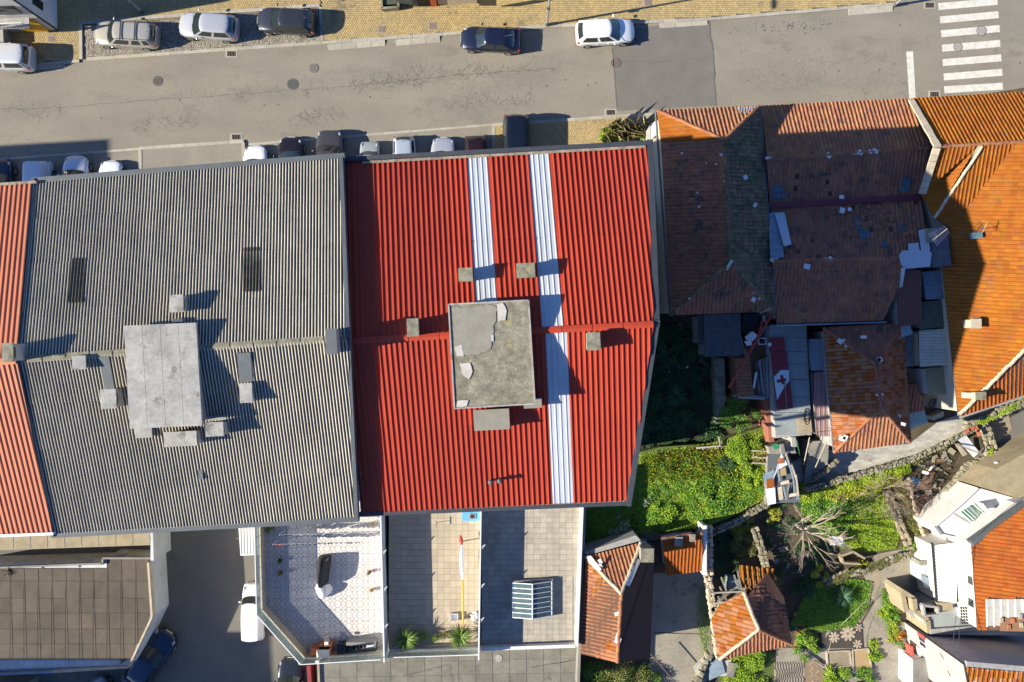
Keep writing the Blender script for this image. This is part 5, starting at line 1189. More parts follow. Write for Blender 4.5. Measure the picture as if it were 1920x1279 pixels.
# A
zA, zAr = 6.2, 7.8
NWc, NEc, SEc, SWc = (1232, 208, zA), (1423, 200, zA), (1452, 583, zA), (1258, 590, zA); RN, RS = (1357, 262, zAr), (1368, 490, zAr)
A_h = tiled('tiled_house', 'long hipped tile house in the shade next to the red roof, mossy east slope', [NWc, NEc, SEc, SWc],
    [([NWc, NEc, RN], tile_rust, None), ([NWc, RN, (1240, 268, zA)], tile_orange, (-1, .03)), ([(1240, 268, zA), RN, RS, SWc], tile_brown, (-1, .03), dict(alt=tile_rust, altp=.12)), ([SWc, RS, SEc], tile_brown, None), ([NEc, SEc, RS, RN], tile_moss, None)],
    [(NWc, RN, tile_rust), (NEc, RN, tile_rust), (RN, RS, tile_moss), (RS, SWc, tile_moss), (RS, SEc, tile_moss)], wall_m=render_beige)
def zA_(x, y): return zA + (zAr - zA) * max(0, min(1, (x - 1240) / 120 if x < 1360 else (1440 - x) / 80))
patch(A_h, [(1383, 201), (1416, 200), (1408, 211), (1384, 213)], (6.35, 6.35, 6.55, 6.55), white_sheet)
for k in range(6): MB().beam(P(1386 + k * 5, 201.5, 6.4), P(1386 + k * 4.6, 212, 6.6), .05, .03).build('sheet_rib', white_sheet, A_h)
bits(A_h, [(1352, 290), (1397, 333), (1415, 385), (1413, 547), (1421, 558), (1412, 562)], zA_, scrap, s=(.16, .3)); bits(A_h, [(1278, 288), (1324, 306), (1307, 362), (1342, 309), (1358, 340), (1358, 330), (1310, 388), (1292, 560), (1363, 505)], zA_, scrap, s=(.07, .16))
patch(A_h, [(1362, 500), (1371, 487), (1375, 490), (1366, 503)], (7.8, 8.0, 8.0, 7.8), scrap, 'mortar_bed')
for a, b in (((1229, 206), (1256, 592)), ((1425, 200), (1453, 575))): MB().tube(P(*a, zA - .05), P(*b, zA - .05), .07, .07, 8).build('gutter', lead_grey, A_h)
MB().box(P(1226, 245, 4.0), (.12, .9, 1.2)).build('window', white_metal, A_h)
gl = P(1222, 300, 0); gw = thing('garden_wall', 'narrow grey wall between red roof corner and tiled house', 'wall', gl); MB().strip(P(1222, 236, 2.5), P(1229, 420, 2.5), .3, 0, 2.5).build('wall', render_grey, gw)
# B : two gables with a valley
t1, t2 = 4.8, 6.5
B_h = tiled('tiled_house', 'wide tile house with a maroon valley gutter, broken tiles and tin patches', [(1427, 199, 4.8), (1703, 187, 4.8), (1752, 275, 4.8), (1745, 480, 4.8), (1660, 600, 4.8), (1457, 606, 4.8)],
    [([(1427, 199, 4.8), (1703, 187, 4.8), (1740, 277, t2), (1437, 300, t2)], tile_rust, None, dict(alt=tile_brown, altp=.12)),
     ([(1437, 300, t2), (1740, 277, t2), (1726, 364, 5.6), (1442, 380, 5.6)], tile_brown, (0, -1), dict(gap=.012, jit=.02, alt=tile_rust, altp=.08)),
     ([(1442, 390, 5.6), (1727, 374, 5.6), (1742, 482, t2), (1448, 490, t2)], tile_brown, (0, 1), dict(gap=.02, jit=.025, alt=tile_rust, altp=.08)),
     ([(1448, 490, t2), (1692, 484, t2), (1682, 545, 5.7), (1655, 600, 4.9), (1456, 606, 4.9)], tile_brown, (0, -1), dict(alt=tile_rust, altp=.2))],
    [((1437, 300, t2), (1740, 277, t2), tile_rust), ((1448, 489, t2), (1692, 483, t2), tile_brown)], wall_m=render_grey, wall_inset=.3)
MB().slab([P(1440, 379, 5.72), P(1725, 363, 5.72), P(1726, 375, 5.72), P(1441, 392, 5.72)], .05).build('valley_gutter', purple_flash, B_h); MB().beam(P(1440, 389, 5.8), P(1726, 373, 5.8), .06, .08).build('gutter_lip', purple_flash, B_h)
zB = lambda x, y: 5.6 + .9 * max(0, min(1, abs(y - (382 if y < 386 else 386)) / 100))
blue_glass = mat('blue_glass_tile', (.07, .13, .16), (.04, .08, .11), 3, rough=.3, var=.2)
for q in [[(1446, 350), (1462, 344), (1472, 356), (1448, 362)], [(1448, 362), (1476, 361), (1478, 371), (1448, 374)], [(1692, 332), (1707, 331), (1706, 358), (1688, 360)], [(1601, 410), (1614, 410), (1620, 430), (1606, 431)], [(1612, 428), (1628, 428), (1630, 446), (1611, 447)], [(1682, 418), (1694, 417), (1699, 432), (1688, 433)], [(1652, 454), (1664, 453), (1664, 462), (1653, 463)]]:
    c = (sum(p[0] for p in q) / 4, sum(p[1] for p in q) / 4); sg = -1 if c[1] < 384 else 1
    patch(B_h, q, [zB(*p) + .16 for p in q], blue_glass, 'glass_tile')
patch(B_h, [(1440, 400), (1452, 398), (1462, 420), (1470, 482), (1445, 484)], (5.95, 5.9, 6.1, 6.8, 6.8), blue_metal, 'tin_sheet'); patch(B_h, [(1452, 399), (1471, 398), (1484, 458), (1470, 462)], (6.0, 6.0, 6.7, 6.8), white_sheet, 'tin_sheet')
bits(B_h, [(1440, 297), (1553, 292), (1606, 288), (1612, 286), (1630, 285), (1640, 284), (1577, 370), (1548, 486), (1556, 484), (1448, 486), (1456, 486), (1512, 500), (1578, 395), (1592, 393)], lambda x, y: (t2 if y < 320 or y > 470 else 5.9), scrap, s=(.14, .4))
for k in range(26):
    x, y = RND.uniform(1590, 1715), RND.uniform(388, 440); p = P(x, y, zB(x, y) + .16); MB().box((p.x, p.y, p.z + .04), (.22, .3, .05), M=Matrix.Rotation(RND.uniform(0, 3), 3, 'Z') @ Matrix.Rotation(RND.uniform(-.5, .5), 3, 'X')).build('broken_tile', tile_rust, B_h)
patch(B_h, [(1686, 478), (1692, 470), (1738, 468), (1747, 474), (1744, 500), (1700, 504), (1690, 498)], 6.85, mat('pale_membrane', (.42, .45, .48), rough=.7, var=.1), 'membrane'); patch(B_h, [(1722, 432), (1740, 428), (1744, 470), (1728, 472)], 6.9, mat('pale_membrane', (.42, .45, .48)), 'membrane'); patch(B_h, [(1703, 457), (1722, 455), (1724, 470), (1704, 472)], 6.86, mat('pale_membrane', (.42, .45, .48)), 'membrane')
patch(B_h, [(1690, 502), (1698, 502), (1692, 538), (1686, 540)], (7.3, 7.3, 6.4, 5.8), mat('pale_membrane', (.42, .45, .48)), 'membrane'); MB().prism([P(1740, 428, 7.3), P(1757, 428, 7.3), P(1757, 452, 7.3), P(1742, 454, 7.3)], 5, 7.3).build('chimney', mortar, B_h)
MB().prism([P(1745, 452, 6.6), P(1778, 440, 6.6), P(1784, 498, 6.6), P(1748, 500, 6.6)], 3, 6.6).build('flat_roof', dark_metal, B_h); MB().tube(P(1455, 610, 4.8), P(1662, 604, 4.8), .07, .07, 8).build('gutter', blue_metal, B_h)
def antenna(label, p0, p1, els, z):
    a, b = P(*p0, z), P(*p1, z); t = thing('tv_antenna', label, 'antenna', (a.x, a.y, z - 1.5)); MB().tube(a, b, .02, .02, 6).build('boom', wood_pale, t); d = (b - a).normalized(); nn = Vector((-d.y, d.x, 0))
    for i in range(els): c = a + (b - a) * ((i + .5) / els); l = .45 - .02 * i; MB().tube(c - nn * l, c + nn * l, .009, .009, 4).build('element', chrome, t)
    c = a.lerp(b, .4); MB().tube((c.x, c.y, z - 1.6), (c.x, c.y, z + .05), .02, .02, 6).build('mast', lead_grey, t)
antenna('yagi antenna beside the pale membrane chimney at the shadow edge', (1748, 451), (1776, 429), 9, 8.9); antenna('antenna at the south corner of the mossy hipped roof', (1424, 588), (1446, 578), 5, 7.0)
def coz(a, b, c, q):   # height at which pixel q's sight line meets the plane of three roof points
    A, B, D = P(*a), P(*b), P(*c); n = (B - A).cross(D - A); o = Vector((0, 0, H)); d = P(q[0], q[1], 0) - o; t = (A - o).dot(n) / d.dot(n); return (q[0], q[1], (o + d * t).z)
# D : large sunlit house
def xw(y): return 1765 + (y - 500) * .108
def zD(x, y): return 6.0 + .4 * (x - xw(y)) / 29
def d3(x, y): return (x, y, zD(x, y))
mp_ = mortar_pale
D_h = tiled('tiled_house', 'large bright orange tile house with pale mortar ridges at the right edge', [(1707, 186, 5.6), (2100, 163, 5.6), (2100, 600, 5.9), (1930, 738, 5.9), (1797, 782, 5.9), (1766, 500, 5.9), (1730, 366, 5.9)],
    [([(1707, 186, 5.6), (2100, 163, 5.6), (2100, 258, 8.3), (1757, 276, 8.3)], tile_orange, None), ([(1757, 276, 8.3), (1832, 272, 8.3), (1728, 364, 6.9)], tile_orange, (0, -1)),
     ([(1834, 272, 8.3), coz((1841, 272, 8.3), (1905, 269, 8.25), (1782, 427, 6.35), (1752, 408)), (1728, 366, 6.0)], tile_orange, (-1, -.1)), ([(1841, 272, 8.3), (1905, 269, 8.25), (1782, 427, 6.35), coz((1841, 272, 8.3), (1905, 269, 8.25), (1782, 427, 6.35), (1752, 408))], tile_orange, (.05, -1)),
     ([d3(1905, 269), d3(1960, 266), d3(1960, 612), (1797, 776, 5.95), (1767, 500, 6.0), d3(1782, 428)], tile_orange, (-1, .1)),
     ([(1799, 780, 5.9), (1920, 741, 5.9), (1990, 716, 5.9), (1990, 590, 8.6), (1920, 655, 7.85)], tile_deep, None, dict(tw=.27)),
     ([d3(1960, 266), (2150, 262, 6.0), (2150, 560, 6.0), d3(1960, 612)], tile_orange, (1, 0))],
    [((1757, 275, 8.3), (1925, 266, 8.3), tile_rust), ((1799, 777, 6.0), (1925, 651, 7.9), mp_, .13), ((1841, 275, 8.35), coz((1841, 272, 8.3), (1905, 269, 8.25), (1782, 427, 6.35), (1752, 408)), mp_, .1)], wall_m=render_beige, jit=.006)
for a, b, wd in (((1707, 188, 5.75), (1757, 276, 8.45), .42), ((1755, 278, 8.45), (1728, 364, 7.0), .45)):
    pa, pb = P(*a), P(*b); n = 7; dv = (pb - pa) / n
    for i in range(n): MB().beam(pa + dv * (i + .02) + Vector((0, 0, .08)), pa + dv * (i + .98) + Vector((0, 0, .08)), wd * RND.uniform(.85, 1.05), .12).build('verge_mortar', mp_, D_h)
def chim2(t, c, size, z0, z1, m, capm):
    o = MB().box((c.x, c.y, (z0 + z1) / 2), (size[0], size[1], z1 - z0)).build('chimney', m, t, bevel=.01); MB().box((c.x, c.y, z1 + .03), (size[0] + .1, size[1] + .1, .06)).build('chimney_cap', capm, o)
chim2(D_h, P(1828, 607, 7.3), (.55, .5), 6.3, 7.4, mortar_pale, mortar_pale); chim2(D_h, P(1835, 742, 7.0), (.55, .4), 5.9, 7.2, mortar_pale, concrete_lichen); MB().beam(P(1803, 741, 6.35), P(1828, 742, 6.9), .35, .08).build('mortar_apron', mp_, D_h)
patch(D_h, [(1818, 437), (1842, 435), (1843, 446), (1819, 449)], (7.15, 7.45, 7.45, 7.15), blue_glass, 'glass_tile'); antenna('thin bent aerial on the large orange roof', (1842, 436), (1852, 416), 2, 8.2)
MB().tube(P(1768, 500, 5.9), P(1797, 780, 5.8), .06, .06, 8).build('gutter', lead_grey, D_h); MB().tube(P(1800, 783, 5.75), P(1925, 742, 5.75), .07, .07, 8).build('gutter', concrete_pale, D_h)
# E
zE, zEr = 4.6, 6.1
e1, e2, e3, e4, r1_, r2_ = (1544, 615, zE), (1692, 607, zE), (1705, 829, zE), (1563, 848, zE), (1641, 682, zEr), (1652, 765, zEr)
E_h = tiled('tiled_house', 'hipped tile house whose south end catches the sun above the lane', [e1, e2, e3, e4], [([e1, e2, r1_], tile_brown, None), ([e1, r1_, r2_, e4], tile_rust, None, dict(alt=tile_deep, altp=.35)), ([e4, r2_, e3], tile_rust, None), ([e2, e3, r2_, r1_], tile_rust, None, dict(alt=tile_deep, altp=.3))],
    [(e1, r1_, tile_brown), (e2, r1_, tile_brown), (r1_, r2_, tile_brown), (r2_, e4, tile_rust), (r2_, e3, tile_rust)], wall_m=render_grey)
bits(E_h, [(1582, 640), (1574, 640), (1589, 648), (1596, 656), (1648, 675), (1646, 675), (1648, 740), (1649, 748), (1684, 780), (1692, 795), (1618, 632), (1578, 822), (1584, 820)], lambda x, y: 5.2 if x < 1600 or x > 1670 else 6.0, scrap, s=(.15, .45))
MB().slab([P(1677, 813, 4.85), P(1692, 808, 4.75), P(1704, 830, 4.72), P(1684, 828, 4.72)], .04).build('foil_patch', mat('foil', (.6, .62, .66), rough=.35, metallic=.6, bump=1, bscale=9), E_h); MB().slab([P(1675, 786, 5.2), P(1690, 800, 4.85), P(1695, 812, 4.8), P(1682, 804, 5.0)], .04).build('foil_patch', mat('foil', (.6, .62, .66)), E_h)
for a, b in ((e2, e3), (e4, e3), (e1, e4)): MB().tube(P(*a), P(*b), .06, .06, 8).build('gutter', lead_grey, E_h)
# annexes between B, D and E
def shed(name, label, pts, zs, m, cat='shed', wall=render_grey, z0=0.0, prof=None, pitch=.15, down=None, per=6, rows=1, th=.06, wins=()):
    ps = [P(x, y, zs[i] if isinstance(zs, (list, tuple)) else zs) for i, (x, y) in enumerate(pts)]; c = sum(ps, Vector((0, 0, 0))) / len(ps); t = thing(name, label, cat, (c.x, c.y, z0))
    MB().prism(offset_poly(ps, .1), z0, min(p.z for p in ps) - th - .01).build('wall', wall, t); MB().slab(ps, th).build('roof_deck', m if prof is None else under_m, t)
    if prof is not None: sheets(ps, down, pitch, prof, per, rows, m, t, lift=.05)
    return t
wv = lambda p, A: wave_profile(p, A)
shed('shed', 'brown ribbed lean-to roof between the wide tile house and the orange one', [(1682, 508), (1727, 506), (1727, 608), (1684, 612)], (6.0, 6.0, 5.3, 5.3), mat('brown_sheet', (.14, .055, .04), (.1, .045, .035), 2, rough=.8, var=.15), prof=wv(.2, .02), pitch=.2, down=(0, -1))
shed('shed', 'blue corrugated lean-to against the large orange roof', [(1728, 510), (1768, 506), (1772, 560), (1735, 562)], 5.2, blue_metal, prof=wv(.1, .015), pitch=.1, down=(1, 0)); shed('shed', 'dark green lean-to below the blue corrugated one', [(1727, 566), (1773, 562), (1776, 612), (1725, 618)], 4.9, mat('mossy_sheet', (.1, .115, .08), (.08, .09, .06), 2, rough=.85, var=.2))
shed('shed', 'fibre cement lean-to with wide ribs half in the sun', [(1722, 620), (1778, 616), (1783, 684), (1724, 688)], (4.6, 4.8, 4.8, 4.6), fibre_cement, prof=wv(.2, .03), pitch=.2, down=(-1, 0), wall=render_beige); shed('shed', 'flat olive roof of the lean-to south of the ribbed one', [(1736, 690), (1784, 688), (1788, 738), (1740, 742)], 4.2, mat('olive_sheet', (.24, .225, .13), (.19, .18, .11), 2, rough=.6, var=.1), wall=render_white)
sm_ = shed('shed', 'pale plastered outbuilding with a small dark window beside the ribbed lean-to', [(1690, 622), (1720, 618), (1722, 686), (1694, 688)], 3.4, render_grey); MB().box(P(1717, 652, 3.44), (.28, .75, .04)).build('roof_window', glass_dark, sm_)
MB().box(P(1690, 622, 4.8), (1.3, .7, .1), .3).build('flashing', mat('foil_dull', (.25, .3, .33), rough=.6), sm_)
oc = sheet('orange_court', [(1694, 690), (1736, 690), (1742, 742), (1700, 742)], 1.2, terra_floor, t=1.2); potm = thing('chimney_pipe', 'round terracotta pipe on the orange court', 'pipe', P(1705, 691, 1.2)); MB().tube(P(1705, 692, 1.2), P(1705, 692, 1.2) + Vector((0, 0, .7)), .13, .13, 14, caps=False).build('pipe', terracotta, potm)
lt = tiled('lean_to', 'small brown tile lean-to beside the east gutter of the hipped house', [(1697, 722, 3.6), (1719, 719, 3.6), (1733, 768, 3.0), (1699, 776, 3.0)], [([(1697, 722, 3.6), (1719, 719, 3.6), (1733, 768, 3.0), (1699, 776, 3.0)], tile_brown, (0, -1))], [], cat='lean-to')
MB().slab([P(1699, 776, 2.9), P(1733, 768, 2.9), P(1740, 792, 2.7), P(1702, 808, 2.7)], .04).build('glass_roof', glass_panel, lt)
wh = shed('outbuilding', 'bright white box with black slatted roof by the lane corner', [(1765, 742), (1790, 738), (1794, 758), (1767, 758)], 3.2, render_white, wall=render_white); dkp = thing('slatted_canopy', 'black slatted canopy leaning between lane and white box', 'canopy', P(1755, 758, 2.4))
for i in range(4): MB().slab([P(1735 + i * 9, 765 - i * 1.0, 2.5), P(1743 + i * 9, 764 - i, 2.5), P(1752 + i * 9, 748, 2.9), P(1745 + i * 9, 748, 2.9)], .04).build('panel', black_plastic, dkp)
tag(MB().prism([P(1743, 780, .5), P(1765, 770, .5), P(1764, 780, .5), P(1745, 787, .5)], 0, .9).build('timber_stack', wood_pale), 'pale timber stack at the lane below the black canopy', 'timber')
# C : shaded yard between A and E
cg = shed('shed', 'dark corrugated shed roof under the south hip of the mossy roof', [(1319, 590), (1388, 588), (1390, 667), (1321, 669)], (3.0, 3.0, 2.6, 2.6), dark_metal, prof=wv(.09, .014), pitch=.09, down=(0, -1)); shed('shed', 'narrow grey corrugated strip left of the dark shed roof', [(1308, 590), (1318, 590), (1318, 646), (1309, 646)], 2.4, dark_metal, prof=wv(.09, .012), pitch=.09, down=(1, 0)); shed('shed', 'narrow black corrugated lean-to behind the red pipes', [(1392, 590), (1424, 588), (1420, 625), (1394, 628)], 2.6, black_plastic, prof=wv(.14, .02), pitch=.14, down=(1, 0))
jr = tiled('lean_to', 'brown tile lean-to framed with pale timbers in the shaded yard', [(1376, 672, 2.6), (1406, 668, 2.6), (1410, 742, 2.3), (1382, 745, 2.3)], [([(1376, 672, 2.6), (1406, 668, 2.6), (1410, 742, 2.3), (1382, 745, 2.3)], tile_rust, (1, 0))], [], cat='lean-to')
tp_ = thing('timber_pile', 'pile of long grey battens and pipes beside the tile lean-to', 'timber', P(1428, 700, 1.8))
for x0, y0, x1, y1, m in [(1400, 670, 1412, 742, wood_pale), (1418, 680, 1424, 742, wood_grey), (1424, 675, 1432, 740, blue_metal), (1431, 672, 1437, 742, wood_pale), (1427, 673, 1426, 745, wood_grey), (1418, 698, 1413, 728, white_metal), (1437, 670, 1440, 746, blue_metal), (1421, 676, 1427, 700, wood_grey), (1384, 745, 1440, 748, wood_pale), (1375, 742, 1440, 745, blue_metal), (1397, 655, 1402, 695, wood_pale), (1390, 632, 1393, 665, wood_pale), (1436, 604, 1439, 665, blue_metal), (1432, 592, 1434, 604, tarp_white), (1441, 690, 1450, 745, wood_grey), (1443, 670, 1447, 700, wood_pale)]:
    z = RND.uniform(2.0, 2.5); MB().beam(P(x0, y0, z), P(x1, y1, z - .1), .14, .08).build('batten', m, tp_)
jw = MB(); jw.prism([P(1374, 650, 2), P(1442, 640, 2), P(1444, 748, 2), P(1378, 750, 2)], 0, 1.75); tag(jw.build('timber_platform', wood_brown), 'brown boarded platform under the batten pile', 'platform')
pr = thing('downpipe', 'long dark red pipe lying diagonally across the yard sheds', 'pipe', P(1400, 660, 3)); MB().tube(P(1448, 588, 4.6), P(1366, 727, 2.8), .09, .09, 10).build('pipe', pipe_red, pr); pr2 = thing('downpipe', 'short dark red pipe left of the long diagonal one', 'pipe', P(1425, 610, 3)); MB().tube(P(1430, 598, 3.6), P(1420, 640, 3.1), .08, .08, 10).build('pipe', pipe_red, pr2)
for q, lb, m in (([(1398, 631), (1409, 620), (1420, 628), (1412, 640), (1399, 637)], 'crumpled white sack on the sheds beside the red pipes, upper of two', tarp_white), ([(1395, 640), (1410, 638), (1411, 646), (1402, 648)], 'crumpled white sack on the sheds beside the red pipes, lower of two', tarp_white)):
    ps = [P(x, y, 2.9) + Vector((RND.uniform(-.05, .05), RND.uniform(-.05, .05), 0)) for x, y in q]; o = MB().prism(ps, 2.7, [3 + RND.uniform(-.15, .1) for _ in ps]).build('white_sack', m, bevel=.04); tag(o, lb, 'sack', 'white sacks in the yard')
for x, y, w_, h_, lb in ((1429, 640, .45, .4, 'empty window frame lying on the sheds'), (1449, 624, .4, .45, 'small white window frame on the pale flat roof')):
    c = P(x, y, 3.0); t = thing('window_frame', lb, 'window frame', c)
    for sx, sy, a, b in ((-1, 0, .05, h_), (1, 0, .05, h_), (0, -1, w_, .05), (0, 1, w_, .05)): MB().box((c.x + sx * w_ / 2, c.y + sy * h_ / 2, c.z), (a, b, .06)).build('rail', white_metal, t)
cw_ = thing('garden_wall', 'rough concrete wall strip beside the tile lean-to', 'wall', P(1351, 730, 0)); MB().prism([P(1339, 670, 1.2), P(1358, 672, 1.2), P(1361, 745, 1.2), P(1355, 792, 1.2), P(1345, 794, 1.2), P(1341, 745, 1.2)], 0, 1.2).build('wall', concrete_lichen, cw_)
# pale flat roof and red panels with the cross
fl = thing('outbuilding', 'long outbuilding with worn pale blue-grey flat roof in the shade', 'outbuilding', P(1490, 720, 0)); MB().prism([P(1443, 612, 3.1), P(1512, 608, 3.1), P(1522, 815, 3.1), P(1455, 822, 3.1)], 0, 3.02).build('wall', render_grey, fl)
fl_m = mat('worn_flat_roof', (.26, .29, .28), (.2, .22, .22), 1.2, rough=.85, var=.15, vscale=5, spot=(.16, .14, .08), spotscale=2, spotamt=.62)
yy = [609, 634, 660, 683, 712, 745, 774, 817]
for i in range(7):
    a, b = yy[i], yy[i + 1]; MB().prism([P(1443 + (a - 609) * .055, a, 3.1), P(1512 + (a - 609) * .048, a, 3.1), P(1512 + (b - 609) * .048, b - 1, 3.1), P(1443 + (b - 609) * .055, b - 1, 3.1)], 3.02, 3.08 + RND.uniform(0, .02)).build('roof_panel', fl_m, fl)
rp = thing('metal_sign', 'dark red metal panels with a white field and red cross laid on the flat roof', 'sign', P(1462, 700, 3.1))
MB().slab([P(1441, 634, 3.25), P(1470, 633, 3.25), P(1473, 658, 3.25), P(1443, 660, 3.25)], .05).build('panel', paint_red, rp); pn = MB().slab([P(1445, 661, 3.25), P(1475, 659, 3.25), P(1487, 765, 3.25), P(1457, 768, 3.25)], .05).build('panel', paint_red, rp)
paint_pale = mat('sign_white', (.55, .6, .62), rough=.6, var=.06)
MB().slab([P(1451, 707, 3.256), P(1464, 694, 3.256), P(1479, 694, 3.256), P(1480, 714, 3.256), P(1469, 728, 3.256), P(1457, 750, 3.256)], .01).build('white_field', paint_pale, rp); c = P(1467, 712, 3.262)
MB().box(c, (.20, .62, .008), .2).build('cross_bar', paint_red, rp); MB().box((c.x - .06, c.y - .06, c.z + .003), (.62, .2, .008), .2).build('cross_bar', paint_red, rp); MB().beam(P(1471, 712, 3.35), P(1475, 768, 3.35), .06, .05).build('loose_rod', wood_grey, rp)
MB().disc((P(1443, 646, 3.3).x, P(1443, 646, 3.3).y), .13, 3.25, 3.32, 16).build('white_lid', white_metal, rp)
hh = thing('garden_hose', 'coiled green garden hose on the pale flat roof', 'hose', P(1513, 780, 3.1)); hb = MB()
for k in range(26):
    a = lambda i: P(1513 + (6 - .08 * i) * math.cos(i * .5), 780 + (18 - .4 * i) * math.sin(i * .5), 3.14)
    hb.tube(a(k), a(k + 1), .02, .02, 5, caps=False)
hb.build('hose', black_plastic, hh)
MB().prism([P(1494, 784, 3.1), P(1520, 781, 3.1), P(1523, 812, 3.1), P(1496, 815, 3.1)], 3.06, 3.13).build('beige_panel', concrete_yellow, fl)
shed('shed', 'blue corrugated shed roof left of the hipped house', [(1517, 636), (1542, 635), (1546, 694), (1520, 695)], 3.5, blue_metal, prof=wv(.1, .014), pitch=.1, down=(0, -1)); shed('shed', 'mauve ribbed shed roof below the blue one, left of the hipped house', [(1521, 698), (1548, 697), (1560, 818), (1532, 818)], 3.4, mat('mauve_sheet', (.28, .17, .17), (.22, .14, .14), 1, rough=.6, var=.08), prof=trap_profile(.3, .03), pitch=.3, down=(0, -1), per=4)
pf = thing('planter_wall', 'rusty red wall strip along the west side of the flat roof', 'wall', P(1440, 790, 0)); MB().prism([P(1434, 750, 2.2), P(1442, 750, 2.2), P(1452, 828, 2.2), P(1443, 830, 2.2)], 0, 2.2).build('wall', mat('rust_red', (.3, .1, .06), (.2, .08, .05), 3, rough=.9), pf)
gp = thing('plant_pot', 'green plastic pot at the end of the rusty wall strip', 'pot', P(1451, 836, 2.0)); MB().tube(P(1452, 836, 2.0), P(1452, 836, 2.0) + Vector((0, 0, .35)), .16, .2, 14).build('pot', paint_green, gp)
ent = thing('concrete_steps', 'shaded concrete steps going down between flat roof and lane', 'steps', P(1525, 860, 0))
for i in range(12): MB().prism([P(1500 + i * .5, 822 + i * 7, 0), P(1534 + i * 1.2, 820 + i * 6.6, 0), P(1536 + i * 1.2, 828 + i * 6.6, 0), P(1500 + i * .5, 829 + i * 7, 0)], 0, 1.9 - i * .15).build('step', concrete, ent)
for (a, b, z, m, lb) in (((1494, 826), (1500, 855), 1.6, paint_green, 'green pole leaning over the steps'), ((1518, 820), (1507, 871), 1.6, wood_pale, 'pale pole leaning over the steps, left of two'), ((1552, 822), (1529, 876), 1.6, wood_pale, 'pale pole leaning over the steps, right of two')): tag(MB().tube(P(*a, 3.0), P(*b, z), .035, .035, 6).build('pole', m), lb, 'pole')
lw2 = thing('stair_wall', 'curved dark stone wall along the steps above the lane', 'wall', P(1548, 870, 0)); stone_wall([P(1562, 858), P(1545, 875), P(1522, 892)], .35, 1.0, lw2, .3)
blk = thing('entry_roof', 'small concrete entry roof with a pale pier above the junk shack', 'roof', P(1466, 842, 0)); MB().prism([P(1441, 838, 2.2), P(1485, 826, 2.2), P(1493, 850, 2.2), P(1443, 852, 2.2)], 0, 2.2).build('slab', concrete, blk); MB().prism([P(1484, 820, 2.6), P(1492, 820, 2.6), P(1494, 838, 2.6), P(1486, 838, 2.6)], 0, 2.6).build('pier', concrete_pale, blk); MB().prism([P(1463, 834, 2.6), P(1469, 832, 2.6), P(1473, 850, 2.6), P(1466, 850, 2.6)], 2.2, 2.6).build('kerb', concrete, blk)
jk = thing('junk_shack', 'patched shack roof heaped with planks, sheets and boards beside the garden', 'shack', P(1462, 900, 0)); MB().prism([P(1440, 856, 2.0), P(1478, 848, 2.0), P(1497, 905, 2.0), P(1498, 940, 2.0), P(1440, 945, 2.0)], 0, 1.95).build('wall', wood_grey, jk)
MB().slab([P(1440, 853, 2.1), P(1478, 849, 2.1), P(1498, 905, 2.1), P(1498, 942, 2.1), P(1438, 944, 2.1)], .1).build('roof_deck', lead_grey, jk)
for q, z, m, nm in [([(1465, 851), (1477, 871), (1460, 880), (1450, 898)], 2.35, tarp_white, 'tarpaulin'), ([(1431, 890), (1452, 880), (1452, 898), (1434, 910)], 2.2, blue_metal, 'board'), ([(1437, 899), (1451, 897), (1452, 913), (1438, 916)], 2.25, tile_deep, 'board'), ([(1436, 917), (1453, 914), (1455, 944), (1440, 947)], 2.25, tarp_white, 'board'), ([(1461, 880), (1473, 876), (1475, 891), (1462, 893)], 2.3, mat('tan_board', (.35, .25, .12)), 'board'), ([(1458, 914), (1466, 912), (1469, 936), (1461, 938)], 2.2, wood_pale, 'board'), ([(1464, 904), (1479, 900), (1480, 906), (1465, 910)], 2.35, render_beige, 'board'), ([(1478, 927), (1494, 923), (1495, 929), (1480, 933)], 2.3, render_beige, 'board'), ([(1493, 930), (1498, 926), (1499, 937), (1494, 938)], 2.3, blue_metal, 'board'), ([(1459, 860), (1469, 858), (1470, 869), (1459, 870)], 2.42, terracotta, 'tile_heap')]:
    MB().slab([P(x, y, z + RND.uniform(-.02, .05)) for x, y in q], .04).build(nm, m, jk)
for a, b in [((1459, 880), (1462, 902)), ((1480, 870), (1488, 900)), ((1484, 872), (1492, 896)), ((1488, 900), (1490, 925)), ((1480, 905), (1474, 938)), ((1469, 912), (1474, 936)), ((1492, 890), (1497, 930)), ((1473, 850), (1484, 884))]: MB().beam(P(*a, 2.35), P(*b, 2.3), .1, .07).build('plank', RND.choice([wood_grey, wood_pale, blue_metal]), jk)
# F, G
zF, zFr = 3.2, 4.6
f1, f2, f3, f4, f5, f6, fr = (1099, 1044, zF), (1201, 1018, zF), (1229, 1050, zF - .2), (1219, 1232, zF - .2), (1157, 1242, 4.4), (1088, 1226, zF), (1165, 1113, zFr)
F_h = tiled('tiled_house', 'small tile house with white mortared hips in front of the grey terrace', [f1, f2, (1229, 1025, 3.2), f4, (1157, 1242, 3.2), f6], [([f1, f2, fr], tile_rust, None), ([f1, fr, f5, f6], tile_rust, (-1, .03), dict(alt=tile_orange, altp=.15)), ([f2, (1228, 1024, 3.1), f4, f5, fr], tile_rust, (1, .02), dict(alt=tile_brown, altp=.3))],
    [(f1, fr, mortar_pale, .13), (f2, fr, mp_, .12), (fr, f5, tile_rust, .12)], wall_m=render_white, jit=.01)
chim2(F_h, P(1214, 1042, 4.6), (.75, .8), 3.0, 4.5, render_grey, concrete_lichen); MB().prism([P(1096, 1036, 3.2), P(1192, 1004, 3.2), P(1202, 1014, 3.2), P(1100, 1042, 3.2)], 0, 3.15).build('rear_ledge', render_grey, F_h)
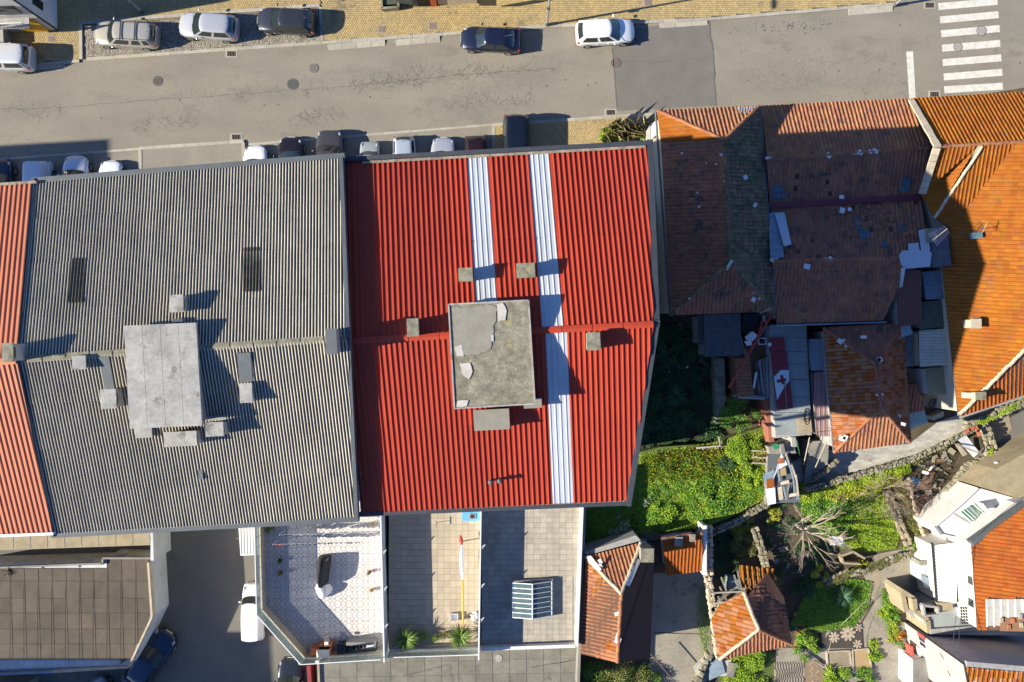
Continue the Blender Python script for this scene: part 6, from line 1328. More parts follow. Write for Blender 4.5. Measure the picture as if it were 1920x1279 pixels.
patch(F_h, [(1098, 1043), (1108, 1042), (1128, 1068), (1120, 1072)], (3.4, 3.45, 4.05, 4.05), scrap, 'mortar_bed'); patch(F_h, [(1172, 1096), (1196, 1048), (1202, 1050), (1180, 1100)], (4.55, 3.7, 3.65, 4.45), scrap, 'mortar_bed')
bits(F_h, [(1125, 1052), (1126, 1060), (1158, 1190), (1158, 1200), (1157, 1150)], lambda x, y: 4.45 if x > 1150 else 3.75, scrap, s=(.15, .4))
G_h = tiled('tiled_shed', 'small shed with one bright orange tile slope facing the courtyard', [(1243, 1012, 3.0), (1315, 1002, 3.0), (1319, 1070, 2.3), (1248, 1078, 2.3)], [([(1243, 1012, 3.0), (1315, 1002, 3.0), (1319, 1070, 2.3), (1248, 1078, 2.3)], tile_deep, (0, -1), dict(tw=.24))], [((1240, 1010, 3.05), (1316, 1000, 3.05), tile_brown)], cat='shed', wall_m=render_white)
MB().box(P(1272, 1014, 3.15), (.5, .6, .5)).build('chimney', concrete, G_h); MB().box(P(1298, 1008, 3.2), (.35, .5, .35)).build('chimney', mortar, G_h)
MB().strip(P(1321, 985, 2.6), P(1321, 1078, 2.6), .25, 0, 2.7).build('side_wall', render_white, G_h)
# H ruin
ruin_wall = thing('ruined_wall', 'pale crumbling plaster wall west of the collapsed roof', 'wall', P(1328, 1120, 0))
for a, b, z in (((1330, 985), (1331, 1082), 2.0), ((1328, 1082), (1338, 1140), 2.3), ((1338, 1140), (1350, 1232), 2.3)): stone_wall([P(*a, z), P(*b, z)], .5, z, ruin_wall, .3, tm=stone_meshes(mortar_pale, 4, 9))
R1, R2 = (1394, 1110, 3.8), (1422, 1180, 4.0)
H_h = tiled('ruined_house', 'half collapsed tile roof with bare rafters in the garden', [(1352, 1134, 2.6), (1393, 1110, 2.6), (1440, 1062, 2.6), (1468, 1120, 2.6), (1484, 1208, 2.6), (1349, 1236, 2.6), (1335, 1160, 2.6)],
    [([(1352, 1132, 3.0), R1, R2, (1349, 1236, 2.6), (1334, 1160, 2.6)], tile_orange, (-1, .15), dict(tw=.3, tl=.42, jit=.03, alt=tile_rust, altp=.5)), ([(1349, 1236, 2.6), R2, (1484, 1208, 2.6)], tile_rust, None, dict(jit=.02)),
     ([(1400, 1118, 3.85), (1440, 1075, 3.2), (1470, 1120, 2.8), (1484, 1206, 2.6), (1424, 1178, 3.95)], tile_rust, (1, -.1), dict(jit=.05, gap=.08, tw=.3, tl=.42, alt=tile_brown, altp=.3))],
    [(R1, R2, mp_, .13), (R2, (1349, 1236, 2.65), mp_, .12), (R2, (1484, 1208, 2.65), tile_rust)], wall_m=mortar, wall_inset=.35, jit=.03)
tm_ = tmesh(tile_orange, .3, .42); it = []
for i in range(7):
    for j in range(9 - (i > 4) * 3):
        if RND.random() < .1: continue
        x = 1390 + i * 9.5 + j * .9; y = 1066 + j * 9.6 + i * 1.0
        if y > 1150 or (x < 1402 and y > 1095): continue
        p = P(x, y, 3.5 - i * .11); it.append((0, Matrix.Translation(p) @ Matrix.Rotation(RND.gauss(.05, .06), 4, 'Z') @ Matrix.Rotation(.16 + RND.gauss(0, .05), 4, 'Y') @ Matrix.Rotation(RND.gauss(-.02, .05), 4, 'X')))
        it[-1] = (0, it[-1][1] @ Matrix.Rotation(-math.pi / 2 * 0, 4, 'Z'))
pieces('loose_tile', [tm_], it, H_h)
for a, b in (((1352, 1082, 3.1), (1362, 1108, 3.4)), ((1376, 1078, 3.3), (1386, 1106, 3.6)), ((1330, 1112, 3.0), (1392, 1109, 3.7)), ((1349, 1100, 3.0), (1366, 1132, 3.2)), ((1335, 1132, 2.8), (1366, 1128, 3.2)), ((1383, 1070, 3.4), (1390, 1106, 3.7)), ((1390, 1088, 3.5), (1402, 1085, 3.4)), ((1322, 1096, 2.8), (1334, 1110, 2.9)), ((1346, 1118, 2.9), (1353, 1134, 3.0))): MB().beam(P(*a), P(*b), .1, .1).build('rafter', wood_grey, H_h)
MB().prism([P(1368, 1086, 1.5), P(1385, 1088, 1.5), P(1386, 1104, 1.5), P(1365, 1106, 1.5)], 0, 1.4).build('inner_floor', blue_metal, H_h)
for k in range(14): p = P(RND.uniform(1334, 1352), RND.uniform(1138, 1155), 2.7); MB().box(p, (.2, .3, .08), RND.uniform(0, 3)).build('rubble', mp_, H_h)
# ------------------------------------------------------------------ bottom right houses
I_h = thing('white_house', 'white house with bright orange tile roof cut by the right edge', 'house', P(1880, 1080, 0))
ip = [(1822, 1021, 5.6), (1925, 948, 5.6), (2000, 930, 5.6), (2000, 1185, 5.6), (1833, 1182, 5.6)]; MB().prism(offset_poly([P(*p) for p in ip], .08), 0, 5.5).build('wall', render_white, I_h)
zi = lambda x, y: 5.6 + .33 * (x - (1822 + (y - 1020) * .07)) / 29; i3 = lambda x, y: (x, y, zi(x, y)); rp_ = [i3(1822, 1021), i3(1922, 950), i3(2000, 930), i3(2000, 1185), i3(1833, 1181)]
T = Tiles(); T.plane([P(*p) for p in rp_], tile_deep, down=(-1, .05), jit=.006, skip=lambda c: (c.x * 1600 / (60 - c.z) + 960 > 1850) and (639.5 - c.y * 1600 / (60 - c.z) > 1122)); T.flush(I_h); MB().slab([P(*p) for p in rp_], .1).build('roof_deck', under_m, I_h)
grey_tile = mat('grey_sheet_tile', (.3, .3, .27), (.22, .22, .2), 3, rough=.8, var=.1)
for i in range(7): x0 = 1849 + i * 13.5; MB().slab([P(*i3(x0, 1122)), P(*i3(x0 + 11, 1122)), P(*i3(x0 + 12, 1172)), P(*i3(x0 + 1, 1172))], .04).build('roof_panel', grey_tile, I_h).location.z += .16
for i in range(8): x0 = 1847 + i * 13.5; MB().beam(P(*i3(x0, 1122)) + Vector((0, 0, .17)), P(*i3(x0 + 1, 1174)) + Vector((0, 0, .17)), .08, .05).build('roof_batten', white_metal, I_h)
MB().slab([P(*i3(1872, 1157)), P(*i3(1925, 1155)), P(*i3(1925, 1182)), P(*i3(1872, 1181))], .05).build('roof_board', wood_brown, I_h).location.z += .24
for x, y in ((1878, 1163), (1900, 1164), (1913, 1156), (1915, 1172), (1892, 1176)): MB().box(P(x, y, zi(x, y) + .3), (.2, .3, .06), .1).build('tile_stack', RND.choice([terracotta, mp_]), I_h)
for a, b in (((1821, 1018), (1925, 944)),): MB().strip(P(*a, 5.75), P(*b, 5.75), .3, 5.3, 5.95).build('coping', lead_grey, I_h)
# openings in its west wall (facing the garden)
def wall_x(y, z): # west wall plane of the white house: world x at given pixel row for height z
    a, b = P(1822, 1021, 5.6), P(1833, 1181, 5.6); s = (H - z) / F; Y = (CY - y) * s; f = (Y - a.y) / (b.y - a.y); return Vector((a.x + (b.x - a.x) * f + .06, Y, z))
for (y, z, w_, h_) in ((1088, 5.0, .5, .5), (1130, 4.9, .5, .6)): MB().box(wall_x(y, z), (.06, w_, h_)).build('window', glass_dark, I_h)
for i in range(6):
    for j in range(3): MB().box(wall_x(1140 + i * 5.6, 3.6 + j * .32), (.05, .13, .2)).build('vent_hole', hole_black, I_h)
# white terrace, concrete roof, ribbed white roof
wt = thing('white_outbuilding', 'white plastered flat-roofed outbuilding between the shaded path and the orange roof', 'outbuilding', P(1840, 960, 0)); wtp = [(1832, 914), (1930, 942), (1824, 1016), (1764, 1002), (1752, 986), (1800, 945)]; MB().prism([P(x, y, 3.2) for x, y in wtp], 0, 3.2).build('wall', render_white, wt)
MB().slab([P(1800, 962, 3.35), P(1818, 948, 3.3), P(1838, 962, 3.3), P(1822, 980, 3.35)], .03).build('awning', white_metal, wt)
for k in range(6): MB().beam(P(1814 + k * 3.2, 945 + k * 2.8, 3.36), P(1828 + k * 2.5, 957 + k * 1.2 + 3, 3.36), .03, .03).build('awning_bar', paint_green, wt) if False else MB().beam(P(1802 + k * 5, 959 - k * 3.0, 3.38), P(1823 + k * 4.2, 978 - k * 3.6, 3.38), .05, .03).build('awning_bar', paint_green, wt)
MB().box(P(1869, 973, 3.35), (.5, .35, .3), .5).build('roof_hatch', glass_dark, wt); MB().box(P(1869, 973, 3.3), (.62, .47, .28), .5).build('hatch_frame', white_metal, wt); MB().box(P(1842, 950, 3.5), (.1, .6, .7), .6).build('vent_wall', render_white, wt)
for k, (a, b) in enumerate((((1832, 915), (1800, 945)), ((1800, 945), (1752, 986)), ((1752, 986), (1764, 1002)), ((1764, 1002), (1824, 1016)))): MB().strip(P(*a, 3.2), P(*b, 3.2), .14, 3.2, 3.32).build('parapet', render_grey if k == 2 else render_white, wt)
for q in ([(1790, 962), (1822, 980), (1819, 983), (1788, 965)], [(1840, 985), (1862, 960), (1864, 962), (1842, 988)]): MB().slab([P(x, y, 3.215) for x, y in q], .01).build('roof_joint', render_grey, wt)
cr_ = thing('concrete_roof', 'stained concrete flat roof above the white outbuilding at the right edge', 'roof', P(1890, 900, 0)); MB().prism([P(x, y, 3.4) for x, y in [(1834, 912), (1868, 880), (1925, 848), (1990, 815), (1990, 960), (1930, 941)]], 0, 3.4).build('slab', concrete_yellow, cr_)
for (x, y, r, m, lb) in ((1848, 897, .17, tarp_white, 'white bucket at the edge of the concrete roof, leftmost of three'), (1862, 888, .2, tarp_white, 'white bucket at the edge of the concrete roof, middle of three'), (1872, 870, .22, tarp_white, 'white bucket at the edge of the concrete roof, topmost of three')):
    c = P(x - 5, y, 2.2); t = thing('bucket', lb, 'bucket', c); MB().tube(c, (c.x, c.y, c.z + .5), r * .85, r, 14, caps=False).build('side', m, t); MB().disc((c.x, c.y), r * .85, c.z + .1, c.z + .12, 14).build('content', concrete, t)
wr = shed('white_lean_to', 'white ribbed lean-to roof along the white house wall', [(1749, 1022), (1797, 1016), (1793, 1131), (1758, 1133)], (3.0, 3.3, 3.3, 3.0), tin_white, cat='lean-to', wall=render_white, prof=wv(.22, .02), pitch=.22, down=(-1, .03)); MB().strip(P(1749, 1018, 3.1), P(1758, 1134, 3.1), .06, 2.9, 3.12).build('gutter', black_plastic, wr)
wb = thing('white_outbuilding', 'small white walled yard with a blue door left of the ribbed lean-to', 'outbuilding', P(1735, 1080, 0)); MB().prism([P(1726, 1045, 1.6), P(1748, 1035, 2.2), P(1757, 1110, 2.2), P(1728, 1090, 1.6)], 0, 1.7).build('wall', render_white, wb); MB().prism([P(1724, 1052, 1.8), P(1736, 1050, 1.8), P(1737, 1060, 1.8), P(1725, 1061, 1.8)], 0, 1.8).build('step_block', concrete, wb); MB().prism([P(1728, 1078, 1.8), P(1755, 1090, 1.8), P(1756, 1112, 1.8), P(1730, 1098, 1.8)], 1.6, 1.85).build('glass_roof', blue_metal, wb)
tz = thing('back_terrace', 'small grey back terrace with a concrete wash tub beside the white lattice wall', 'terrace', P(1780, 1155, 0)); MB().prism([P(x, y, 2.9) for x, y in [(1757, 1132), (1796, 1132), (1930, 1176), (1930, 1192), (1744, 1190), (1730, 1160)]], 0, 2.9).build('slab', mat('grey_screed', (.3, .33, .32), (.24, .26, .26), 1.5, rough=.8, var=.1), tz)
MB().prism([P(1744, 1180, 3.1), P(1830, 1174, 3.1), P(1832, 1182, 3.1), P(1744, 1189, 3.1)], 0, 3.1).build('parapet', render_grey, tz); MB().prism([P(1692, 1112, 1.5), P(1716, 1120, 1.5), P(1740, 1160, 1.5), P(1742, 1184, 1.5), P(1700, 1146, 1.5)], 0, 1.5).build('lower_floor', render_grey, tz)
for qa, qb, zz in (((1690, 1108), (1713, 1122), 2.6), ((1713, 1122), (1715, 1144), 2.9), ((1715, 1144), (1738, 1162), 2.9), ((1738, 1162), (1741, 1186), 2.9), ((1690, 1108), (1698, 1146), 2.3)): MB().strip(P(*qa, zz), P(*qb, zz), .3, 0, zz + .15).build('parapet', concrete_yellow, tz)
MB().prism([P(1756, 1130, 3.3), P(1786, 1130, 3.3), P(1787, 1144, 3.3), P(1758, 1146, 3.3)], 2.8, 3.3).build('beige_wall', concrete_yellow, tz); tub = thing('wash_tub', 'weathered concrete wash tub on the small back terrace', 'tub', P(1745, 1142, 2.9))
for a, b in (((1730, 1135), (1758, 1138)), ((1758, 1138), (1757, 1152)), ((1757, 1152), (1733, 1154)), ((1733, 1154), (1730, 1135))): MB().strip(P(*a, 3.3), P(*b, 3.3), .12, 2.9, 3.45).build('side', render_grey, tub)
MB().prism([P(1732, 1137, 3), P(1756, 1139, 3), P(1756, 1150, 3), P(1734, 1152, 3)], 2.9, 3.0).build('base', hole_black, tub)
pk = thing('pink_house', 'pale pink rendered house with a small shuttered window facing the garden', 'house', P(1800, 1240, 0))
ZP = 8.0; pq = [(1808, 1246, ZP), (1826, 1340, ZP), (2060, 1340, ZP), (2060, 1270, ZP)]; base_pts = [P(*p) for p in pq]
MB().prism(base_pts, 0, ZP).build('wall', render_pink, pk)
for i in range(9): MB().prism([P(1812 + i * 13, 1240 + i * 1.1, ZP + .1), P(1824.5 + i * 13, 1241 + i * 1.1, ZP + .1), P(1824.5 + i * 13, 1252 + i * 1.1, ZP + .1), P(1812 + i * 13, 1251 + i * 1.1, ZP + .1)], ZP - .1, ZP + .12).build('coping', render_grey, pk)
pl = [(1811, 1250, ZP + .1), (2060, 1272, ZP + .1), (2060, 1420, ZP - .9), (1828, 1420, ZP - .9)]; T = Tiles(); T.plane([P(*p) for p in pl], tile_orange, down=(-.05, -1), tw=.3, tl=.42, jit=.015, alt=tile_rust, altp=.35); T.flush(pk); MB().slab([P(*p) for p in pl], .1).build('roof_deck', under_m, pk)
wc = base_pts[0]; MB().tube((wc.x - .05, wc.y + .04, 0), (wc.x - .05, wc.y + .04, ZP), .05, .05, 8).build('downpipe', black_plastic, pk); MB().tube(P(1808, 1246, ZP), P(1826, 1340, ZP), .06, .06, 8).build('gutter', black_plastic, pk); MB().tube(P(1808, 1246, ZP - .1), P(1925, 1257, ZP - .1), .05, .05, 8).build('gutter', render_grey, pk)
dw = (base_pts[1] - base_pts[0]); dw.z = 0; dw.normalize(); nw_ = Vector((dw.y, -dw.x, 0)); nw_ = nw_ if nw_.x < 0 else -nw_; ang = math.atan2(dw.y, dw.x); onw = lambda f, z: Vector((base_pts[0].x, base_pts[0].y, 0)) + dw * f + Vector((0, 0, z))
wn = MB().box(onw(.55, 2.6) + nw_ * .02, (.75, .07, 1.0), ang).build('window', white_metal, pk)
for k in (-1, 1): MB().box(onw(.55 + .17 * k, 2.6) + nw_ * .06, (.27, .04, .82), ang).build('pane', glass_dark, wn)
MB().box(onw(.0, 2.6) + nw_ * .06 + dw * .08, (.34, .05, 1.0), ang).build('shutter', mat('shutter_red', (.3, .06, .06), rough=.6), pk)
MB().box(onw(1.7, 1.2) + nw_ * .05, (1.0, .08, 1.6), ang).build('lower_panel', render_white, pk); MB().box(onw(1.9, 1.3) + nw_ * .1, (.3, .06, .7), ang).build('lower_window', glass_dark, pk)
for k in range(3): MB().beam(onw(.4 + k * .9, 5.0 + k * .6) + nw_ * .03, onw(.7 + k * .9, 5.3 + k * .5) + nw_ * .03, .03, .02).build('wall_bracket', black_plastic, pk)
pch = shed('porch', 'small concrete porch roof in front of the pink house', [(1712, 1237), (1737, 1233), (1744, 1300), (1712, 1300)], 2.4, concrete, cat='porch', wall=render_white); pr_ = thing('red_screen', 'narrow red screen beside the porch of the pink house', 'screen', P(1706, 1222, 0)); MB().beam(P(1704, 1208, 1.2), P(1709, 1238, 1.2), .14, .9).build('panel', mat('screen_red', (.45, .08, .05), rough=.6), pr_)
acb = thing('air_conditioner', 'small grey box unit beside the red screen', 'unit', P(1698, 1228, 0)); MB().box(P(1698, 1228, .5), (.45, .8, .5)).build('case', render_grey, acb); MB().disc((P(1698, 1228, .76).x, P(1698, 1228, .76).y), .16, .75, .78, 14).build('fan_grille', lead_grey, acb)
sk2 = thing('white_bench', 'white rocks and bench end left of the porch', 'bench', P(1702, 1255, 0)); MB().dome(P(1701, 1250, .1), .3, .35, .4, 9, 3).build('white_rock', tarp_white, sk2); MB().beam(P(1703, 1262, .5), P(1708, 1300, .5), .35, .4).build('seat', render_white, sk2)
# ------------------------------------------------------------------ buildings along the top edge
nw = thing('white_house', 'tall white house with balconies at the top left corner', 'house', P(30, 20, 0)); nwp = [P(109, 58, 0), P(104, -30, 0), P(100, -260, 0), P(-300, -260, 0), P(-300, 70, 0), P(0, 62, 0)]
MB().prism([P(109, 57, 0), P(102, -260, 0), P(-300, -260, 0), P(-300, 75, 0)], 0, 6.4).build('wall', render_white, nw); tl_ = Tiles(); tz_ = [P(12, -12, 6.5), P(8, -400, 6.5), P(-430, -400, 7.5), P(-430, 10, 6.5)]; MB().slab(tz_, .1).build('roof_deck', under_m, nw); tl_.plane(tz_, tile_orange, down=(0, -1)); tl_.flush(nw)
MB().tube(P(110, 58, 0), P(110, 58, 0) + Vector((.02, 0, 6.4)), .06, .06, 8).build('downpipe', black_plastic, nw)
c_ = P(108.5, 40, 0); MB().box((c_.x + .01, c_.y + .25, 2.6), (.08, .6, 1.3)).build('window', glass_dark, nw); MB().box((c_.x + .0, c_.y + .25, 2.6), (.06, .72, 1.42)).build('window_frame', white_metal, nw)
sdir = (P(0, 62, 0) - P(109, 57, 0)).normalized(); nS = Vector((-sdir.y, sdir.x, 0)); nS = nS if nS.y < 0 else -nS; s0 = P(109, 57, 0)
aw = math.atan2(sdir.y, sdir.x)
for k, (f, z, w_, h_, m) in enumerate([(1.3, 1.1, 1.6, 2.0, paint_yellow), (1.5, 3.9, 1.8, 1.2, glass_dark), (4.4, 1.4, 1.6, 1.6, wood_brown), (4.6, 4.0, 1.5, 1.6, wood_brown)]): MB().box(s0 + sdir * f + nS * .04 + Vector((0, 0, z)), (w_, .08, h_), aw).build('opening', m, nw)
for f, z in ((1.5, 2.7), (4.6, 2.8)):
    bl_ = MB().box(s0 + sdir * f + nS * .45 + Vector((0, 0, z)), (2.0, .7, .12), aw).build('balcony', render_grey, nw)
    for k in range(9): MB().tube(s0 + sdir * (f - .95 + k * .24) + nS * .78 + Vector((0, 0, z)), s0 + sdir * (f - .95 + k * .24) + nS * .78 + Vector((0, 0, z + .9)), .02, .02, 5).build('baluster', white_metal, bl_)
    MB().beam(s0 + sdir * (f - .95) + nS * .78 + Vector((0, 0, z + .9)), s0 + sdir * (f + .97) + nS * .78 + Vector((0, 0, z + .9)), .05, .05).build('balcony_rail', white_metal, bl_)
MB().box(s0 + sdir * 4.6 + nS * .5 + Vector((0, 0, .5)), (2.6, 1.0, 1.0), aw).build('front_wall', render_grey, nw)
tb_ = thing('street_facade', 'street front with dark gate, orange post and pale walls at the top edge', 'building', P(860, -20, 0))
for x0, x1, y0, y1, z, m, nm in [(748, 808, 12, 10, 2.4, lead_grey, 'gate'), (822, 895, 10, 8, 2.6, render_beige, 'wall'), (895, 1000, 2, 0, 3.0, render_white, 'wall'), (1000, 1035, -4, -5, 3.0, render_grey, 'wall')]: MB().prism([P(x0, y0, 0), P(x1, y1, 0), P(x1, y1 - 60, 0), P(x0, y0 - 60, 0)], 0, z).build(nm, m, tb_)
for k in range(14): MB().tube(P(776 + k * 2.3, 13, 0), P(776 + k * 2.3, 13, 0) + Vector((0, 0, 2.4)), .025, .025, 5).build('gate_bar', black_plastic, tb_)
MB().prism([P(809, 14, 0), P(820, 13, 0), P(820, -10, 0), P(809, -10, 0)], 0, 2.5).build('gate_post', mat('orange_paint', (.6, .1, .015), rough=.5), tb_); MB().box(P(898, 1, 1.5) + Vector((.6, -.1, 0)), (1.2, .06, 1.2)).build('window', glass_dark, tb_)
plb = thing('planter', 'mossy stone planter box at the top edge left of the gate', 'planter', P(731, 5, 0))
for a, b in (((716, 16), (747, 14)), ((747, 14), (746, -20)), ((716, 16), (715, -20))): MB().strip(P(*a, .5), P(*b, .5), .15, 0, .6).build('side', concrete_lichen, plb)
MB().prism([P(718, 14, 0), P(745, 12, 0), P(745, -20, 0), P(718, -20, 0)], 0, .45).build('soil', mat('pond_moss', (.06, .065, .04), rough=.6), plb)
# lamp posts
def lamp_post(label, px, py, ht, head=True, lean=(0, 0)):
    c = P(px, py, 0); t = thing('street_lamp', label, 'street lamp', c); top = Vector((c.x, c.y, ht)); MB().tube(c, top, .085, .055, 10).build('pole', mat('galvanised', (.42, .44, .45), rough=.45, metallic=.5), t); MB().tube(c, (c.x, c.y, .5), .12, .12, 10).build('base', lead_grey, t)
    MB().tube((c.x, c.y, 4.3), (c.x + .25, c.y - .0, 4.55), .03, .03, 6).build('bracket', lead_grey, t); MB().box((c.x, c.y - .1, 3.4), (.22, .14, .3)).build('box', lead_grey, t)
    MB().tube(top, (c.x, c.y - 1.2, ht + .25), .045, .035, 8).build('arm', lead_grey, t); MB().dome((c.x, c.y - 1.35, ht + .2), .2, .38, .1, 10, 3).build('lamp_head', lead_grey, t)
    return t
lp = lamp_post('slim pale street lamp beside the rear of the navy saloon', 1025, 48, 8.5); lp2 = lamp_post('grey street lamp behind the silver estate car', 268, 24, 7.5); lp3 = lamp_post('street lamp at the kerb left of the crossing, cut by the top edge', 1676, 11, 8)
sg = thing('road_sign', 'round road sign on a pole above the frame whose shadow falls by the lamp', 'sign', P(1040, -20, 0)) if False else None
# ------------------------------------------------------------------ gardens, lane, walls
sheet('garden_ground', [(1180, 330), (1500, 600), (1700, 900), (1960, 760), (2000, 1400), (1080, 1400), (1080, 940), (1180, 940)], -.01, soil)
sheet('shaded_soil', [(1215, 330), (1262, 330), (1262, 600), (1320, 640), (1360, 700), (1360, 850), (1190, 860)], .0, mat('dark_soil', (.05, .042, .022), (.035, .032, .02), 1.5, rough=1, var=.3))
lane = sheet('lane', [(1425, 930), (1470, 870), (1540, 845), (1640, 838), (1705, 832), (1760, 790), (1796, 778), (1925, 738), (1925, 765), (1835, 793), (1700, 862), (1500, 918)], .02, lane_m)
sheet('courtyard', [(1226, 1075), (1320, 1070), (1335, 1130), (1345, 1215), (1318, 1300), (1218, 1300), (1220, 1060)], .004, paving_old)
sheet('back_path', [(1730, 960), (1790, 900), (1860, 820), (1880, 790), (2000, 730), (2000, 830), (1900, 850), (1800, 940), (1745, 1010)], .01, asphalt_dark); sheet('yard_slab', [(1838, 795), (1890, 770), (1898, 805), (1870, 830), (1845, 830)], .03, dirt_pale)
sheet('garden_path', [(1640, 1040), (1690, 1030), (1735, 1040), (1735, 1130), (1700, 1160), (1710, 1230), (1710, 1330), (1640, 1330), (1625, 1250), (1610, 1180), (1640, 1130), (1620, 1080)], .012, paving_old)
sheet('garden_path', [(1455, 1215), (1530, 1215), (1645, 1210), (1650, 1330), (1455, 1330)], .010, paving_old); sheet('garden_path', [(1636, 1060), (1660, 1035), (1650, 1095), (1632, 1135), (1612, 1170), (1600, 1160), (1630, 1110)], .016, dirt_pale)
sheet('dug_soil', [(1435, 1095), (1500, 1080), (1560, 1085), (1560, 1150), (1500, 1190), (1450, 1180)], .004, mat('dug_soil', (.09, .06, .035), (.06, .045, .025), 2, rough=1, var=.3, bump=1, bscale=8)); sheet('dug_soil', [(1200, 990), (1330, 990), (1330, 1003), (1200, 1015)], .01, dirt_pale)
sheet('pit_ground', [(1690, 870), (1790, 830), (1800, 850), (1760, 930), (1740, 960), (1705, 940)], .004, mat('dark_soil', (.05, .042, .022)))
# flower mosaic bed
fm = thing('mosaic_bed', 'dark garden bed with big pale flower shapes set in it', 'garden bed', P(1580, 1202, 0)); MB().prism([P(1540, 1180, .1), P(1616, 1174, .1), P(1618, 1216, .1), P(1542, 1216, .1)], 0, .08).build('bed', mat('dark_screed', (.06, .05, .04), (.04, .035, .03), 4, rough=.9, var=.2), fm)
petal = mat('petal_cement', (.4, .33, .24), (.3, .25, .18), 6, rough=.9, rnd=.1)
for (x, y, r, n, a0) in [(1590, 1188, 15, 9, .2), (1564, 1195, 11, 8, .5), (1608, 1208, 9, 7, .1), (1610, 1177, 8, 6, .9)]:
    for k in range(n):
        a = a0 + 2 * math.pi * k / n; c = P(x + r * .55 * math.cos(a), y - r * .55 * math.sin(a), .1); l = r * .0375 * .9; pts = []
        for i in range(10): t_ = 2 * math.pi * i / 10; u, v = l * .5 * math.cos(t_), l * .19 * math.sin(t_) * (1 + .35 * math.cos(t_)); pts.append((c.x + u * math.cos(a) - v * math.sin(a), c.y + u * math.sin(a) + v * math.cos(a), 0))
        MB().prism(pts, .07, .11).build('petal', petal, fm)
for k in range(3): MB().prism([P(1548 + k * 4, 1196 - k * 5, .1), P(1553 + k * 4, 1186 - k * 3, .1), P(1556 + k * 4, 1180, .1), P(1549 + k * 3, 1188 - k * 2, .1)], .07, .11).build('petal', petal, fm)
zp = thing('pebble_mosaic', 'wavy striped pebble mosaic panel in the garden path', 'mosaic', P(1480, 1260, 0)); MB().prism([P(1452, 1242, .05), P(1508, 1240, .05), P(1510, 1310, .05), P(1452, 1310, .05)], 0, .04).build('bed', mat('pale_mosaic', (.3, .26, .19), rough=.9), zp)
for k in range(12):
    wb_ = MB(); pr0 = None
    for i in range(22):
        yy_ = 1242 + i * 3.0; p = P(1455 + k * 4.6 + 2.2 * math.sin(yy_ * .18 + k * .35) + 1.2 * math.sin(yy_ * .5), yy_, .05)
        if pr0 is not None: wb_.strip(pr0, p, .07, .03, .055)
        pr0 = p
    wb_.build('mosaic_stripe', mat('dark_pebble', (.07, .06, .05), rough=.8), zp)
dm = thing('pebble_mosaic', 'brown mosaic panel with pale diamond outlines right of the striped one', 'mosaic', P(1527, 1262, 0)); MB().prism([P(1510, 1240, .05), P(1542, 1238, .05), P(1548, 1300, .05), P(1511, 1302, .05)], 0, .045).build('bed', mat('brown_mosaic', (.22, .15, .09), rough=.9, var=.2), dm)
for cy in (1246, 1258, 1270, 1282):
    q = [P(1527, cy - 7, .05), P(1536, cy, .05), P(1527, cy + 7, .05), P(1518, cy, .05)]
    for a, b in zip(q, q[1:] + q[:1]): MB().strip(a, b, .05, .04, .065).build('diamond_line', petal, dm)
for q, lb, m in (([(1550, 1222), (1593, 1220), (1596, 1248), (1552, 1252)], 'dry weathered cement bed, left of the pair below the flower bed', dirt_pale), ([(1598, 1219), (1628, 1216), (1634, 1255), (1600, 1260)], 'smooth ochre cement bed, right of the pair below the flower bed', mat('ochre_screed', (.36, .25, .12), (.3, .21, .11), 2, rough=.9))):
    t = thing('cement_bed', lb, 'garden bed', P(*q[0], 0), 'cement beds in the garden'); MB().prism([P(x, y, .1) for x, y in q], 0, .1).build('bed', m, t)
    for a, b in zip(q, q[1:] + q[:1]): MB().strip(P(*a, .1), P(*b, .1), .1, 0, .16).build('edge', wood_pale, t)
def log(label, a, b, m, r=.06, z=.3): tag(MB().tube(P(*a, z), P(*b, z), r, r * .8, 7).build('timber', m), label, 'timber')
log('long grey timber lying from the striped mosaic to the garden path', (1508, 1228), (1552, 1262), wood_grey, .07); log('second grey timber beside the striped mosaic', (1514, 1232), (1545, 1252), wood_pale, .05)
log('thin red batten across the courtyard', (1224, 1186), (1318, 1189), wood_brown, .04, 2.2); log('leaning brown batten below the small tile house', (1220, 1226), (1258, 1270), wood_brown, .04, 1.2); log('thin pale stick on the shaded lawn', (1576, 1174), (1622, 1128), wood_pale, .02, .8); log('thin pole crossing the orange ruin gable', (1320, 1178), (1352, 1212), wood_grey, .03, 2.0)
# walls
W_ = lambda nm, lb, pts, wd, ht, size=.36, cat='wall', tm=None: stone_wall([P(*p) for p in pts], wd, ht, thing(nm, lb, cat, P(*pts[0])), size, tm=tm)
W_('stone_wall', 'long ivy-topped rubble wall along the south side of the lane', [(1500, 916), (1600, 888), (1702, 858), (1770, 826), (1836, 792)], .4, .9, .21); W_('stone_wall', 'rubble wall under the large orange roof at the right edge', [(1800, 795), (1850, 778), (1925, 745)], .6, .9, .36)
W_('stone_wall', 'curved rubble wall around the dark pit beside the back path', [(1838, 800), (1850, 840), (1840, 862), (1812, 872), (1790, 900), (1772, 920)], .7, .8, .3); W_('stone_wall', 'winding low rubble wall across the garden', [(1540, 1090), (1580, 1072), (1620, 1068), (1665, 1045), (1715, 1032)], .5, .6, .26)
W_('stone_wall', 'pale dry stone kerb, left of the two parallel rows below the lane', [(1655, 905), (1668, 940), (1685, 985), (1705, 1030)], .6, .35, .3, tm=stone_meshes(dirt_pale, 4, 4)); W_('stone_wall', 'pale dry stone kerb, right of the two parallel rows below the lane', [(1697, 893), (1708, 940), (1722, 990), (1738, 1028)], .22, .5, .28, tm=stone_meshes(mortar_pale, 4, 5))
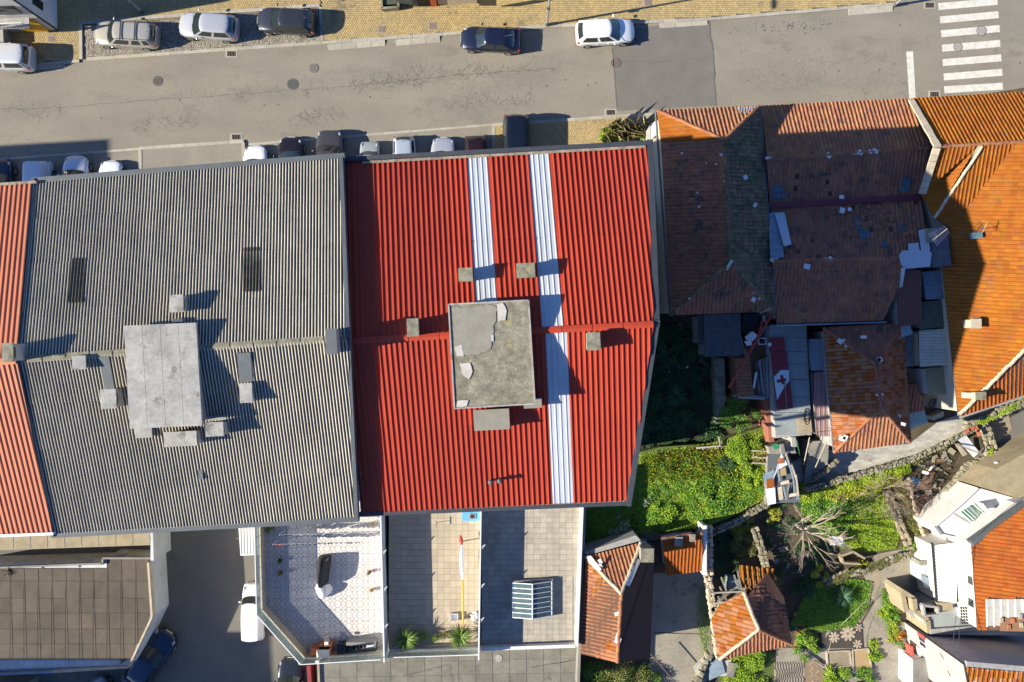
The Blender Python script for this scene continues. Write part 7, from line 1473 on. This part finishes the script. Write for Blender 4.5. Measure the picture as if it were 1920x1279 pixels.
W_('stone_wall', 'weedy rubble wall between the bright lawn and the ruined roof', [(1320, 996), (1370, 975), (1430, 940)], .45, 1.15, .22); W_('stone_wall', 'overgrown rubble wall east of the dark ruin yard', [(1408, 985), (1420, 1020), (1430, 1060), (1445, 1085)], .5, 1.0, .24)
W_('stone_wall', 'low concrete-like kerb stones at the north edge of the lawn', [(1310, 838), (1345, 834)], .25, 1.2, .4); W_('stone_wall', 'dark boundary stones at the foot of the courtyard', [(1298, 1290), (1318, 1240), (1340, 1200)], .5, .7, .45)
sl_ = thing('slate_slabs', 'big grey slabs leaning by the lower courtyard', 'slabs', P(1350, 1250, 0))
for q, m in (([(1330, 1243), (1352, 1232), (1360, 1262), (1330, 1276)], blue_metal), ([(1352, 1240), (1372, 1236), (1366, 1268), (1350, 1268)], lane_m), ([(1366, 1242), (1384, 1245), (1374, 1272), (1362, 1268)], concrete), ([(1300, 1250), (1325, 1225), (1332, 1235), (1312, 1290)], lane_m)): MB().slab([P(x, y, .35 + RND.uniform(0, .2)) for x, y in q], .08).build('slab', m, sl_)
hs = thing('white_slab', 'white door panel lying in the corner of the pit wall', 'panel', P(1815, 835, .7)); MB().slab([P(1797, 825, 1.2), P(1812, 817, 1.1), P(1836, 848, .8), P(1826, 858, .8)], .05).build('panel', tarp_white, hs); MB().beam(P(1790, 832, 1.3), P(1838, 850, 1.3), .08, .06).build('batten', wood_grey, hs); MB().slab([P(1790, 832, 1.0), P(1798, 832, 1.0), P(1814, 852, .7), P(1806, 856, .7)], .04).build('board', wood_pale, hs)
rt = thing('ridge_tile_pile', 'orange ridge tiles capping the corner of the pit wall', 'tiles', P(1828, 803, .9))
for (x, y, a) in ((1814, 808, .6), (1822, 804, .5), (1831, 804, -1.1), (1835, 812, -1.2)):
    p = P(x, y, 1.05); MB().box(p, (.45, .22, .12), a).build('tile', terracotta, rt)
wh1 = thing('water_tank', 'white cylindrical bin in the dark pit', 'bin', P(1732, 885, 0)); MB().tube(P(1732, 885, 0), P(1732, 885, 0) + Vector((0, 0, .5)), .12, .12, 14).build('bin', tarp_white, wh1); tag(MB().beam(P(1741, 884, .3), P(1748, 875, .4), .1, .08).build('white_board', tarp_white), 'short white board beside the bin in the dark pit', 'board')
bb1 = thing('blue_barrel', 'blue barrel in the shade below the lane wall', 'barrel', P(1708, 899, 0)); MB().tube(P(1708, 899, 0), P(1708, 899, 0) + Vector((0, 0, .7)), .24, .24, 16).build('barrel', mat('barrel_blue', (.02, .07, .18), rough=.5), bb1)
wbx = thing('beehive_box', 'pale blue box in the dark garden beside the bare tree', 'box', P(1568, 1013, 0)); MB().box(P(1568, 1013, .4), (.8, .5, .8), .1).build('box', blue_metal, wbx); MB().box(P(1568, 1013, .82), (.9, .6, .06), .1).build('lid', tarp_white, wbx)
sk3 = thing('trough', 'sunken stone trough in the winding garden wall', 'trough', P(1597, 1045, 0))
for a, b in (((1577, 1043), (1600, 1035)), ((1600, 1035), (1622, 1048)), ((1577, 1043), (1582, 1056)), ((1582, 1056), (1612, 1058))): MB().strip(P(*a, .6), P(*b, .6), .15, 0, .6).build('side', concrete_yellow, sk3)
wp_ = thing('wooden_pallet', 'brown wooden pallet frames at the east end of the lawn', 'pallet', P(1425, 858, 0))
for k in range(4): MB().beam(P(1413 + k * 8, 842, 1.6), P(1414 + k * 8, 870, 1.5), .1, .08).build('slat', wood_brown, wp_)
for y in (845, 857, 868): MB().beam(P(1410, y, 1.68), P(1442, y + 2, 1.65), .1, .06).build('slat', wood_pale, wp_)
log('pale plank resting on the kerb at the north edge of the lawn', (1306, 840), (1350, 836), wood_pale, .07, 1.3); log('short upright plank at the lawn corner', (1348, 818), (1351, 838), wood_grey, .07, 1.3)
cabin_r = thing('reed_shack', 'grey box hut with a brown top in the shaded path corner', 'hut', P(1782, 950, 0)); MB().box(P(1780, 953, .8), (.9, .7, 1.6), .8).build('hut', render_white, cabin_r); MB().box(P(1780, 953, 1.63), (.6, .4, .05), .8).build('top', wood_brown, cabin_r)
cabin_s = thing('reed_shack', 'pale box hut with a small opening above the white outbuilding', 'hut', P(1814, 922, 0)); MB().box(P(1812, 925, .9), (1.2, .6, 1.8), .8).build('hut', render_white, cabin_s); MB().box(P(1815, 922, 1.82), (.3, .25, .04), .8).build('top', lead_grey, cabin_s)
# ------------------------------------------------------------------ vegetation
G1 = [(1198, 848), (1240, 838), (1330, 832), (1430, 800), (1440, 860), (1436, 935), (1370, 970), (1320, 990), (1200, 1000), (1190, 960), (1150, 1010), (1100, 1030), (1092, 950), (1180, 945)]
gw_ = lambda pts: [P(x, y, 0) for x, y in pts]
def soilpatch(nm, pts, m, z=.006): sheet(nm, pts, z, m)
lawn_m = mat('lawn_base', (.10, .14, .02), (.07, .1, .02), 1.2, rough=1, var=.2); LZ = 1.0   # the lawn lies a metre above the alley
sheet('lawn', G1, LZ, lawn_m, t=1.05)
lw_ = lambda pts: [P(x, y, LZ) for x, y in pts]
LL = lambda nm, lb, cat, pts, n, sz, m, **k: ground_leaves(nm, lw_(pts), n, sz, m, label=lb, cat=cat, z0=LZ, **k)
L_ = lambda nm, lb, cat, pts, n, sz, m, **k: ground_leaves(nm, gw_(pts), n, sz, m, label=lb, cat=cat, **k)
LL('ground_cover', 'bright green weeds covering the sunlit lawn', 'ground cover', [(1198, 850), (1330, 830), (1438, 805), (1438, 935), (1320, 988), (1195, 1000)], 20000, .085, leaf_bright, hmax=.22, clump=1.4)
LL('ground_cover', 'mid green leafy clumps on the lower sunlit lawn', 'ground cover', [(1200, 870), (1300, 855), (1430, 850), (1435, 930), (1320, 985), (1200, 998)], 16000, .10, leaf_mid, hmax=.3, clump=1.8, hole=.42)
blades('tall_grass', lw_([(1200, 855), (1320, 835), (1400, 850), (1400, 900), (1210, 900)]), 3000, .35, leaf_yellow, z0=LZ); tag(bpy.data.objects['tall_grass'], 'yellowish tall grass at the top of the sunlit lawn', 'grass')
o = blades('dry_grass', lw_([(1230, 845), (1370, 838), (1370, 885), (1230, 890)]), 900, .3, dry_grass, z0=LZ); tag(o, 'dry straw coloured grass among the green at the top of the lawn', 'grass')
LL('ground_cover', 'shaded green weeds at the foot of the red roofed block', 'ground cover', [(1092, 948), (1185, 945), (1200, 860), (1230, 850), (1205, 1000), (1100, 1032)], 9000, .10, leaf_mid, hmax=.25)
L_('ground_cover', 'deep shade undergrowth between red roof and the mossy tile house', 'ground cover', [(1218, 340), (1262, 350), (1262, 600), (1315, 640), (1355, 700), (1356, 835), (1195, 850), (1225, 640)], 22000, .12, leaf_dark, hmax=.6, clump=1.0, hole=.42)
GS = 'shrubs in the shade beside the red roofed block'
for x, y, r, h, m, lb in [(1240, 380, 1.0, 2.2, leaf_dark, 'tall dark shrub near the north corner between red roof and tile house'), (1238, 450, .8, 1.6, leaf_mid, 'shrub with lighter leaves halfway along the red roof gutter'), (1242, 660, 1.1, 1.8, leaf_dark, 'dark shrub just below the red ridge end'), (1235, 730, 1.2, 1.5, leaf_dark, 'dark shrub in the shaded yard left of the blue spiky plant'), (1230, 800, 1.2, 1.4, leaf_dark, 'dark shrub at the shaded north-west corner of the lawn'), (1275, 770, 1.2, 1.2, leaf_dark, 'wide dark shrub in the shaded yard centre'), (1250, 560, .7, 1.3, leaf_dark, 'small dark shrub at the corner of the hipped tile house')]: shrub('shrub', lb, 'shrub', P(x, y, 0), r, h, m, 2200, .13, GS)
rosette('yucca', 'bluish spiky plant in the deep shade right of the red gutter', P(1262, 740, 0), 1.1, 60, leaf_dark, wd=.07, h=.8, pot=False)
shrub('shrub', 'green bush straddling shade and sun at the north-east corner of the lawn', 'shrub', P(1390, 775, LZ), 1.3, 1.3, leaf_mid, 7000, .085, m2=leaf_dark, lumps=20); shrub('shrub', 'bright green vine heap at the east side of the lawn', 'shrub', P(1400, 850, LZ), 1.2, .9, leaf_bright, 6500, .09, m2=leaf_mid, lumps=22); shrub('shrub', 'yellow green bush right beside the junk shack', 'shrub', P(1418, 895, LZ), .9, .8, leaf_bright, 4000, .09, m2=leaf_mid, lumps=16)
shrub('shrub', 'dark leafy shrub in the middle right of the lawn', 'shrub', P(1362, 868, LZ), .6, .8, leaf_dark, 1600, .1); shrub('shrub', 'leafy clump at the lower middle of the lawn', 'shrub', P(1330, 935, LZ), 1.3, .35, leaf_mid, 4200, .12, m2=leaf_bright, lumps=20); shrub('shrub', 'leafy clump at the lower left of the lawn', 'shrub', P(1240, 965, LZ), .9, .5, leaf_mid, 2400, .12, m2=leaf_bright)
sap = shrub('sapling', 'pale leaved sapling in the shade below the red roof corner', 'sapling', P(1160, 985, LZ), .75, 1.5, leaf_pale, 420, .17, lumps=10); shrub('sapling', 'pale silvery sapling at the left edge of the sunlit lawn', 'sapling', P(1213, 940, LZ), .4, .7, leaf_pale, 200, .12)
for q, n, sz, m, lb in [([(1500, 915), (1700, 862), (1705, 885), (1600, 915), (1510, 940)], 9000, .11, leaf_bright, 'bright ivy hanging over the lane wall'), ([(1530, 925), (1680, 880), (1690, 905), (1560, 940)], 4000, .12, leaf_yellow, 'yellow green creeper below the lane wall'), ([(1700, 862), (1835, 795), (1838, 802), (1710, 872)], 2500, .09, leaf_olive, 'olive moss and weeds on the narrow lane wall')]: L_('ivy', lb, 'ivy', q, n, sz, m, hmax=.6, z0=.1)
soilpatch('lawn', [(1560, 925), (1650, 905), (1690, 1000), (1680, 1030), (1600, 1040), (1540, 990)], lawn_m); L_('ground_cover', 'bright grass slope between the bare tree and the pale stone kerb', 'grass', [(1560, 930), (1650, 905), (1688, 1000), (1680, 1028), (1600, 1035), (1545, 990)], 13000, .09, leaf_bright, hmax=.25); L_('ground_cover', 'dark undergrowth left of the bright grass slope', 'ground cover', [(1500, 925), (1570, 915), (1600, 960), (1580, 1030), (1540, 1000), (1500, 960)], 6000, .12, leaf_mid, hmax=.5)
L_('ground_cover', 'weeds between the two pale stone kerbs', 'ground cover', [(1672, 900), (1695, 895), (1725, 1000), (1712, 1025), (1695, 1000)], 2600, .09, leaf_olive, hmax=.3); L_('ground_cover', 'low dark weeds around the bare tree', 'ground cover', [(1430, 950), (1500, 940), (1560, 1000), (1560, 1060), (1450, 1080), (1425, 1020)], 5000, .1, leaf_dark, hmax=.25, hole=.5)
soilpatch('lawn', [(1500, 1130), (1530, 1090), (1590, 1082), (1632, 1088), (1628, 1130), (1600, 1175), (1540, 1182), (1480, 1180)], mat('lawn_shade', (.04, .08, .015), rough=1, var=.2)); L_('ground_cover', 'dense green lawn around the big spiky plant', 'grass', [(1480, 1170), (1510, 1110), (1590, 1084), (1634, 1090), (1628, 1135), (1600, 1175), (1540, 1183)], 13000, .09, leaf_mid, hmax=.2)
pl_ = rosette('bush_lily', 'large clump of strap leaves in the middle of the green lawn', P(1577, 1115, 0), .85, 170, mat('leaf_strap', (.04, .12, .04), (.025, .08, .03), 3, rough=.5, rnd=.4), wd=.07, h=.35, pot=False)
GB = 'shrubs in the lower gardens'
for x, y, r, h, m, m2, lb, n in [(1160, 1268, 2.1, 1.6, leaf_olive, leaf_mid, 'wide shrub below the small tile house at the bottom edge', 9000), (1215, 1275, 1.0, 1.2, leaf_mid, None, 'shrub at the lower corner of the courtyard', 2200), (1110, 1262, 1.1, 1.5, leaf_mid, leaf_olive, 'shrub beside the white boundary at the bottom edge', 3600), (1400, 1235, 1.3, .6, leaf_bright, leaf_mid, 'bright green bush under the south eave of the ruin', 5200), (1400, 1275, 1.4, .5, leaf_bright, None, 'bright weeds below the ruin at the bottom edge', 4200), (1508, 1210, .9, .9, leaf_mid, leaf_bright, 'bush between ruin and flower bed', 3200), (1470, 1165, .5, .7, leaf_dark, None, 'small dark bush at the east wall of the ruin', 1100), (1395, 1015, .9, 1.7, leaf_olive, None, 'dusty olive bush inside the ruin yard', 4000), (1362, 1085, .55, 1.1, leaf_mid, None, 'small green bush at the foot of the bare rafters', 1500), (1448, 1098, .7, 2.6, leaf_olive, None, 'olive creeper spilling over the ruined roof', 2200), (1395, 985, .9, .8, leaf_yellow, leaf_mid, 'yellow flowering bush on the weedy wall', 2600), (1535, 1078, .7, .9, leaf_yellow, leaf_bright, 'yellow green climber on the winding wall, left one', 1700), (1612, 1062, .5, .8, leaf_yellow, None, 'yellow green climber on the winding wall, middle one', 1000), (1505, 1100, .8, .6, leaf_dark, None, 'dark bush in the shade left of the green lawn', 1600), (1712, 1030, .7, .7, leaf_mid, None, 'green bush at the end of the pale stone kerbs', 1800), (1675, 1160, .5, .6, leaf_mid, leaf_yellow, 'green shrub in the middle of the strip beside the garden path', 1400), (1665, 1125, .5, .6, leaf_mid, leaf_bright, 'green shrub at the top of the strip beside the garden path', 1400), (1640, 1232, .5, .4, leaf_bright, leaf_mid, 'low green cushion beside the ochre bed', 1300), (1638, 1205, .4, .35, leaf_bright, None, 'small green cushion right of the flower bed', 700), (1560, 1270, 1.0, .5, leaf_bright, leaf_mid, 'green weeds at the bottom edge below the cement beds', 2600), (1620, 1272, .8, .5, leaf_mid, None, 'green bush at the bottom edge below the ochre bed', 1700), (1692, 1140, .4, .6, leaf_olive, None, 'olive bush against the back terrace parapet', 900), (1672, 1190, .45, .4, leaf_yellow, None, 'yellowing bush near the orange flowers', 900), (1700, 1212, .45, .6, leaf_olive, leaf_yellow, 'potted bush in front of the pink house', 1100), (1655, 1150, .4, .5, leaf_bright, None, 'bright shrub on the path side of the strip', 900), (1445, 965, .6, .5, leaf_yellow, None, 'yellow bush on the wall below the junk shack', 1100), (1505, 920, .7, .7, leaf_bright, leaf_yellow, 'bright bush at the lower end of the lane', 1700)]:
    shrub('shrub', lb, 'shrub', P(x, y, 0), r, h, m, n, .10, GB, m2=m2)
shrub('flower_bush', 'orange flowering bush beside the pink house', 'flowers', P(1686, 1192, 0), .35, .5, mat('petal_orange', (.5, .16, .02), (.35, .2, .03), 3, rough=.7, rnd=.3), 500, .1)
soilpatch('lawn', [(1352, 1240), (1450, 1222), (1460, 1330), (1340, 1330)], lawn_m); soilpatch('dark_yard', [(1337, 1000), (1390, 1000), (1388, 1085), (1340, 1085)], mat('dark_soil', (.05, .042, .022)), .008); L_('ground_cover', 'dark weeds inside the ruin yard', 'ground cover', [(1338, 1000), (1388, 1000), (1388, 1080), (1340, 1080)], 2600, .1, leaf_dark, hmax=.3, hole=.4)
L_('ground_cover', 'low weeds along the foot of the ruin wall in the courtyard', 'ground cover', [(1310, 1100), (1322, 1100), (1332, 1200), (1318, 1230), (1306, 1180)], 1500, .08, leaf_mid, hmax=.25); L_('ground_cover', 'weeds on the strip beside the garden path', 'ground cover', [(1650, 1105), (1680, 1100), (1685, 1190), (1700, 1215), (1670, 1205), (1652, 1160)], 3000, .09, leaf_mid, hmax=.3)
L_('ground_cover', 'weeds on the ledge under the large orange roof', 'ground cover', [(1815, 788), (1850, 777), (1905, 745), (1908, 756), (1850, 785), (1820, 796)], 1500, .1, leaf_bright, hmax=.5, z0=.7)
L_('ivy', 'patchy weeds growing out of the winding garden wall', 'ivy', [(1535, 1095), (1580, 1066), (1665, 1038), (1716, 1026), (1718, 1038), (1665, 1053), (1590, 1080), (1545, 1100)], 2600, .08, leaf_olive, hmax=.25, z0=.5, hole=.5)
L_('ivy', 'patchy weeds growing on the pit wall', 'ivy', [(1830, 800), (1850, 830), (1845, 868), (1780, 925), (1770, 912), (1815, 868), (1835, 850)], 1800, .09, leaf_bright, hmax=.2, z0=.75, hole=.5)
# plants at the corner of the south pavement
cp = shrub('shrub', 'green bush on the pavement corner above the red roof, left part', 'shrub', P(1150, 256, .1), .8, .8, leaf_bright, 1800, .12, m2=leaf_mid); shrub('shrub', 'green bush on the pavement corner against the tiled house', 'shrub', P(1212, 258, .1), .7, .9, leaf_mid, 1700, .11, m2=leaf_bright)
blades('cut_fronds', gw_([(1130, 235), (1210, 235), (1212, 262), (1130, 262)]), 260, .9, dry_grass, z0=.2, wd=.03, lean=1.6); tag(bpy.data.objects['cut_fronds'], 'dry cut fronds lying on the pavement corner bushes', 'fronds')
# bare trees
branch_tree('bare_tree', 'pale leafless tree spreading over the dark garden', P(1492, 985, 0), 9, 1.55, bark_pale, r0=.05, depth=3, lean=(.3, -.05), spread=.5, seed=4, up=.45, trunk_h=1.4, long=True, kids=(1, 2))
branch_tree('bare_shrub', 'reddish leafless shrub beside the right stone kerb', P(1700, 925, 0), 9, .9, bark_red, r0=.022, depth=3, lean=(.3, .0), spread=.55, cat='shrub', seed=8, up=.5, trunk_h=.3, long=True)
branch_tree('bare_shrub', 'thin brown leafless shrub over the bright grass slope', P(1650, 915, 0), 7, .9, bark_pale, r0=.018, depth=3, lean=(.1, -.2), spread=.55, cat='shrub', seed=12, up=.5, trunk_h=.3, long=True)
branch_tree('bare_shrub', 'thin leafless twigs below the left end of the lane wall', P(1600, 935, 0), 5, .9, bark_pale, r0=.014, depth=2, lean=(0, -.3), spread=.5, cat='shrub', seed=21, up=.5, trunk_h=.2, long=True)
# loose stones, sticks and rubbish lying about the yards
def litter(label, poly, n, ms, sz, seed, z=.03):
    r = random.Random(seed); t = thing('rubbish_heap', label, 'rubble', P(*poly[0], 0)); q = [P(x, y, 0) for x, y in poly]; qq = [(p.x, p.y) for p in q]
    for k in range(n):
        x, y = rand_in(qq, r); a = r.uniform(0, 3.14); s = sz * r.uniform(.4, 1.4)
        MB().box((x, y, z + s * .1), (s, s * r.uniform(.2, .8), s * .25), a).build('scrap', r.choice(ms), t)
litter('scattered planks and stones in the dark pit by the back path', [(1705, 880), (1785, 835), (1790, 860), (1755, 930), (1715, 930)], 45, [wood_grey, stone_m, wood_brown, mortar], .35, 31)
litter('scattered rubble and sticks around the bare tree', [(1435, 1000), (1560, 1030), (1540, 1080), (1440, 1080)], 50, [wood_grey, stone_m, wood_brown], .3, 32)
litter('bits of timber and plastic in the shaded yard left of the dark shed roof', [(1262, 600), (1315, 600), (1330, 690), (1255, 700)], 30, [wood_grey, tarp_white, lead_grey, wood_brown], .35, 33)
litter('rubble and pots along the foot of the pink house', [(1690, 1190), (1730, 1230), (1720, 1279), (1695, 1279)], 24, [terracotta, mortar, wood_grey, stone_m], .25, 34)
litter('rubble strewn in the small courtyard corner by the orange shed', [(1232, 1090), (1312, 1085), (1318, 1120), (1300, 1200), (1300, 1130)], 22, [mortar, stone_m, wood_grey], .18, 35)
litter('broken tiles and stones beside the ruined roof', [(1486, 1150), (1500, 1150), (1500, 1210), (1488, 1215), (1492, 1180)], 30, [tile_rust, stone_m, tile_orange], .25, 36)
# cables
def cable(label, a, b, sag=.3, r=.018, m=black_plastic):
    pa, pb = P(*a), P(*b); bb = MB(); n = 12; pr = None
    for i in range(n + 1):
        f = i / n; p = pa.lerp(pb, f); p.z -= sag * 4 * f * (1 - f)
        if pr is not None: bb.tube(pr, p, r, r, 4, caps=False)
        pr = p
    tag(bb.build('cable', m), label, 'cable')
cable('black cable along the edge of the orange roof to the white outbuilding', (1925, 928, 6.2), (1822, 1018, 5.9)); cable('thin cable dropping over the back terrace, left one', (1822, 1022, 5.9), (1786, 1215, 6.6)); cable('thin cable dropping over the back terrace, right one', (1824, 1024, 5.9), (1797, 1220, 7.0)); cable('thin cable across the garden beds', (1548, 1250, 2), (1562, 1190, 2), .1, .012, wood_pale)
cable('pair of thin wires hanging over the hipped house edge', (1520, 812, 4.2), (1575, 806, 4.9), .1)
